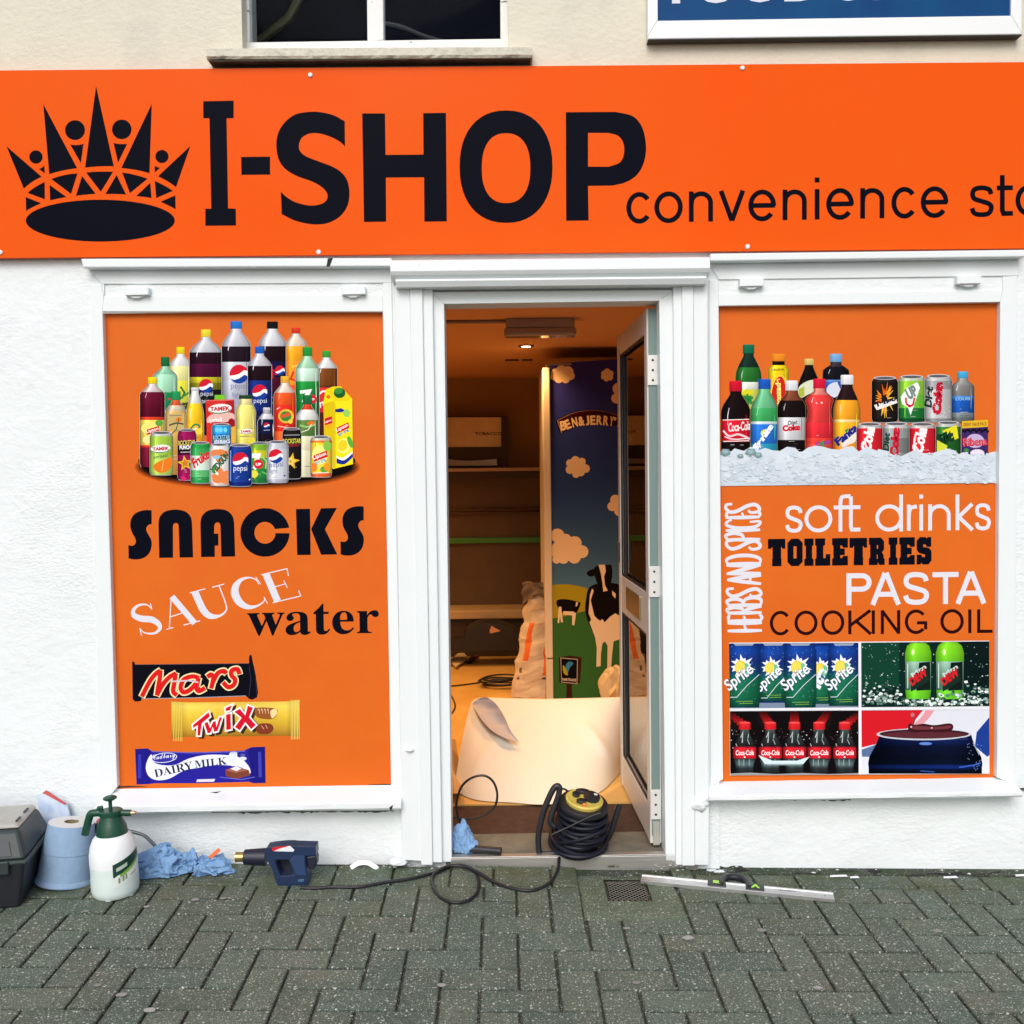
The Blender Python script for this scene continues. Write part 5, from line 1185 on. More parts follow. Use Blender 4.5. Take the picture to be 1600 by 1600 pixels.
# four square pictures
p = Print(YP); Z = zz(1600/440, 1130, 990); z = Z; kk = 3.636
p.poly(Z([(33,52),(1512,40),(1513,797),(38,806)]), C(226,228,234))
def clipx(v, lo, hi): return max(lo, min(hi, v))
p.poly(Z([(33,56),(768,52),(769,424),(36,426)]), C(22,40,104)); p.poly(Z([(36,395),(769,390),(769,424),(36,426)]), C(120,136,160))
def sprite(cx, top, bot, hw, x0=36, x1=768, vis=1.0):
    bands = [(top,C(20,60,150)),(top+40,C(24,70,160)),(top+90,C(28,52,130)),(top+150,C(26,70,120)),(top+200,C(26,110,80)),(bot-60,C(24,100,70))]
    rows = []
    for y, c in bands+[(bot, C(16,64,60))]: rows.append((y, hw*(.9 if y in (top,) else (.93 if y == bot else 1)), c))
    body(p, lambda a, q: Z(clipx(a, x0, x1), q), cx, rows, [.4,.8,1.2,1,.85,.7,.4])
    f = lambda a, q: Z(clipx(a, x0, x1), q)
    q = []
    for i in range(26):
        a = 6.283*i/26; r = hw*(.72 if i % 2 else .46)*(1+.2*math.sin(i*1.7)); q.append(f(cx-hw*.12+r*math.cos(a), top+125+r*math.sin(a)*.95))
    p.poly(q, C(232,238,246)); p.poly([f(cx-hw*.2+hw*.38*math.cos(a), top+130+hw*.42*math.sin(a)) for a in [6.283*i/20 for i in range(20)]], C(226,200,50)); p.poly([f(cx+hw*.14+hw*.2*math.cos(a), top+140+hw*.38*math.sin(a)) for a in [6.283*i/20 for i in range(20)]], C(110,190,150)); p.poly([f(cx-hw*.24+hw*.3*math.cos(a), top+130+hw*.35*math.sin(a)) for a in [6.283*i/20 for i in range(20)]], C(240,216,90))
    p.poly([f(cx-hw*.9, bot-60), f(cx-hw*.55, bot-70), f(cx+hw*.6, top+170), f(cx+hw*.9, top+110), f(cx+hw*.9, top+140), f(cx-hw*.3, bot-90)], C(30,120,90)) if False else None
    if vis > .5:
        a0 = f(cx-hw*.80, top+285); a1 = f(cx+hw*.74, top+172)
        p.text('Sprite', (a0[0]+.6, a0[1]+.8), (a1[0]+.6, a1[1]+.8), 88/kk*hw/90, C(16,34,96), .12, .05); p.text('Sprite', a0, a1, 84/kk*hw/90, C(240,244,250), .12, .02)
        p.stroke([f(cx-hw*.85, top+300), f(cx-hw*.45, top+300), f(cx+hw*.2, top+232), f(cx+hw*.95, top+170)], .9, C(220,230,245))
    else:
        p.text('ite', f(cx-hw*.2, top+250), f(cx+hw*.9, top+150), 70/kk, C(236,240,248), .12, .055)
    for k2 in (0, 1): p.stroke([f(cx-hw*.5+k2*18, bot-34+12*k2), f(cx+hw*.55, bot-36+12*k2)], .7, C(140,190,60))
    rgs = random.Random(int(cx))
    for i in range(46): 
        a = cx+rgs.uniform(-.9,.9)*hw; q = rgs.uniform(top+10, bot-20); p.ell(*f(a, q), rgs.uniform(.25,.55), rgs.uniform(.25,.55), C(150,180,220))
sprite(565, 70, 400, 80, 500, 600, .2); sprite(285, 66, 385, 82, 200, 360); sprite(118, 62, 420, 92, 36, 220); sprite(438, 62, 425, 92); sprite(686, 60, 410, 90, 590, 768)
for cx in (118, 438, 686, 285): p.poly([Z(clipx(cx-60, 36, 768), 56), Z(clipx(cx+60, 36, 768), 55), Z(clipx(cx+48, 36, 768), 68), Z(clipx(cx-48, 36, 768), 69)], C(150,160,178))
# bright green bottles in splashing ice
p.poly(Z([(782,52),(1512,44),(1512,412),(785,418)]), C(12,38,34))
p.poly(Z([(782,52),(1000,50),(1000,300),(784,330)]), C(18,62,46)); p.poly(Z([(1300,46),(1512,44),(1512,300),(1330,300)]), C(10,26,26))
rg = random.Random(21)
for i in range(130): p.ell(*Z(rg.uniform(790,1505), rg.uniform(60,300)), rg.uniform(.25,1.1), rg.uniform(.25,.9), C(*rg.choice([(200,220,214),(120,160,146),(236,242,240)])))
for cx, hw in ((1108,75),(1288,80)):
    rows = [(52 if cx < 1200 else 48, hw*.55, C(120,206,40)),(70, hw*.85, C(130,214,40)),(110, hw, C(120,206,36)),(158, hw, C(100,186,40)),(160, hw*.97, C(150,186,170)),(220, hw*.97, C(110,150,130)),(320, hw*.97, C(70,110,90)),(322, hw*.97, C(110,206,40)),(372, hw*.9, C(100,196,40))]
    body(p, Z, cx, rows, [.5,.9,1.3,1,.9,.75,.5]); p.poly(Z([(cx+5,165),(cx+hw*.9,160),(cx+hw*.9,320),(cx-10,325)]), C(16,30,26)); p.poly(Z([(cx-40,330),(cx-45,250),(cx+55,190),(cx+60,270)]), C(24,44,36))
    p.text('Mtn', Z(cx-32,250), Z(cx+48,195), 26/kk, C(200,210,206), .1, .03); p.text('DEW', Z(cx-34,300), Z(cx+58,232), 46/kk, C(206,34,40), .12, .06); p.ell(*Z(cx-hw*.4,105), 2.4, 5, C(220,240,170)); p.stroke(Z([(cx-hw*.8,170),(cx-hw*.8,310)]), 1.4, C(206,226,216))
for i in range(330):
    a = rg.uniform(788, 1508); lo = 300+30*math.sin(a*.012+1)+ (60 if 1010 < a < 1350 else 0); q = rg.triangular(lo-20, 412, 400); q = min(410, q); s_ = rg.uniform(3, 15)
    n_ = rg.choice([4,5]); ph = rg.uniform(0,6); c = C(*rg.choice([(206,224,218),(150,176,168),(90,126,116),(232,240,238),(40,70,62)]))
    p.poly([Z(clipx(a+s_*math.cos(ph+6.283*j/n_), 786, 1511), min(414, q+s_*.7*math.sin(ph+6.283*j/n_))) for j in range(n_)], c)
# rows of cola bottles
p.poly(Z([(38,442),(769,438),(770,800),(41,804)]), C(16,12,14))
Zc = lambda a, q: Z(clipx(a, 40, 769), q)
rg = random.Random(5)
cols_ = [122, 268, 405, 545, 690]
for row in range(5, 0, -1):
    for i, cx in enumerate(cols_+[40, 770]):
        x = 405+(cx-405)*(1-.0*row)+(cx-405)*(.07*row)*(-1 if abs(cx-405) > 10 else 0)*-.9; y = 508-row*13
        k = 1-.14*row; h = 26*(1-.05*row); w_ = 28*(1-.04*row)
        p.poly([Zc(x-w_, y), Zc(x+w_, y), Zc(x+w_, y+h), Zc(x-w_, y+h)], C(196*k, 30*k, 34*k)); p.poly([Zc(x-w_*1.3, y+h), Zc(x+w_*1.3, y+h), Zc(x+w_*1.6, y+h+30), Zc(x-w_*1.6, y+h+30)], C(24,16,16))
for i in range(150):
    p.ell(*Zc(rg.uniform(45,765), rg.uniform(540,680)), rg.uniform(.3,1.1), rg.uniform(.3,.9), C(*rg.choice([(200,190,190),(120,60,60),(90,80,84),(236,236,236)])))
for cx in cols_:
    body(p, Zc, cx, [(545,26,C(70,80,80)),(575,30,C(50,60,60)),(610,52,C(40,44,46)),(640,64,C(30,26,28)),(652,66,C(214,36,50)),(708,66,C(200,28,44)),(709,64,C(34,36,38)),(740,52,C(90,110,112)),(765,50,C(40,48,50)),(795,56,C(24,26,28))], [.3,.8,1.3,1,.8,1.1,.4])
    body(p, Zc, cx, [(504,32,C(222,40,44)),(545,33,C(196,28,36))], [.7,.9,1.15,1,1,.9,.7]); p.ell(*Zc(cx,506), 8.6, 1.6, C(236,80,80))
    p.text(SCOKE, Zc(cx-52,692), Zc(cx+52,690), 8, C(245,238,238), .1, .02); p.ell(*Zc(cx,702), 1.3, 1.3, C(240,240,240))
    p.stroke([Zc(cx-22,590), Zc(cx-10,560), Zc(cx-14,620)], 1.4, C(200,206,206)); p.stroke([Zc(cx+15,600), Zc(cx+28,630)], 1.1, C(160,170,170)); p.stroke([Zc(cx-50,625), Zc(cx-44,640)], 1, C(200,190,190)); p.stroke([Zc(cx+22,570), Zc(cx+18,595)], .9, C(190,196,196))
    for s_ in (-32, -5, 26): p.stroke([Zc(cx+s_,715), Zc(cx+s_,750)], 1.5, C(130,150,152))
p.poly(Z([(200,690),(235,740),(455,740),(490,700),(470,705),(420,722),(280,722),(225,700)]), C(206,224,228)); p.poly(Z([(235,740),(455,740),(440,748),(250,748)]), C(140,160,164))
p.poly(Z([(41,795),(150,790),(300,798),(450,792),(600,798),(770,792),(770,801),(41,804)]), C(150,150,150))
# dark can, splash, three broad colours behind
p.poly(Z([(783,438),(1512,432),(1513,795),(785,799)]), C(216,218,228)); p.poly(Z([(783,438),(1135,435),(1060,530),(900,620),(784,648)]), C(206,28,40)); p.poly(Z([(1512,475),(1440,560),(1430,640),(1500,700),(1513,690)]), C(28,60,140)); p.poly(Z([(784,660),(870,630),(830,700),(790,700)]), C(90,110,150)); p.poly(Z(smooth([(1150,436),(1120,480),(1060,535),(1100,540),(1160,490),(1200,436)])), C(222,150,160))
rows = [(575,262,C(10,16,36)),(600,268,C(14,30,80)),(640,285,C(8,15,40)),(700,318,C(6,10,26)),(740,325,C(6,12,30)),(758,322,C(12,34,96)),(775,322,C(6,10,28)),(796,322,C(5,8,20))]
Zd = lambda a, q: Z(clipx(a, 815, 1512), q)
body(p, Zd, 1148, rows, [.25,.6,.9,1.0,1.5,1.1,.4])
p.ell(*Z(1140,572), 270/kk, 34/kk, C(190,196,206)); p.ell(*Z(1142,570), 255/kk, 27/kk, C(60,30,40)); p.ell(*Z(1145,575), 235/kk, 20/kk, C(88,40,48))
p.poly(Z(smooth([(1050,545),(1058,512),(1090,518),(1140,512),(1200,520),(1280,510),(1305,520),(1300,548),(1250,562),(1150,558),(1080,562)], 4, True)), C(60,22,30)); p.poly(Z(smooth([(1060,530),(1100,524),(1200,530),(1290,522),(1280,540),(1180,545),(1090,545)], 4, True)), C(110,50,56))
p.stroke(Z([(1078,515),(1088,490),(1075,470)]), 2.4, C(120,60,66)); p.ell(*Z(1076,462), 3.2, 3.4, C(190,110,112)); p.ell(*Z(1068,530), 1.4, 1.6, C(220,180,184)); p.ell(*Z(1185,536), 1.6, 1.2, C(216,170,176)); p.ell(*Z(1150,625), 10, 2.4, C(90,130,210)); p.stroke(Z([(1340,760),(1420,748),(1465,735)]), 2.2, C(50,90,180)); p.ell(*Z(1365,598), 8, 2, C(30,40,90)); p.stroke(Z([(1420,620),(1455,690)]), 1, C(170,190,220)); p.stroke(Z([(870,615),(835,690)]), 1, C(60,90,150)); p.stroke(Z([(1120,780),(1200,786)]), 1.6, C(40,80,160))
for i in range(26): p.ell(*Z(rg.uniform(1380,1470), rg.uniform(620,780)), .6, .6, C(140,160,200))
p.poly(Z([(768,48),(784,48),(787,800),(770,800)]), C(226,228,234)); p.poly(Z([(36,425),(1512,413),(1512,431),(37,440)]), C(226,228,234))
p.build('four_picture_block', M_inkm, rp_)

# ================================================================ things inside the shop
def hfl(px, py): return H(px, py, ZF)
# downlights (the near one is seen alight through the door)
M_chrome = mat('satin_chrome', (.35,.32,.28,1), .3, .9)
M_bulb = emat('lit_halogen', (1, .72, .35, 1), 18)
spots = [H(822, 540, ZC), Vector((-.75, 1.55, ZC)), Vector((-.95, 3.1, ZC)), Vector((.75, 1.2, ZC)), Vector((-1.5,2.3,ZC))]
for i, c0 in enumerate(spots):
    t = thing('downlight', 'lit halogen downlight in the orange ceiling, seen through the doorway' if i == 0 else 'recessed halogen downlight further along the shop ceiling', 'ceiling light', c0, 'recessed downlights in the shop ceiling')
    b = MB(); b.lathe([(.048,-.001),(.046,-.007),(.034,-.008),(.031,.0),(.031,-.0005)], 32, Matrix.Translation(c0)); b.build('ring', M_chrome, t, smooth_=True)
    b = MB(); b.lathe([(.026,-.0065),(.012,-.0075)], 24, Matrix.Translation(c0)); b.build('bulb', M_bulb, t)
    ld = bpy.data.lights.new('downlight_lamp', 'SPOT'); ld.energy = (34 if i == 0 else 66); ld.color = (1, .50, .17); ld.spot_size = R(125); ld.spot_blend = .9; ld.shadow_soft_size = .03
    lo = bpy.data.objects.new('downlight_lamp', ld); col.objects.link(lo); lo.location = c0-Vector((0,0,.02)); attach(lo, t)
# batten fitting and conduit
b0 = H(790, 497, ZC); b1 = H(898, 496, ZC)
t = thing('emergency_light', 'grey box emergency light fixed on the ceiling just inside the door', 'ceiling light', (b0+b1)/2)
b = MB(); b.box(b0.x, b1.x, b0.y, b0.y+.10, ZC-.045, ZC); b.build('housing', mat('grey_housing', (.42,.38,.34,1), .4), t, bevel=.006)
b = MB(); b.box(b0.x-.008, b1.x+.008, b0.y-.006, b0.y+.106, ZC-.085, ZC-.045); b.build('diffuser', mat('frosted_diffuser', (.36,.31,.26,1), .12, spec=.7), t, bevel=.012)
b = MB(); b.tube([(-2.0, b0.y+.05, ZC-.009), (b0.x, b0.y+.05, ZC-.009)], .009, 8); b.build('conduit', mat('conduit_plastic', (.30,.24,.18,1), .5), t, smooth_=True)
vc = H(813, 562, ZC); t = thing('ceiling_vent', 'small dark slotted vent in the ceiling beyond the lit downlight', 'vent', vc)
b = MB(); b.box(vc.x-.10, vc.x-.01, vc.y-.03, vc.y+.03, ZC-.006, ZC); b.box(vc.x+.01, vc.x+.08, vc.y-.03, vc.y+.03, ZC-.006, ZC); b.build('slots', mat('vent_black', (.03,.025,.02,1), .6), t)

# tall freezer with printed side
YR = 2.47
fz0 = P(850, 800, YR); ztopf = P(900, 571, YR).z
fr_ = thing('ice_cream_freezer', 'tall freezer with cloud and cow picture on its dark blue side', 'freezer', Vector((fz0.x+.4, YR+.3, ZF)))
xa, xs1, xe = P(850, 800, YR).x, P(861.5, 800, YR).x, P(1075, 800, YR).x
b = MB(); b.box(xs1+.002, xe, YR+.002, YR+.62, ZF, ztopf); b.build('cabinet', mat('freezer_navy', (.02,.022,.05,1), .4), fr_, bevel=.004)
zk = P(856, 1029, YR).z
b = MB(); b.box(xa, xs1, YR-.012, YR+.62, zk+.004, ztopf-.012); b.build('door', mat('freezer_white', (.72,.68,.58,1), .4), fr_, bevel=.006)
b = MB(); b.box(xa+.004, xs1, YR-.010, YR+.62, ZF, zk-.004); b.build('kick_panel', mat('freezer_white', (.70,.66,.56,1), .4), fr_, bevel=.005)
b = MB(); b.box(xa+.02, xs1+.13, YR+.0, YR+.1, ztopf+.001, ztopf+.014); b.build('hinge', M_chrome, fr_)
p = Print(YR+.001); Z = zz(2.963, 840, 560)
f0 = [(62,25),(700,-20),(700,1620),(72,1580)]
rowsy = [(0,C(58,54,158)),(250,C(48,58,152)),(600,C(46,74,142)),(900,C(64,104,156)),(1050,C(80,126,168)),(1580,C(80,126,168))]
for (ya, ca), (yb_, cb_) in zip(rowsy[:-1], rowsy[1:]): p.quad([Z(62, max(ya,24)), Z(620, ya-(14 if ya == 0 else 0)), Z(620, yb_), Z(62, yb_)], ca, cb_)
p.poly(Z([(66,1052)]+smooth([(66,1050),(120,1045),(180,1052),(240,1070),(300,1120)])+[(620,1200),(620,1580),(70,1580)]), C(170,160,40))
p.poly(Z(smooth([(68,1205),(140,1190),(220,1170),(300,1165),(620,1150)])+[(620,1580),(72,1580)]), C(58,112,56))
CL = C(246,224,190)
def cloud(cx, cy, w, h, lobes, seed=0):
    q = []; rg = random.Random(seed); n = 60
    for i in range(n):
        a = 6.2832*i/n; r = 1+.10*abs(math.sin(a*lobes/2+seed))*1.6-.08; q.append((cx+w*r*math.cos(a), cy+h*r*math.sin(a)))
    p.poly(Z(q), CL)
def lobes_(pts): 
    for cx, cy, r in pts: q = Z(cx, cy); p.ell(q[0], q[1], r/2.963, r/2.963, CL, 24)
lobes_([(85,70,24),(110,58,26),(140,62,26),(152,80,20),(130,95,20),(98,92,22),(75,85,16),(120,75,30)])
lobes_([(322,78,22),(308,70,14),(322,60,14),(338,70,14),(336,88,14),(318,94,13),(306,85,13)])
lobes_([(375,140,28),(365,185,24),(395,165,40)]); lobes_([(185,500,36),(175,472,20),(150,485,18),(205,478,18),(222,510,20),(200,528,18),(178,535,18),(150,515,20)])
lobes_([(360,655,24),(345,685,22),(375,680,30),(380,705,26)]); lobes_([(92,820,32),(130,840,28),(172,855,32),(205,895,30),(170,920,30),(120,925,26),(88,930,20),(110,890,50),(150,890,40),(80,880,16)])
BK = C(22,18,22); CW = C(238,222,196)
p.poly(Z(smooth([(90,1120),(130,1115),(190,1130),(185,1165),(165,1180),(120,1178),(92,1150)], 4, True)), BK); p.poly(Z([(98,1150),(110,1150),(112,1180),(118,1222),(108,1222),(104,1190),(100,1225),(92,1225)]), CW); p.poly(Z([(120,1170),(165,1172),(178,1180),(170,1236),(160,1234),(160,1190),(118,1186)]), CW); p.poly(Z(smooth([(165,1130),(198,1130),(190,1160),(178,1180),(165,1155)], 4, True)), BK); p.poly(Z([(178,1128),(188,1130),(182,1148),(176,1148)]), CW)
p.poly(Z(smooth([(240,1060),(290,1040),(350,1040),(400,1060),(430,1120),(425,1230),(400,1280),(320,1300),(260,1270),(222,1180),(225,1110)], 4, True)), BK)
p.poly(Z(smooth([(262,970),(300,955),(340,962),(345,1010),(330,1075),(310,1090),(290,1070),(268,1020)], 4, True)), BK); p.poly(Z(smooth([(228,990),(260,975),(270,1000),(240,1010)], 4, True)), BK); p.poly(Z(smooth([(325,965),(340,955),(345,985),(330,1010)], 4, True)), BK)
p.poly(Z([(282,956),(312,954),(316,985),(308,1010),(312,1050),(325,1075),(304,1080),(300,1040),(294,1000)]), CW); p.poly(Z([(242,1095),(252,1065),(260,1075),(246,1120),(262,1190),(250,1215),(236,1180)]), CW); p.poly(Z([(345,1075),(362,1090),(360,1112),(346,1095)]), CW)
p.poly(Z([(240,1222),(262,1190),(275,1205),(290,1215),(300,1206),(310,1222),(322,1210),(335,1196),(360,1180),(385,1195),(425,1200),(420,1250),(380,1300),(352,1310),(345,1370),(340,1440),(322,1440),(324,1330),(312,1310),(300,1320),(293,1370),(292,1425),(272,1428),(274,1340),(266,1290)]), CW)
p.poly(Z([(98,1385),(150,1375),(204,1385),(196,1505),(158,1510),(160,1580),(132,1580),(134,1508),(100,1500)]), C(60,34,26)); p.poly(Z([(106,1385),(186,1392),(184,1508),(110,1500)]), C(190,180,170)); p.poly(Z([(109,1389),(183,1395),(181,1504),(112,1497)]), C(16,18,22))
p.ell(*Z(150,1430), 7, 9, C(60,140,190)); p.poly(Z([(150,1430),(180,1400),(160,1480),(135,1470)]), C(16,18,22)); p.poly(Z(smooth([(118,1420),(138,1450),(138,1468),(120,1455)], 4, True)), C(170,170,50)); p.text('FAIRTRADE', Z(114,1492), Z(178,1496), 4.2, C(220,215,205), 0, .02)
q1 = smooth([(88,288),(170,250),(260,240),(340,252),(430,285)]); q2 = smooth([(448,340),(360,312),(260,300),(180,315),(108,346)])
def off(dx, dy, k):
    cx, cy = 265, 290; return [(cx+(a-cx)*k, cy+(b_-cy)*k) for a, b_ in q1+q2]
p.poly(Z(off(0,0,1.03)), C(16,12,16)); p.poly(Z(off(0,0,.99)), C(190,150,140)); p.poly(Z(off(0,0,.965)), C(60,20,36))
w_ = "BEN&JERRY'S"; xs_ = [108,137,163,191,224,244,272,302,330,352,366,396]
for i, ch in enumerate(w_):
    a, q = xs_[i], xs_[i+1]-3; ya = 334-(32 if 150 < a < 380 else 20)*math.sin((a-80)/380*math.pi)+6; yb_ = 334-(32 if 150 < q < 380 else 20)*math.sin((q-80)/380*math.pi)+6
    if ch == "'": ya -= 28; yb_ -= 28
    p.text(ch, Z(a, ya), Z(q, yb_), 15 if ch != "'" else 5, C(246,226,190), 0, .045)
p.build('side_picture', M_ink, fr_)

# shelving against the back wall
Yb = 4.30
M_dk = mat('dark_shelf_panel', (.13,.085,.045,1), .6, var=.15); M_dk2 = mat('darker_shelf_panel', (.05,.035,.025,1), .6); M_rail = mat('brown_rail', (.10,.07,.05,1), .3, .5)
sh = thing('wall_shelving', 'dark empty wall shelving with a green strip across the back of the shop', 'shelving', (P(770, 980, Yb).x, Yb, ZF))
X0, X1 = -1.9, P(900, 900, Yb).x
def zb2(py, Y=Yb): return P(770, py, Y).z
b = MB(); b.box(X0, X1, Yb, Yb+.06, zb2(952), zb2(737)); b.build('back_panel', M_dk, sh)
b = MB(); b.box(X0, X1, Yb-.14, Yb+.06, zb2(737,Yb-.14)+.003, zb2(733,Yb-.14)+.01); b.build('top_shelf', mat('shelf_top', (.5,.4,.3,1), .4), sh, bevel=.004)
b = MB(); b.box(X0, X1, Yb-.13, Yb-.10, zb2(748,Yb-.13), zb2(737.5,Yb-.13)); b.build('shelf_edge', M_dk2, sh)
for y0, y1 in ((794,797),(799,802)):
    b = MB(); b.tube([(X0, Yb-.03, zb2((y0+y1)/2)), (X1, Yb-.03, zb2((y0+y1)/2))], .009, 8); b.build('rail', M_rail, sh, smooth_=True)
b = MB(); b.box(X0, X1, Yb-.03, Yb-.001, zb2(848.5), zb2(839.5)); b.build('green_strip', mat('green_plastic', (.06,.28,.03,1), .4), sh, bevel=.006)
b = MB(); b.px([(844,796),(850,796),(850,802),(844,802)], Yb-.05, Yb-.02); b.build('price_clip', mat('red_clip', (.5,.06,.03,1), .4), sh)
Ys = 3.95
b = MB(); b.box(X0, X1, Ys, Yb, zb2(967,Ys), zb2(954,Ys)); b.build('base_shelf', mat('beech_shelf', (.55,.42,.25,1), .5, var=.1), sh, bevel=.006)
b = MB(); b.box(X0, X1, Ys+.03, Ys+.05, ZF, zb2(968,Ys)); b.build('kick_board', M_dk2, sh)
# tobacco cabinet standing on it
tc_ = thing('tobacco_cabinet', 'grey tobacco cabinet with a dull steel shutter standing on the back shelf', 'cabinet', (P(740, 735, Yb-.03).x, Yb, zb2(735)))
b = MB(); b.px([(640,652),(783,652),(783,698),(640,699)], Yb-.03, Yb-.005); b.build('shutter', mat('dull_steel', (.66,.56,.34,1), .4, .0, var=.25, vscale=3), tc_, bevel=.003)
b = MB(); b.px([(640,650),(793,650),(793,735),(640,735)], Yb-.004, Yb+.04); b.px([(783.5,651),(793,651),(793,733),(783.5,733)], Yb-.04, Yb-.005); b.build('cabinet', M_dk2, tc_)
b = MB(); b.px([(640,718)]+smooth([(690,716),(730,720),(776,717)])+[(777,727),(640,729)], Yb-.035, Yb-.006); b.build('tray', mat('steel_tray', (.38,.30,.22,1), .35, .5), tc_, bevel=.003)
p = Print(Yb-.0305); p.text('TOBACCO', (742,680), (784,680), 5, C(60,44,26), 0, .02); p.build('lettering', M_ink, tc_)

# paper sack
def hash3(p, s): return noise.noise_vector(p*1.0+Vector((s, s*1.7, s*.3)))
def crease(p, seed, f=1.0, n=6):
    rg = random.Random(seed); o = Vector()
    for i in range(n):
        d = Vector((rg.gauss(0,1), rg.gauss(0,1), rg.gauss(0,1))).normalized(); w = Vector((rg.gauss(0,1), rg.gauss(0,1), rg.gauss(0,1))).normalized()
        k = (p.dot(d)*f*rg.uniform(.7,1.6)+rg.uniform(0,4)) % 2.0
        o += w*(abs(k-1)-.5)/(f)
    return o
sk_ = hfl(826, 1087); sk_.y = 2.62; sk_.x = P(828, 1085, 2.62).x
ts = thing('paper_sack', 'open white and orange paper sack standing beside the freezer', 'sack', Vector((sk_.x, sk_.y, ZF)))
vs = []; fs = []; cl = []; nu, nv = 56, 40; hgt = .60
for j in range(nv+1):
    t = j/nv
    for i in range(nu):
        a = 2*math.pi*i/nu; c = math.copysign(abs(math.cos(a))**.6, math.cos(a)); s = math.copysign(abs(math.sin(a))**.6, math.sin(a))
        wx = .118*(1-.30*t); wy = .075*(1-.45*t)
        v_ = Vector((sk_.x+c*wx+.075*t+.0*t, sk_.y+s*wy+.04*t, ZF+t*hgt))
        v_ += crease(v_*1.0, 31, 18, 7)*(.08+.30*t)+crease(v_*1.0, 77, 45, 7)*.18
        if j == nv: v_.z += .04*noise.noise(Vector((i*.35, 0, 0)))
        vs.append(v_)
for j in range(nv):
    for i in range(nu):
        fs.append((j*nu+i, j*nu+(i+1) % nu, (j+1)*nu+(i+1) % nu, (j+1)*nu+i))
        a = 360*i/nu; t = j/nv; c = (.62,.55,.44,1)
        if 236 < a < 258 and .36 < t < .74: c = (.72,.16,.03,1)
        if 285 < a < 345 and .2 < t < .62: c = (.72,.16,.03,1)
        if 285 < a < 345 and .15 < t < .2: c = (.05,.05,.08,1)
        if 222 < a < 232 and (.24 < t < .28 or .17 < t < .2): c = (.14,.10,.08,1)
        cl.append(c)
b = MB(); b.add(vs, fs); o = b.build('bag', vcmat('printed_kraft_paper', .8), ts); colattr(o, cl)
b = MB(); tp = [P(818,935,2.6), P(832,922,2.62), P(846,918,2.66)]
b.grid(lambda u, v: P(815+45*u, 940-26*v-8*math.sin(u*3), 2.60+.05*v)+crease(Vector((u, v, 0)), 8, 3, 6)*.06, 14, 10); b.build('torn_flap', mat('dark_sack_lining', (.12,.09,.07,1), .8), ts, solid=.002)
# cream bag by the freezer
t = thing('plastic_bag', 'crumpled cream plastic bag on the floor in front of the blue freezer', 'bag', hfl(957, 1091))
bm = bmesh.new(); bmesh.ops.create_icosphere(bm, subdivisions=5, radius=1); c0 = P(962, 1068, 2.25)
for v_ in bm.verts:
    z_ = v_.co.z; v0 = v_.co.copy()
    s = .095*(1-.38*max(0, z_)); v_.co = Vector((v0.x*s+c0.x, v0.y*.08+c0.y, max(ZF+.002, c0.z-.02+z_*.13))) + crease(v0, 17, 2.2, 7)*.05
me = bpy.data.meshes.new('bag'); bm.to_mesh(me); bm.free(); me.materials.append(mat('cream_polythene', (.66,.56,.34,1), .45)); o = bpy.data.objects.new('bag', me); col.objects.link(o); attach(o, t)

# floor clutter at the back
cd_ = mat('black_cable', (.012,.012,.014,1), .45)
t = thing('cable_coil', 'black cable coiled loosely on the orange lit floor beside the paper sack', 'cable', hfl(778, 1075))
c0 = hfl(782, 1072); pts = []
for i in range(150):
    a = i/150*2*math.pi*5; r = .115+.02*math.sin(i*.37); pts.append((c0.x+r*1.05*math.cos(a), c0.y+r*.8*math.sin(a)+.02*math.sin(i*.11), ZF+.008+i*.0003+.006*abs(math.sin(i*.21))))
q = [hfl(760,1066), hfl(735,1070), hfl(700,1074), hfl(660,1078)]
b = MB(); b.tube(pts, .0055, 8); b.tube(smooth([tuple(v+Vector((0,0,.006))) for v in q]), .0045, 8); b.build('cable', cd_, t, smooth_=True)
t = thing('tool_case', 'black domed tool case with a pale triangular flash under the back shelf', 'tool case', hfl(765, 1008))
Yt = 3.55
b = MB(); b.px([(690,1016),(693,1000),(718,1002)]+smooth([(724,1000),(730,985),(745,976),(768,974),(790,978),(812,990),(822,1004)])+[(826,1016)], Yt, Yt+.22); b.build('case', mat('black_moulded_plastic', (.012,.012,.013,1), .45), t, bevel=.012)
b = MB(); b.px([(765,985),(768,978),(782,986),(766,990)], Yt-.006, Yt); b.build('flash', mat('peach_label', (.6,.32,.18,1), .5), t)
t = thing('filling_knife', 'wide filling knife with a brown wooden handle lying on the shop floor', 'knife', hfl(745, 1030))
k0 = hfl(728, 1036); k1 = hfl(760, 1024)
b = MB(); dv = (k1-k0).normalized(); pr_ = Vector((-dv.y, dv.x, 0))
M2 = Matrix(((dv.x, pr_.x, 0, k0.x), (dv.y, pr_.y, 0, k0.y), (0,0,1,ZF), (0,0,0,1)))
b.obox(M2, .06, .19, -.016, .016, .006, .03); b.build('handle', mat('brown_wood', (.14,.055,.03,1), .5), t, bevel=.009)
b = MB(); b.obox(M2, -.03, .065, -.05, .05, .008, .012); b.build('blade', mat('dark_blade', (.06,.05,.045,1), .4, .7), t)
t = thing('paint_scraper_card', 'pale cardboard offcuts lying on the floor next to the filling knife', 'cardboard', hfl(715, 1034))
b = MB(); 
for q in ([(703,1034),(722,1018),(731,1030),(712,1044)], [(694,1016),(710,1010),(706,1022),(696,1026)]):
    b.prism([H(a, c_y, ZF+.016) for a, c_y in q], Vector((0,0,.012)))
b.build('offcut', mat('pale_card', (.66,.56,.36,1), .7), t)
t = thing('looped_lead', 'thin black lead looping on the floor at the left of the doorway', 'cable', hfl(704, 1098))
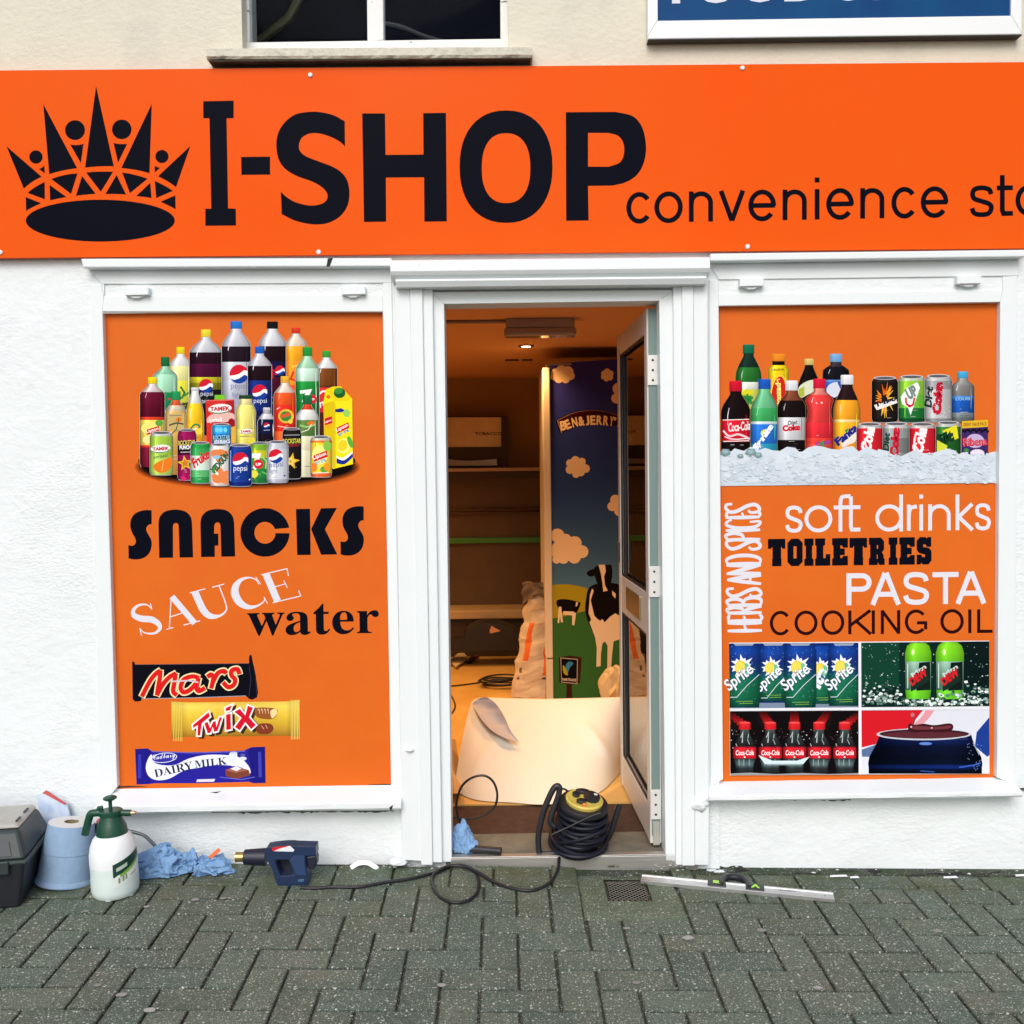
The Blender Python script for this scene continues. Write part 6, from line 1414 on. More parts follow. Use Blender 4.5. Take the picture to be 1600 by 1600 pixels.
b = MB(); b.tube(smooth([tuple(H(a, c_y, ZF+.006)) for a, c_y in [(680,1075),(698,1080),(708,1092),(711,1105),(703,1116),(690,1118)]]), .004, 8); b.build('lead', cd_, t, smooth_=True)

# great sheet of paper rolled open in the doorway
tp = thing('paper_sheet', 'huge cream sheet of backing paper bulging across the floor inside the door', 'paper', hfl(840, 1240))
FE = [(709,1236),(745,1250),(800,1254),(850,1257),(905,1250),(940,1236),(972,1205),(1015,1160)]
CE = [(737,1097),(752,1091),(800,1092),(850,1093),(900,1092),(940,1091),(975,1090),(1015,1088)]
FEs = smooth(FE, 8); CEs = smooth(CE, 8); n = len(FEs)-1
def ps(u, v):
    k = min(n, int(u*n+.5)); f = H(FEs[k][0], FEs[k][1], ZF+.004); c = P(CEs[k][0], CEs[k][1], 1.12)
    if v <= .7:
        t = v/.7; q = f.lerp(c, t); q.y = f.y+(c.y-f.y)*(t+.10*math.sin(math.pi*t)); q.z = ZF+.004+(c.z-ZF-.004)*(math.sin(t*math.pi/2)**.82*.35+t*.65)
        q.z += .012*math.sin(u*7+t*3)*math.sin(math.pi*t)
    else:
        t = (v-.7)/.3; a = t*math.pi*1.1; q = c+Vector((0, .13*math.sin(a), -.13*(1-math.cos(a))*.9))
    x = u; y = v
    w1 = math.exp(-((x-.40-(.72-y)*-.45)/.035)**2)*max(0, math.sin(math.pi*min(1, y/.7)))*.014
    w2 = math.exp(-((x-.70-(y-.3)*-.55)/.03)**2)*max(0, math.sin(math.pi*min(1, max(0, (y-.05))/.45)))*.018
    q += Vector((0, -w1-w2, (w1+w2)*.6)) if v <= .7 else Vector()
    return q
b = MB(); b.grid(ps, n, 60); M_paper = mat('cream_backing_paper', (.74,.70,.60,1), .6, var=.03, vscale=2)
b.build('sheet', M_paper, tp, smooth_=True, sharp=80)
E1 = smooth([(738,1100),(747,1092),(761,1090),(774,1099),(783,1111),(791,1126),(798,1142),(812,1160)], 6)
E2 = smooth([(738,1100),(742,1108),(748,1118),(757,1130),(769,1142),(782,1150),(796,1156),(812,1160)], 6)
def proj(q):
    v = q-CAM; d = v.dot(FWD); return (800+FPX*v.dot(RGT)/d, 800+FPX*v.dot(DWN)/d)
def ramp_y(px, py):
    best = None
    for i in range(0, 11):
        for j in range(1, 36):
            q = ps(i/20, .7*j/35); a, c_ = proj(q); e = (a-px)**2+(c_-py)**2
            if best is None or e < best[0]: best = (e, q.y)
    return best[1]
RY = {k: ramp_y(775, k) for k in range(1088, 1170, 4)}
def fold(u, v):
    k = min(len(E1)-1, int(u*(len(E1)-1)+.5)); a = E1[k]; c = E2[k]; px = c[0]+(a[0]-c[0])*v; py = c[1]+(a[1]-c[1])*v
    s = math.sin(math.pi*min(1, u*1.0))
    k = max(1088, min(1164, py)); k0 = int((k-1088)//4)*4+1088; f_ = (k-k0)/4; Y = RY[k0]*(1-f_)+RY[min(k0+4, 1168)]*f_
    Y += -.012-.045*s-.02*s*v*v+.028*s*math.sin(math.pi*v)
    return P(px, py, Y)
b = MB(); b.grid(fold, len(E1)-1, 14); b.build('curled_corner', mat('shaded_paper_reverse', (.46,.43,.44,1), .7), tp, smooth_=True, sharp=80)  # grey paper back, its colour darkened further for the curl's shading
t = thing('torn_card', 'piece of orange brown card on the floor left of the big paper sheet', 'cardboard', hfl(712, 1200))
b = MB(); b.grid(lambda u, v: H(698+24*u*(1-.4*v), 1240-85*v, ZF+.006+.05*math.sin(u*2.5+v)), 8, 8); b.build('card', mat('kraft_card', (.55,.36,.16,1), .8), t, solid=.002)

# ================================================================ tools at the foot of the shopfront
# cable reel in the doorway
rc = H(905, 1341, ZF)+Vector((0, .10, 0))
cr = thing('cable_reel', 'black extension reel with a yellow top standing on the door step', 'cable reel', rc)
M_blk = mat('black_plastic', (.016,.017,.021,1), .42, bump=.0006, bscale=80)
TM = Matrix.Translation(rc) @ Matrix.Rotation(R(14), 4, 'X') @ Matrix.Rotation(R(7), 4, 'Y')
b = MB(); b.lathe([(.070,.0),(.072,.01),(.055,.02),(.052,.165),(.088,.172),(.090,.182),(.086,.19),(.030,.192)], 40, TM); b.build('drum', M_blk, cr, smooth_=True)
pts = []; N_ = 330
rg = random.Random(2)
for i in range(N_):
    a = i/30*2*math.pi; zt_ = .02+.145*(i/N_); r = .100-.026*(i/N_)+.007*math.sin(i*.05)+.003*math.sin(a*.5+i*.3)
    pts.append(TM @ Vector((r*math.cos(a), r*math.sin(a), zt_+.006*math.sin(a+i*.1))))
b = MB(); b.tube(pts, .0078, 8)
pts = [TM @ Vector((.098*math.cos(a), .098*math.sin(a), .07+.055*math.sin(a+2.2))) for a in [R(200+9*i) for i in range(24)]]
b.tube(pts, .0072, 8); pts = [TM @ Vector((.102*math.cos(a), .102*math.sin(a), .05+.03*math.sin(a*1+.6))) for a in [R(150+9*i) for i in range(30)]]; b.tube(pts, .0072, 8)
b.build('wound_cable', mat('navy_black_rubber', (.007,.008,.016,1), .5, spec=.3), cr, smooth_=True)
def vdisc(r0, r1, z0, z1, n=40): return [(r0, z0), (r0, z1), (r1, z1), (r1, z0)]
b = MB(); b.lathe([(.066,.191),(.068,.202),(.062,.207),(.056,.204),(.02,.204)], 40, TM); b.build('yellow_plate', mat('scuffed_yellow', (.60,.47,.09,1), .45, var=.15, vscale=20), cr, smooth_=True)
b = MB()
for cx, cy, sx, sy in ((.026,.008,.030,.036),(-.030,.016,.014,.016),(-.014,-.026,.018,.014),(-.004,.040,.026,.014)):
    k = len(b.v); b.lathe([(1,.2045),(1,.212),(.8,.2145)], 18)
    for i in range(k, len(b.v)): x_, y_, z_ = b.v[i]; b.v[i] = tuple(TM @ Vector((cx+x_*sx, cy+y_*sy, z_)))
b.build('socket', M_blk, cr, smooth_=True)
b = MB(); b.lathe([(.008,.2045),(.008,.211),(.004,.213)], 14, TM @ Matrix.Translation((-.004,-.047,0))); b.build('reset_button', mat('orange_button', (.75,.24,.05,1), .4), cr)
b = MB(); b.obox(TM, .034, .046, .012, .02, .2146, .2165); b.build('sticker', mat('white_sticker', (.75,.75,.72,1), .5), cr)
Ya = rc.y-.04
b = MB(); hp = smooth([tuple(P(a, c_y, Ya)) for a, c_y in [(843,1337),(841,1310),(846,1280),(854,1255),(866,1231),(874,1230),(872,1245),(863,1270),(860,1285),(868,1292)]], 6)
b.tube(hp, .011, 10); b.tube([P(846,1334,Ya), P(870,1332,Ya), P(885,1326,Ya)], .009, 8); b.build('handle', M_blk, cr, smooth_=True)
b = MB(); b.tube(smooth([tuple(P(a, c_y, Ya+.12)) for a, c_y in [(948,1312),(956,1296),(962,1275),(968,1258)]]), .012, 10); b.tube([P(948,1310,Ya+.1), P(935,1318,Ya+.06)], .010, 8); b.build('winding_arm', M_blk, cr, smooth_=True)
b = MB(); b.tube(smooth([tuple(P(a, c_y, Ya+.03)) for a, c_y in [(873,1233),(882,1233),(890,1240),(892,1250)]], 5), .004, 8)
b.build('plug_lead', cd_, cr, smooth_=True); b = MB(); b.tube(smooth([tuple(P(a, c_y, Ya-.09)) for a, c_y in [(862,1304),(880,1296),(905,1284),(922,1276),(938,1270)]], 5), .003, 8); b.build('plug_lead', cd_, cr, smooth_=True)
# lead looping from the reel to the left jamb
q = [(838,1310,.02),(820,1303,.02),(790,1301,.02),(760,1303,.015),(735,1302,.02)]
pts = [tuple(P(a, c_y, .26)) for a, c_y, _ in q]+[tuple(P(a, c_y, .27)) for a, c_y in [(722,1290),(714,1270),(714,1250),(722,1228),(738,1215),(757,1212),(771,1222),(777,1242),(772,1262),(755,1274),(735,1279),(715,1278),(697,1274)]]
b = MB(); b.tube(smooth(pts, 6), .0045, 8); b.build('supply_lead', cd_, cr, smooth_=True)

# heat gun and its lead
Z = zz(10, 360, 1290); YG = -.185
hg_ = thing('heat_gun', 'dark blue heat gun with a brass tip lying against the wall under the left window', 'heat gun', G(445, 1392))
M_nav = mat('navy_plastic', (.010,.026,.075,1), .38, bump=.0004, bscale=90); M_nav2 = mat('dark_navy_plastic', (.008,.012,.028,1), .45)
out = [(560,352),(640,335),(800,318),(930,312),(1040,322),(1330,330),(1338,470),(1175,480),(1180,600),(1200,700),(1215,790),(1228,860),(1205,975),(1170,1006),(790,1004),(745,960),(690,820),(640,660),(575,560),(525,430)]
hole = [(690,535),(905,535),(950,640),(1000,780),(785,788),(740,690)]
def prism_hole(mb, outer, hole_, Y, Yb_):
    loops = [[P(*Z(a, c_y), Y) for a, c_y in L_] for L_ in (outer, hole_)]
    tris = tessellate_polygon([[Vector((v.x, v.z, 0)) for v in L_] for L_ in loops])
    f = loops[0]+loops[1]; n = len(f); vs = f+[v+Vector((0, Yb_-Y, 0)) for v in f]; fs = [tuple(t) for t in tris]+[tuple(i+n for i in t) for t in tris]
    o_ = 0
    for L_ in loops:
        k = len(L_); fs += [(o_+i, o_+(i+1) % k, o_+(i+1) % k+n, o_+i+n) for i in range(k)]; o_ += k
    mb.add(vs, fs)
b = MB(); prism_hole(b, out, hole, YG, YG+.055); b.build('body', M_nav, hg_, bevel=.006, seg=3)
b = MB(); b.px(Z([(920,540),(1000,475),(1160,470),(1165,600),(1195,790),(1020,790),(965,640)]), YG-.006, YG); b.build('grip', mat('blue_grip', (.014,.04,.12,1), .5), hg_, bevel=.004)
b = MB(); c0 = P(*Z(560,490), YG+.028); c1 = P(*Z(225,490), YG+.028); b.tube([c0, c0.lerp(c1, .6), c1, c1+(c1-c0).normalized()*.003], [.030, .027, .025, .021], 20); b.build('barrel', M_nav2, hg_, smooth_=True)
b = MB(); c2 = P(*Z(85,490), YG+.028); b.tube([c1, c2], [.0165, .0165], 20, cap=False); b.build('nozzle', mat('heat_stained_brass', (.50,.36,.13,1), .32, .9, var=.25, vscale=60), hg_, smooth_=True)
b = MB(); b.tube([c2+Vector((.012,0,0)), c2+Vector((.001,0,0))], [.013,.013], 16); b.build('nozzle_bore', M_nav2, hg_)
b = MB(); b.px(Z([(670,500),(930,500),(1020,820),(770,820)]), YG+.046, YG+.05); b.build('hollow', M_nav2, hg_); b = MB(); b.px(Z([(1180,490),(1330,470),(1350,520),(1345,620),(1300,690),(1210,680)]), YG+.004, YG+.05); b.build('air_intake', M_nav2, hg_, bevel=.004)
p = Print(YG-.0005); p.poly(Z([(650,345),(800,322),(930,316),(1000,380),(980,408),(700,400),(655,395)]), C(222,226,232)); p.poly(Z([(650,345),(800,322),(920,316),(770,370),(690,402),(655,395)]), C(206,40,44)); p.stroke(Z([(690,398),(770,360),(940,325)]), .8, C(240,225,225)); p.build('label_sticker', M_ink, hg_)
b = MB(); b.px(Z([(1050,850),(1150,840),(1150,880),(1060,890)]), YG-.005, YG); b.build('switch', mat('blue_switch', (.04,.12,.22,1), .4), hg_, bevel=.002)
cabp = [(1215-1215+478,1389)]
cp_ = [(470,1387),(490,1388),(520,1386),(560,1386),(600,1379),(640,1373),(680,1363),(705,1353),(725,1353),(742,1362),(748,1380),(743,1398),(728,1408),(708,1410),(690,1403),(678,1388),(675,1372),(685,1360),(703,1353),(725,1354),(745,1362),(770,1377),(800,1388),(832,1391),(858,1380),(870,1362)]
pts = []
for i, (a, c_y) in enumerate(cp_): pts.append(tuple(G(a, c_y, .006+(.012 if 17 <= i <= 20 else 0))))
pts += [tuple(P(873, 1347, -.03)), tuple(P(874, 1335, .0)), tuple(P(873, 1322, .05)), tuple(P(878, 1308, .06))]
b = MB(); b.tube(smooth(pts, 7), .0058, 10); b.build('lead', cd_, hg_, smooth_=True)

# pressure sprayer
s0 = G(181, 1395); s0.z = gz(s0.y, s0.x)
sp = thing('pressure_sprayer', 'white pump sprayer bottle with a dark green head, half full, near the toolbox', 'sprayer', s0)
SM = Matrix.Translation(s0) @ Matrix.Rotation(R(-2.0), 4, 'Y')
def sprof(): return [(.060,.004),(.066,.0),(.072,.008),(.0755,.022),(.0755,.055),(.0745,.085),(.076,.115),(.0755,.140),(.071,.165),(.062,.187),(.050,.200),(.040,.206)]
m_ = bpy.data.materials.new('translucent_polythene'); m_.use_nodes = True; nn = m_.node_tree.nodes; ll = m_.node_tree.links; bb = nn['Principled BSDF']
bb.inputs['Base Color'].default_value = (.80,.84,.83,1); bb.inputs['Roughness'].default_value = .4; bb.inputs['Subsurface Weight'].default_value = .4; bb.inputs['Subsurface Radius'].default_value = (.02,.02,.02); bb.inputs['Subsurface Scale'].default_value = .5
tcn = nn.new('ShaderNodeTexCoord'); sx = nn.new('ShaderNodeSeparateXYZ'); ll.new(tcn.outputs['Object'], sx.inputs[0])
rp = nn.new('ShaderNodeValToRGB'); rp.color_ramp.elements[0].position = .1; rp.color_ramp.elements[0].color = (.66,.76,.74,1); rp.color_ramp.elements[1].position = .104; rp.color_ramp.elements[1].color = (.80,.83,.84,1)
ll.new(sx.outputs[2], rp.inputs[0]); ll.new(rp.outputs[0], bb.inputs['Base Color'])
b = MB(); b.lathe(sprof(), 48); o = b.build('bottle', m_, None, smooth_=True, sharp=60); o.parent = sp; o.rotation_euler = (0, R(-2), 0)
for k in range(5):
    a = R(-160+70*k); f_ = MB(); f_.lathe([(.012,-.002),(.014,.006),(.008,.012)], 14, SM @ Matrix.Translation((.057*math.cos(a), .057*math.sin(a), 0))); f_.build('foot', m_, sp, smooth_=True)
M_grn = mat('dark_green_plastic', (.006,.058,.032,1), .36, bump=.0003, bscale=60)
b = MB(); b.lathe([(.047,.197),(.050,.199),(.047,.222),(.041,.238),(.034,.258),(.033,.262),(.0375,.264),(.0375,.276),(.034,.279),(.012,.280)], 40, SM); b.build('collar', M_grn, sp, smooth_=True, sharp=30)
b = MB(); b.lathe([(.006,.280),(.006,.309),(.014,.311),(.022,.316),(.0225,.320),(.015,.325),(.004,.326)], 28, SM); b.build('pump_knob', M_grn, sp, smooth_=True)
def sq(pts_, Y=0): return [tuple(SM @ Vector((x, Y, z_))) for x, z_ in pts_]
b = MB(); b.tube(smooth(sq([(-.025,.270),(-.05,.271),(-.066,.268),(-.074,.250),(-.082,.225),(-.089,.200)]), 5), .0125, 12); b.build('trigger_handle', M_grn, sp, smooth_=True)
b = MB(); b.tube(sq([(-.046,.274),(-.038,.287),(-.026,.287)]), .007, 10); b.build('release_valve', M_grn, sp, smooth_=True)
b = MB(); b.tube(sq([(.03,.268),(.066,.265)]), .0105, 14); b.build('nozzle_arm', M_grn, sp, smooth_=True)
b = MB(); b.tube(sq([(.066,.265),(.078,.265),(.084,.264)]), [.007,.007,.004], 12); b.build('nozzle_tip', mat('brass_tip', (.55,.40,.25,1), .3, .8), sp, smooth_=True)
# label wraps the right of the bottle
vs = []; fs = []; cl = []; nu, nv = 40, 40
rg = random.Random(9)
for j in range(nv+1):
    for i in range(nu+1):
        a = R(-72+78*i/nu); zq = .058+.078*j/nv+.035*(i/nu-.5); vs.append(SM @ Vector((.0768*math.cos(a), .0768*math.sin(a), zq)))
for j in range(nv):
    for i in range(nu):
        u, v_ = (i+.5)/nu, (j+.5)/nv; fs.append((j*(nu+1)+i, j*(nu+1)+i+1, (j+1)*(nu+1)+i+1, (j+1)*(nu+1)+i))
        c = (.70,.74,.70,1)
        d = v_-(.46+.28*u*u)
        if d > 0: c = (.005,.045,.028,1) if u < .95-.0*v_ else c
        elif d > -.14 and u > .2: c = (.20,.42,.05,1)
        if .12 < u < .42 and .12 < v_ < .36: c = (.16,.22,.16,1) if int(u*61) % 2 else (.55,.6,.55,1)
        if .1 < u < .46 and .66 < v_ < .80 and d > .05: c = (.45,.52,.46,1)
        if .55 < u < .8 and .16 < v_ < .2: c = (.3,.34,.3,1)
        cl.append(c)
b = MB(); b.add(vs, fs); o = b.build('label', vcmat('bottle_label', .4), sp); colattr(o, cl)

# rolls of blue paper
r0 = G(103, 1376); r0.z = gz(r0.y, r0.x)
tr = thing('paper_roll', 'large tapering roll of blue paper towel standing behind the white sprayer', 'paper roll', r0)
RM = Matrix.Translation(r0) @ Matrix.Rotation(R(5.5), 4, 'Y') @ Matrix.Rotation(R(-4), 4, 'X') @ Matrix.Diagonal((1,1,.96,1))
M_bluep = mat('blue_paper', (.27,.40,.57,1), .9, bump=.0016, bscale=180, c2=(.225,.35,.52,1), vscale=40)
b = MB(); b.lathe([(.096,.0),(.099,.004),(.098,.012),(.0925,.02),(.085,.108)], 56, RM); b.build('lower_roll', M_bluep, tr, smooth_=True, sharp=30)
b = MB(); b.lathe([(.085,.1095),(.0845,.112),(.0745,.204),(.0735,.207)], 56, RM, capt=False); b.build('upper_roll', M_bluep, tr, smooth_=True, sharp=30)
b = MB(); b.lathe([(.0735,.207),(.024,.2085)], 56, RM, capb=False, capt=False); b.build('roll_end', mat('rolled_paper_edge', (.62,.63,.62,1), .9, bump=.002, bscale=14, stretch=(1,1,1)), tr)
b = MB(); b.lathe([(.024,.2085),(.0215,.209),(.0215,.12)], 32, RM, capb=False, capt=True); b.build('core', mat('card_core', (.22,.19,.10,1), .9), tr, smooth_=True, sharp=30)

# toolbox
tb0 = G(40, 1416); X1 = P(43, 1416, -.38).x; X0_ = X1-.50; Y0, Y1 = -.38, -.075
tb = thing('toolbox', 'scuffed grey green plastic toolbox with a pale tray lid at the left edge', 'toolbox', Vector((X1, Y0, gz(Y0, X1))))
tb.rotation_euler = (0, 0, R(10)); DZ = .026
M_tb = mat('black_toolbox_plastic', (.011,.013,.018,1), .5, bump=.0008, bscale=120); M_lid = mat('grey_green_plastic', (.020,.033,.033,1), .48, bump=.0006, bscale=100, var=.12, vscale=8)
zb_ = gz(Y0, X1)-.004
def frus(mb, x0, x1, y0, y1, z0, X0a, X1a, Y0a, Y1a, z1):
    vs = [(x0,y0,z0),(x1,y0,z0),(x1,y1,z0),(x0,y1,z0),(X0a,Y0a,z1),(X1a,Y0a,z1),(X1a,Y1a,z1),(X0a,Y1a,z1)]
    mb.add(vs, [(3,2,1,0),(4,5,6,7),(0,1,5,4),(1,2,6,5),(2,3,7,6),(3,0,4,7)])
b = MB(); frus(b, X0_+.03, X1-.03, Y0+.02, Y1-.02, zb_+.002, X0_+.005, X1-.005, Y0+.003, Y1-.003, .150+DZ); b.build('base', M_tb, tb, bevel=.012, seg=3)
b = MB(); b.box(X0_-.004, X1+.004, Y0-.006, Y1+.004, .143+DZ, .158+DZ); b.build('rim', M_lid, tb, bevel=.006, seg=3)
b = MB(); frus(b, X0_, X1, Y0, Y1, .158+DZ, X0_+.02, X1-.035, Y0+.06, Y1-.02, .240+DZ); b.build('lid', M_lid, tb, bevel=.014, seg=3)
b = MB(); b.add([(X0_+.05, Y0+.007, .170+DZ), (X1-.045, Y0+.007, .170+DZ), (X1-.06, Y0+.034, .209+DZ), (X0_+.06, Y0+.034, .209+DZ)], [(0,1,2,3)]); o = b.build('front_recess', mat('blue_grey_plastic', (.022,.032,.042,1), .5), tb, solid=.004)
b = MB(); frus(b, X0_+.03, X1-.035, Y0+.065, Y1-.025, .2405+DZ, X0_+.035, X1-.05, Y0+.073, Y1-.03, .254+DZ); b.build('tray_lid', mat('pale_grey_plastic', (.42,.42,.385,1), .5, bump=.001, bscale=60, c2=(.36,.355,.32,1), vscale=14), tb, bevel=.006)
for k in range(2):
    b = MB(); b.box(X1-.055+.0*k, X1-.048, Y0+.09+.09*k, Y0+.135+.09*k, .2545+DZ, .2575+DZ); b.build('tray_catch', M_tb, tb, bevel=.001)
b = MB(); b.box(X1-.13, X1-.05, Y0-.012, Y0-.006, .118+DZ, .160+DZ); b.build('latch', M_lid, tb, bevel=.003)
b = MB(); b.tube(smooth([(X1-.46, Y1-.10, .27), (X1-.45, Y1-.10, .295), (X1-.31, Y1-.10, .302), (X1-.17, Y1-.10, .295), (X1-.155, Y1-.10, .27)], 5), .011, 10); b.build('handle', M_lid, tb, smooth_=True)

# printed packet leaning on the wall behind the roll
tq = thing('paper_packet', 'white and blue packet with a red edge leaning on the wall behind the blue roll', 'packet', Vector((P(85, 1300, -.05).x, -.06, gz(-.06, -1.5))))
q = [(58,1243),(72,1236),(104,1256),(112,1290),(150,1312),(150,1345),(70,1345)]
b = MB(); b.prism([P(a, c_y, -.022-.0006*(c_y-1236)) for a, c_y in q], Vector((0, .010, 0))); b.build('packet', mat('glossy_white_print', (.62,.68,.76,1), .35, c2=(.34,.46,.66,1), vscale=22), tq)
b = MB(); b.prism([P(a, c_y, -.026-.0006*(c_y-1236)) for a, c_y in [(66,1239),(72,1235),(104,1256),(100,1257),(71,1241)]], Vector((0, .003, 0))); b.build('red_edge', mat('red_print', (.48,.04,.035,1), .4), tq)
tq = thing('multi_tool', 'small black gadget with a red button between the blue roll and the sprayer', 'tool', Vector((P(150, 1296, -.12).x, -.12, gz(-.12, -1.4))))
b = MB(); b.px([(146,1288),(158,1287),(160,1302),(146,1303)], -.125, -.09); b.px([(149,1302),(157,1302),(157,1392),(149,1392)], -.12, -.10); b.build('body', M_blk, tq, bevel=.004)
b = MB(); b.px([(150,1281),(157,1281),(157,1287),(150,1287)], -.122, -.1); b.build('button', mat('dull_red', (.35,.08,.10,1), .5), tq, bevel=.003)

# bent wire lance on the wall
tl = thing('bent_lance', 'bent grey metal rod leaning on the white wall behind the sprayer', 'rod', Vector((P(235, 1320, -.04).x, -.04, gz(-.04, -1.2))))
b = MB(); b.tube(smooth([tuple(P(a, c_y, -.05)) for a, c_y in [(160,1290),(195,1297),(212,1301),(226,1306),(238,1317),(250,1330),(265,1347),(275,1362)]], 6), .0058, 10); b.build('rod', mat('grey_steel_rod', (.20,.22,.21,1), .4, .6), tl, smooth_=True)

# blue paper towels
M_tis = mat('blue_tissue', (.20,.36,.60,1), .9, bump=.0012, bscale=120)
def tissue(name, label, cpx, Y, rx, ry, rz, seed, f=2.4, amp=.75, base=None, pull=None):
    c0 = P(cpx[0], cpx[1], Y); t = thing(name, label, 'paper towel', Vector((c0.x, c0.y, gz(c0.y, c0.x) if base is None else base)))
    bm = bmesh.new(); bmesh.ops.create_icosphere(bm, subdivisions=6, radius=1); fl = (gz(c0.y, c0.x) if base is None else base)+.003
    for v_ in bm.verts:
        v0 = v_.co.copy(); d = crease(v0, seed, f, 8)*amp + crease(v0, seed+50, f*2.3, 7)*amp*1.1 + crease(v0, seed+90, f*5, 6)*amp*.9
        q = v0*(1-.25*abs(noise.noise(v0*1.6+Vector((seed,0,0)))))+d
        if pull:
            for pd, ps_, pw in pull:
                q += Vector(pd)*max(0, v0.dot(Vector(pd).normalized())-ps_)*pw
        w_ = Vector((c0.x+q.x*rx, c0.y+q.y*ry, c0.z+q.z*rz)); 
        if w_.z < fl: w_.z = fl+.002*abs(noise.noise(v0*7))
        if base is None: w_.y = min(w_.y, -.006)
        v_.co = w_
    me = bpy.data.meshes.new('towel'); bm.to_mesh(me); bm.free(); me.materials.append(M_tis)
    o = bpy.data.objects.new('towel', me); col.objects.link(o); attach(o, t); return t
tissue('paper_towel', 'largest crumpled heap of blue paper towel, just right of the sprayer', (250, 1357), -.10, .084, .05, .058, 3, 2.6, .8, None, [((-1,0,-.2),.5,.8),((.1,0,1),.6,.9)])
tissue('paper_towel', 'small blue paper twist between the two bigger towels by the wall', (292, 1350), -.08, .035, .03, .036, 12, 2.6, .8, None, [((.6,0,.9),.5,.6)])
tissue('paper_towel', 'flatter blue paper towel pointing right towards the heat gun', (328, 1354), -.09, .060, .038, .034, 23, 1.9, .7, None, [((1,0,-.2),.5,1.0),((-.5,-.4,-.6),.5,.7)])
tissue('paper_towel', 'pale blue paper towel scrunched against the left door jamb', (723, 1315), .045, .038, .03, .050, 36, 2.4, .6, ZF-.004, [((.9,-.2,-.6),.4,.9),((-.1,0,1),.5,.7)])
tt = thing('black_tube', 'short black plastic tube lying on the door step beside the blue towel', 'tube', P(762, 1328, .07))
b = MB(); b.tube([H(735,1326,ZF+.0135), H(783,1330,ZF+.0135)], .0135, 16); b.build('tube', M_blk, tt, smooth_=True, sharp=50)
# orange vinyl offcuts
M_off = mat('orange_offcut', c_(244, 120, 54), .45)
def strip(name, label, pts, w_, Y, m=M_off):
    t = thing(name, label, 'offcut', P(pts[0][0], pts[0][1], Y)); q = smooth([tuple(P(a, c_y, Y)) for a, c_y in pts], 5); b = MB(); vs = []; fs = []
    for i, v in enumerate(q):
        a = Vector(q[max(0, i-1)]); c = Vector(q[min(len(q)-1, i+1)]); d = (c-a).normalized(); nrm = Vector((-d.z, .3, d.x)).normalized()*w_/2
        vs += [Vector(v)+nrm, Vector(v)-nrm]
    fs = [(2*i, 2*i+1, 2*i+3, 2*i+2) for i in range(len(q)-1)]; b.add(vs, fs); b.build('strip', m, t, solid=.0012)
strip('vinyl_offcut', 'orange vinyl strip sticking up out of the right hand blue towel', [(314,1352),(326,1342),(343,1327)], .013, -.085)
strip('vinyl_offcut', 'curved orange vinyl strip lying between the blue towels', [(262,1340),(278,1342),(294,1346),(308,1345)], .010, -.06)
strip('vinyl_offcut', 'curled white vinyl strip on the ground near the left door pier', [(548,1356),(560,1349),(573,1348),(584,1353),(590,1358)], .016, -.055, mat('white_offcut', (.8,.82,.82,1), .4))

# spirit level lying on the paving
lA, lB = G(1001, 1381.5), G(1304, 1411)
tl = thing('spirit_level', 'aluminium spirit level with a black handle and green vials lying on the paving', 'spirit level', (lA+lB)/2)
ux = (lB-lA); LL = ux.length; ux.normalize(); up_ = Vector((-TILT, -SLOPE, 1)).normalized(); uy = up_.cross(ux).normalized(); up_ = ux.cross(uy)
LM = Matrix(((ux.x,uy.x,up_.x,lA.x),(ux.y,uy.y,up_.y,lA.y),(ux.z,uy.z,up_.z,lA.z),(0,0,0,1))) @ Matrix.Diagonal((1,1,.58,1))
M_al = mat('brushed_aluminium', (.62,.62,.63,1), .34, .85, bump=.0003, bscale=200, stretch=(.05,1,1)); 
b = MB(); WD = .054
b.obox(LM, 0, LL, .001, WD, .003, .018); b.obox(LM, 0, LL, 0, .007, .002, .0225); b.obox(LM, 0, LL, WD-.007, WD+.001, .002, .0225); b.obox(LM, 0, LL, WD*.45, WD*.55, .0185, .0195); b.build('beam', M_al, tl, bevel=.0008)
h0, h1 = LL*.352, LL*.642
b = MB(); hp = [LM @ Vector((x, y, .016)) for x, y in [(h0+.045, WD*.6), (h0+.050, WD+.018), (h0+.068, WD+.050), (h0+.10, WD+.060), (h1-.10, WD+.060), (h1-.068, WD+.048), (h1-.05, WD+.016), (h1-.045, WD*.6)]]
b.tube(smooth([tuple(v) for v in hp], 5), .0115, 12); b.build('handle', M_blk, tl, smooth_=True)
b = MB(); b.obox(LM, h0, h0+.062, WD*.30, WD+.006, .010, .026); b.build('vial_block', M_blk, tl, bevel=.004); b = MB(); b.obox(LM, h1-.058, h1+.004, WD*.22, WD+.004, .010, .026); b.build('vial_block', M_blk, tl, bevel=.004)
M_vial = mat('green_vial', (.38,.75,.06,1), .15)
b = MB(); b.obox(LM, h0+.018, h0+.044, WD*.60, WD*.98, .0262, .0285); b.build('vial', M_vial, tl, bevel=.001)
b = MB(); b.prism([LM @ Vector((x, y, .0262)) for x, y in [(h1-.040, WD*.45), (h1-.026, WD*1.0), (h1-.012, WD*.45), (h1-.019, WD*.45), (h1-.026, WD*.68), (h1-.033, WD*.45)]], up_*.0022); b.build('vial', M_vial, tl)
v_, f_ = text_mesh('LEVERMAN', .01); x0 = min(a for a, c in v_); x1 = max(a for a, c in v_); y1 = max(c for a, c in v_)
b = MB(); b.add([LM @ Vector((LL*.72+(a-x0)/(x1-x0)*.058, WD*.62+c/y1*.009, .0187)) for a, c in v_], f_); b.build('lettering', mat('dark_print', (.03,.03,.035,1), .5), tl, fix=False)
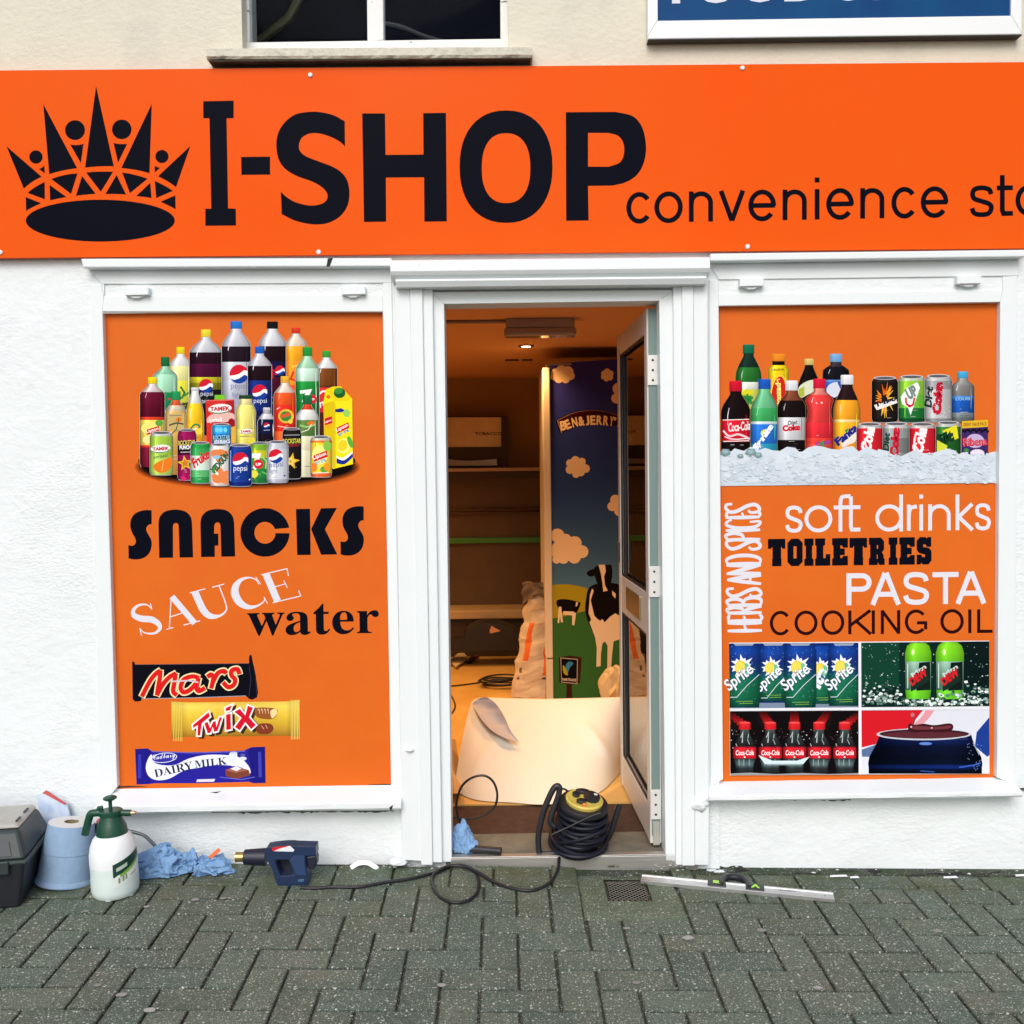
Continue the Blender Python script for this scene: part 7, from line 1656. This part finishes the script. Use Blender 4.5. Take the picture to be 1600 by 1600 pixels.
b = MB(); b.lathe([(.0045,.0182),(.0045,.0192)], 16, LM @ Matrix.Translation((LL*.955, WD*.5, 0))); b.build('hang_hole', mat('hole_black', (.01,.01,.01,1), .8), tl)

# drain cover
gc = Vector(((gx0+gx1)/2, (gy0+gy1)/2, gz((gy0+gy1)/2, gx0)))
td = thing('drain_cover', 'small rusty metal lattice drain cover set in the paving by the door', 'drain cover', gc)
M_iron = mat('rusty_iron', (.11,.10,.08,1), .6, .5, c2=(.05,.045,.035,1), vscale=60, bump=.001, bscale=200)
b = MB(); x0, x1, y0, y1 = gx0+.003, gx1-.003, gy0+.003, gy1-.003
def gp3(x, y, z): return Vector((x, y, gz(y, x)+z))
for (a0, a1, b0_, b1_) in ((x0, x1, y0, y0+.005), (x0, x1, y1-.005, y1), (x0, x0+.005, y0+.005, y1-.005), (x1-.005, x1, y0+.005, y1-.005)):
    b.box(a0, a1, b0_, b1_, gz(b0_, a0)-.012, gz(b0_, a0)-.001)
b.build('frame', M_iron, td)
b = MB(); w_ = x1-x0; h_ = y1-y0; stp = .0185
k = -h_
while k < w_+h_:
    for s_ in (1, -1):
        # clip a 45 degree line to the opening
        pts = []
        for i in range(41):
            y = y0+.004+(h_-.008)*i/40; x = x0+k+(y-y0) if s_ > 0 else x0+k+(y1-y)
            if x0+.004 <= x <= x1-.004: pts.append(gp3(x, y, -.0018-(.0012 if s_ > 0 else 0)))
        if len(pts) > 1: b.tube([pts[0], pts[-1]], .0008, 6)
    k += stp
b.build('lattice', mat('grey_wire', (.30,.28,.23,1), .5, .3), td)
b = MB(); b.box(x0, x1, y0, y1, gz(y0, x0)-.0073, gz(y0, x0)-.0060); b.build('drain_bed', mat('drain_dark', (.006,.007,.005,1), .95, spec=0, bump=.006, bscale=60), td)  # near-black plate: the drain hole's darkness is put into its colour

# loose chips of paint and grit, most of them along the wall
b = MB(); rg = random.Random(8); cl = []
def chip(x, y, s_, c, z=0.0):
    n_ = rg.choice([3,4,5]); ph = rg.uniform(0,6); tx, ty = rg.uniform(-.3,.3), rg.uniform(-.3,.3); vs = []
    for i in range(n_):
        a = ph+6.283*i/n_; dx, dy = s_*rg.uniform(.5,1)*math.cos(a), s_*rg.uniform(.3,.8)*math.sin(a); vs.append((x+dx, y+dy, gz(y+dy, x+dx)+.0022+z+abs(dx*tx+dy*ty)))
    b.add(vs, [tuple(range(n_))]); cl.append(c)
for i in range(1300):
    x = rg.uniform(-1.9, 1.9); y = -.015-abs(rg.gauss(0, .09)) if rg.random() < .55 else rg.uniform(-1.0, -.02)
    if x > .56 and y > -.075 and rg.random() < .85: continue
    k = rg.uniform(.25,.6); chip(x, y, rg.choice([.002,.003,.003,.004,.005])*rg.uniform(.7,1.1), (k, k, k*.94, 1))
for i in range(70):
    x = rg.choice([rg.gauss(.62, .10), rg.gauss(-.45, .1), rg.gauss(-.30,.05), rg.uniform(.5,1.9)]); y = -.015-abs(rg.gauss(0, .03)); k = rg.uniform(.5,.75); chip(x, y, rg.uniform(.004,.011), (k, k, k, 1), .003)
for a, c_y, s_ in ((1310,1372,.032),(1335,1374,.016),(1485,1374,.026),(1595,1371,.02)):
    g = G(a, c_y); vs = [(g.x-s_, g.y-.005, g.z+.006), (g.x+s_, g.y-.006, g.z+.007), (g.x+s_*.9, g.y+.008, g.z+.009), (g.x-s_*.8, g.y+.007, g.z+.008)]; b.add(vs, [(0,1,2,3)]); cl.append((.78,.8,.8,1))
for a, c_y, s_ in ((134,1425,.011),(152,1541,.013),(190,1556,.016),(229,1418,.011),(234,1580,.018),(690,1541,.014),(1075,1467,.02),(1465,1456,.016),(994,1537,.012),(1190,1455,.016),(979,1452,.012),(348,1405,.012),(305,1407,.014),(1278,1545,.014)):
    g = G(a, c_y); n_ = 9; k = rg.uniform(.22,.36)
    b.add([(g.x+s_*rg.uniform(.8,1.1)*math.cos(6.283*i/n_), g.y+s_*.8*rg.uniform(.8,1.1)*math.sin(6.283*i/n_), gz(g.y, g.x)+.0035) for i in range(n_)], [tuple(range(n_))]); cl.append((k,k,k*.93,1))
o = b.build('paint_chips', vcmat('paint_chip', .7), None, fix=False); colattr(o, cl); tag(o, 'white paint chips and grit scattered over the paving', 'chips', kind='stuff')
# moss in the gutter line
b = MB(); cl = []; rg = random.Random(14)
for i in range(5200):
    x = rg.choice([rg.uniform(-1.95, 1.95), rg.uniform(.45, 1.95), rg.gauss(.45,.1)]); y = ((-.072 if x > .56 else -.012)-abs(rg.gauss(0,.010))) if rg.random() < .75 else -.166+rg.gauss(0,.003)
    if noise.noise(Vector((x*5, y*4, 2))) < -.08: continue
    if -.36 < x < -.2 or (x > .56 and y > -.1 and rg.random() < .6): continue
    h_ = rg.uniform(.002, .008); w_ = rg.uniform(.001,.0025); a = rg.uniform(0, 6.28); dx, dy = math.cos(a)*w_, math.sin(a)*w_; lx, ly = rg.gauss(0,.003), rg.gauss(0,.003)
    b.add([(x-dx, y-dy, gz(y, x)-.002), (x+dx, y+dy, gz(y, x)-.002), (x+lx, y+ly, gz(y, x)+h_)], [(0,1,2)]); k = rg.uniform(.5,1.3); cl.append((.055*k,.085*k,.03*k,1) if rg.random() < .7 else (.12*k,.10*k,.05*k,1))
o = b.build('moss', vcmat('moss', .9), None, fix=False); colattr(o, cl); tag(o, 'green moss along the foot of the wall', 'moss', kind='stuff')
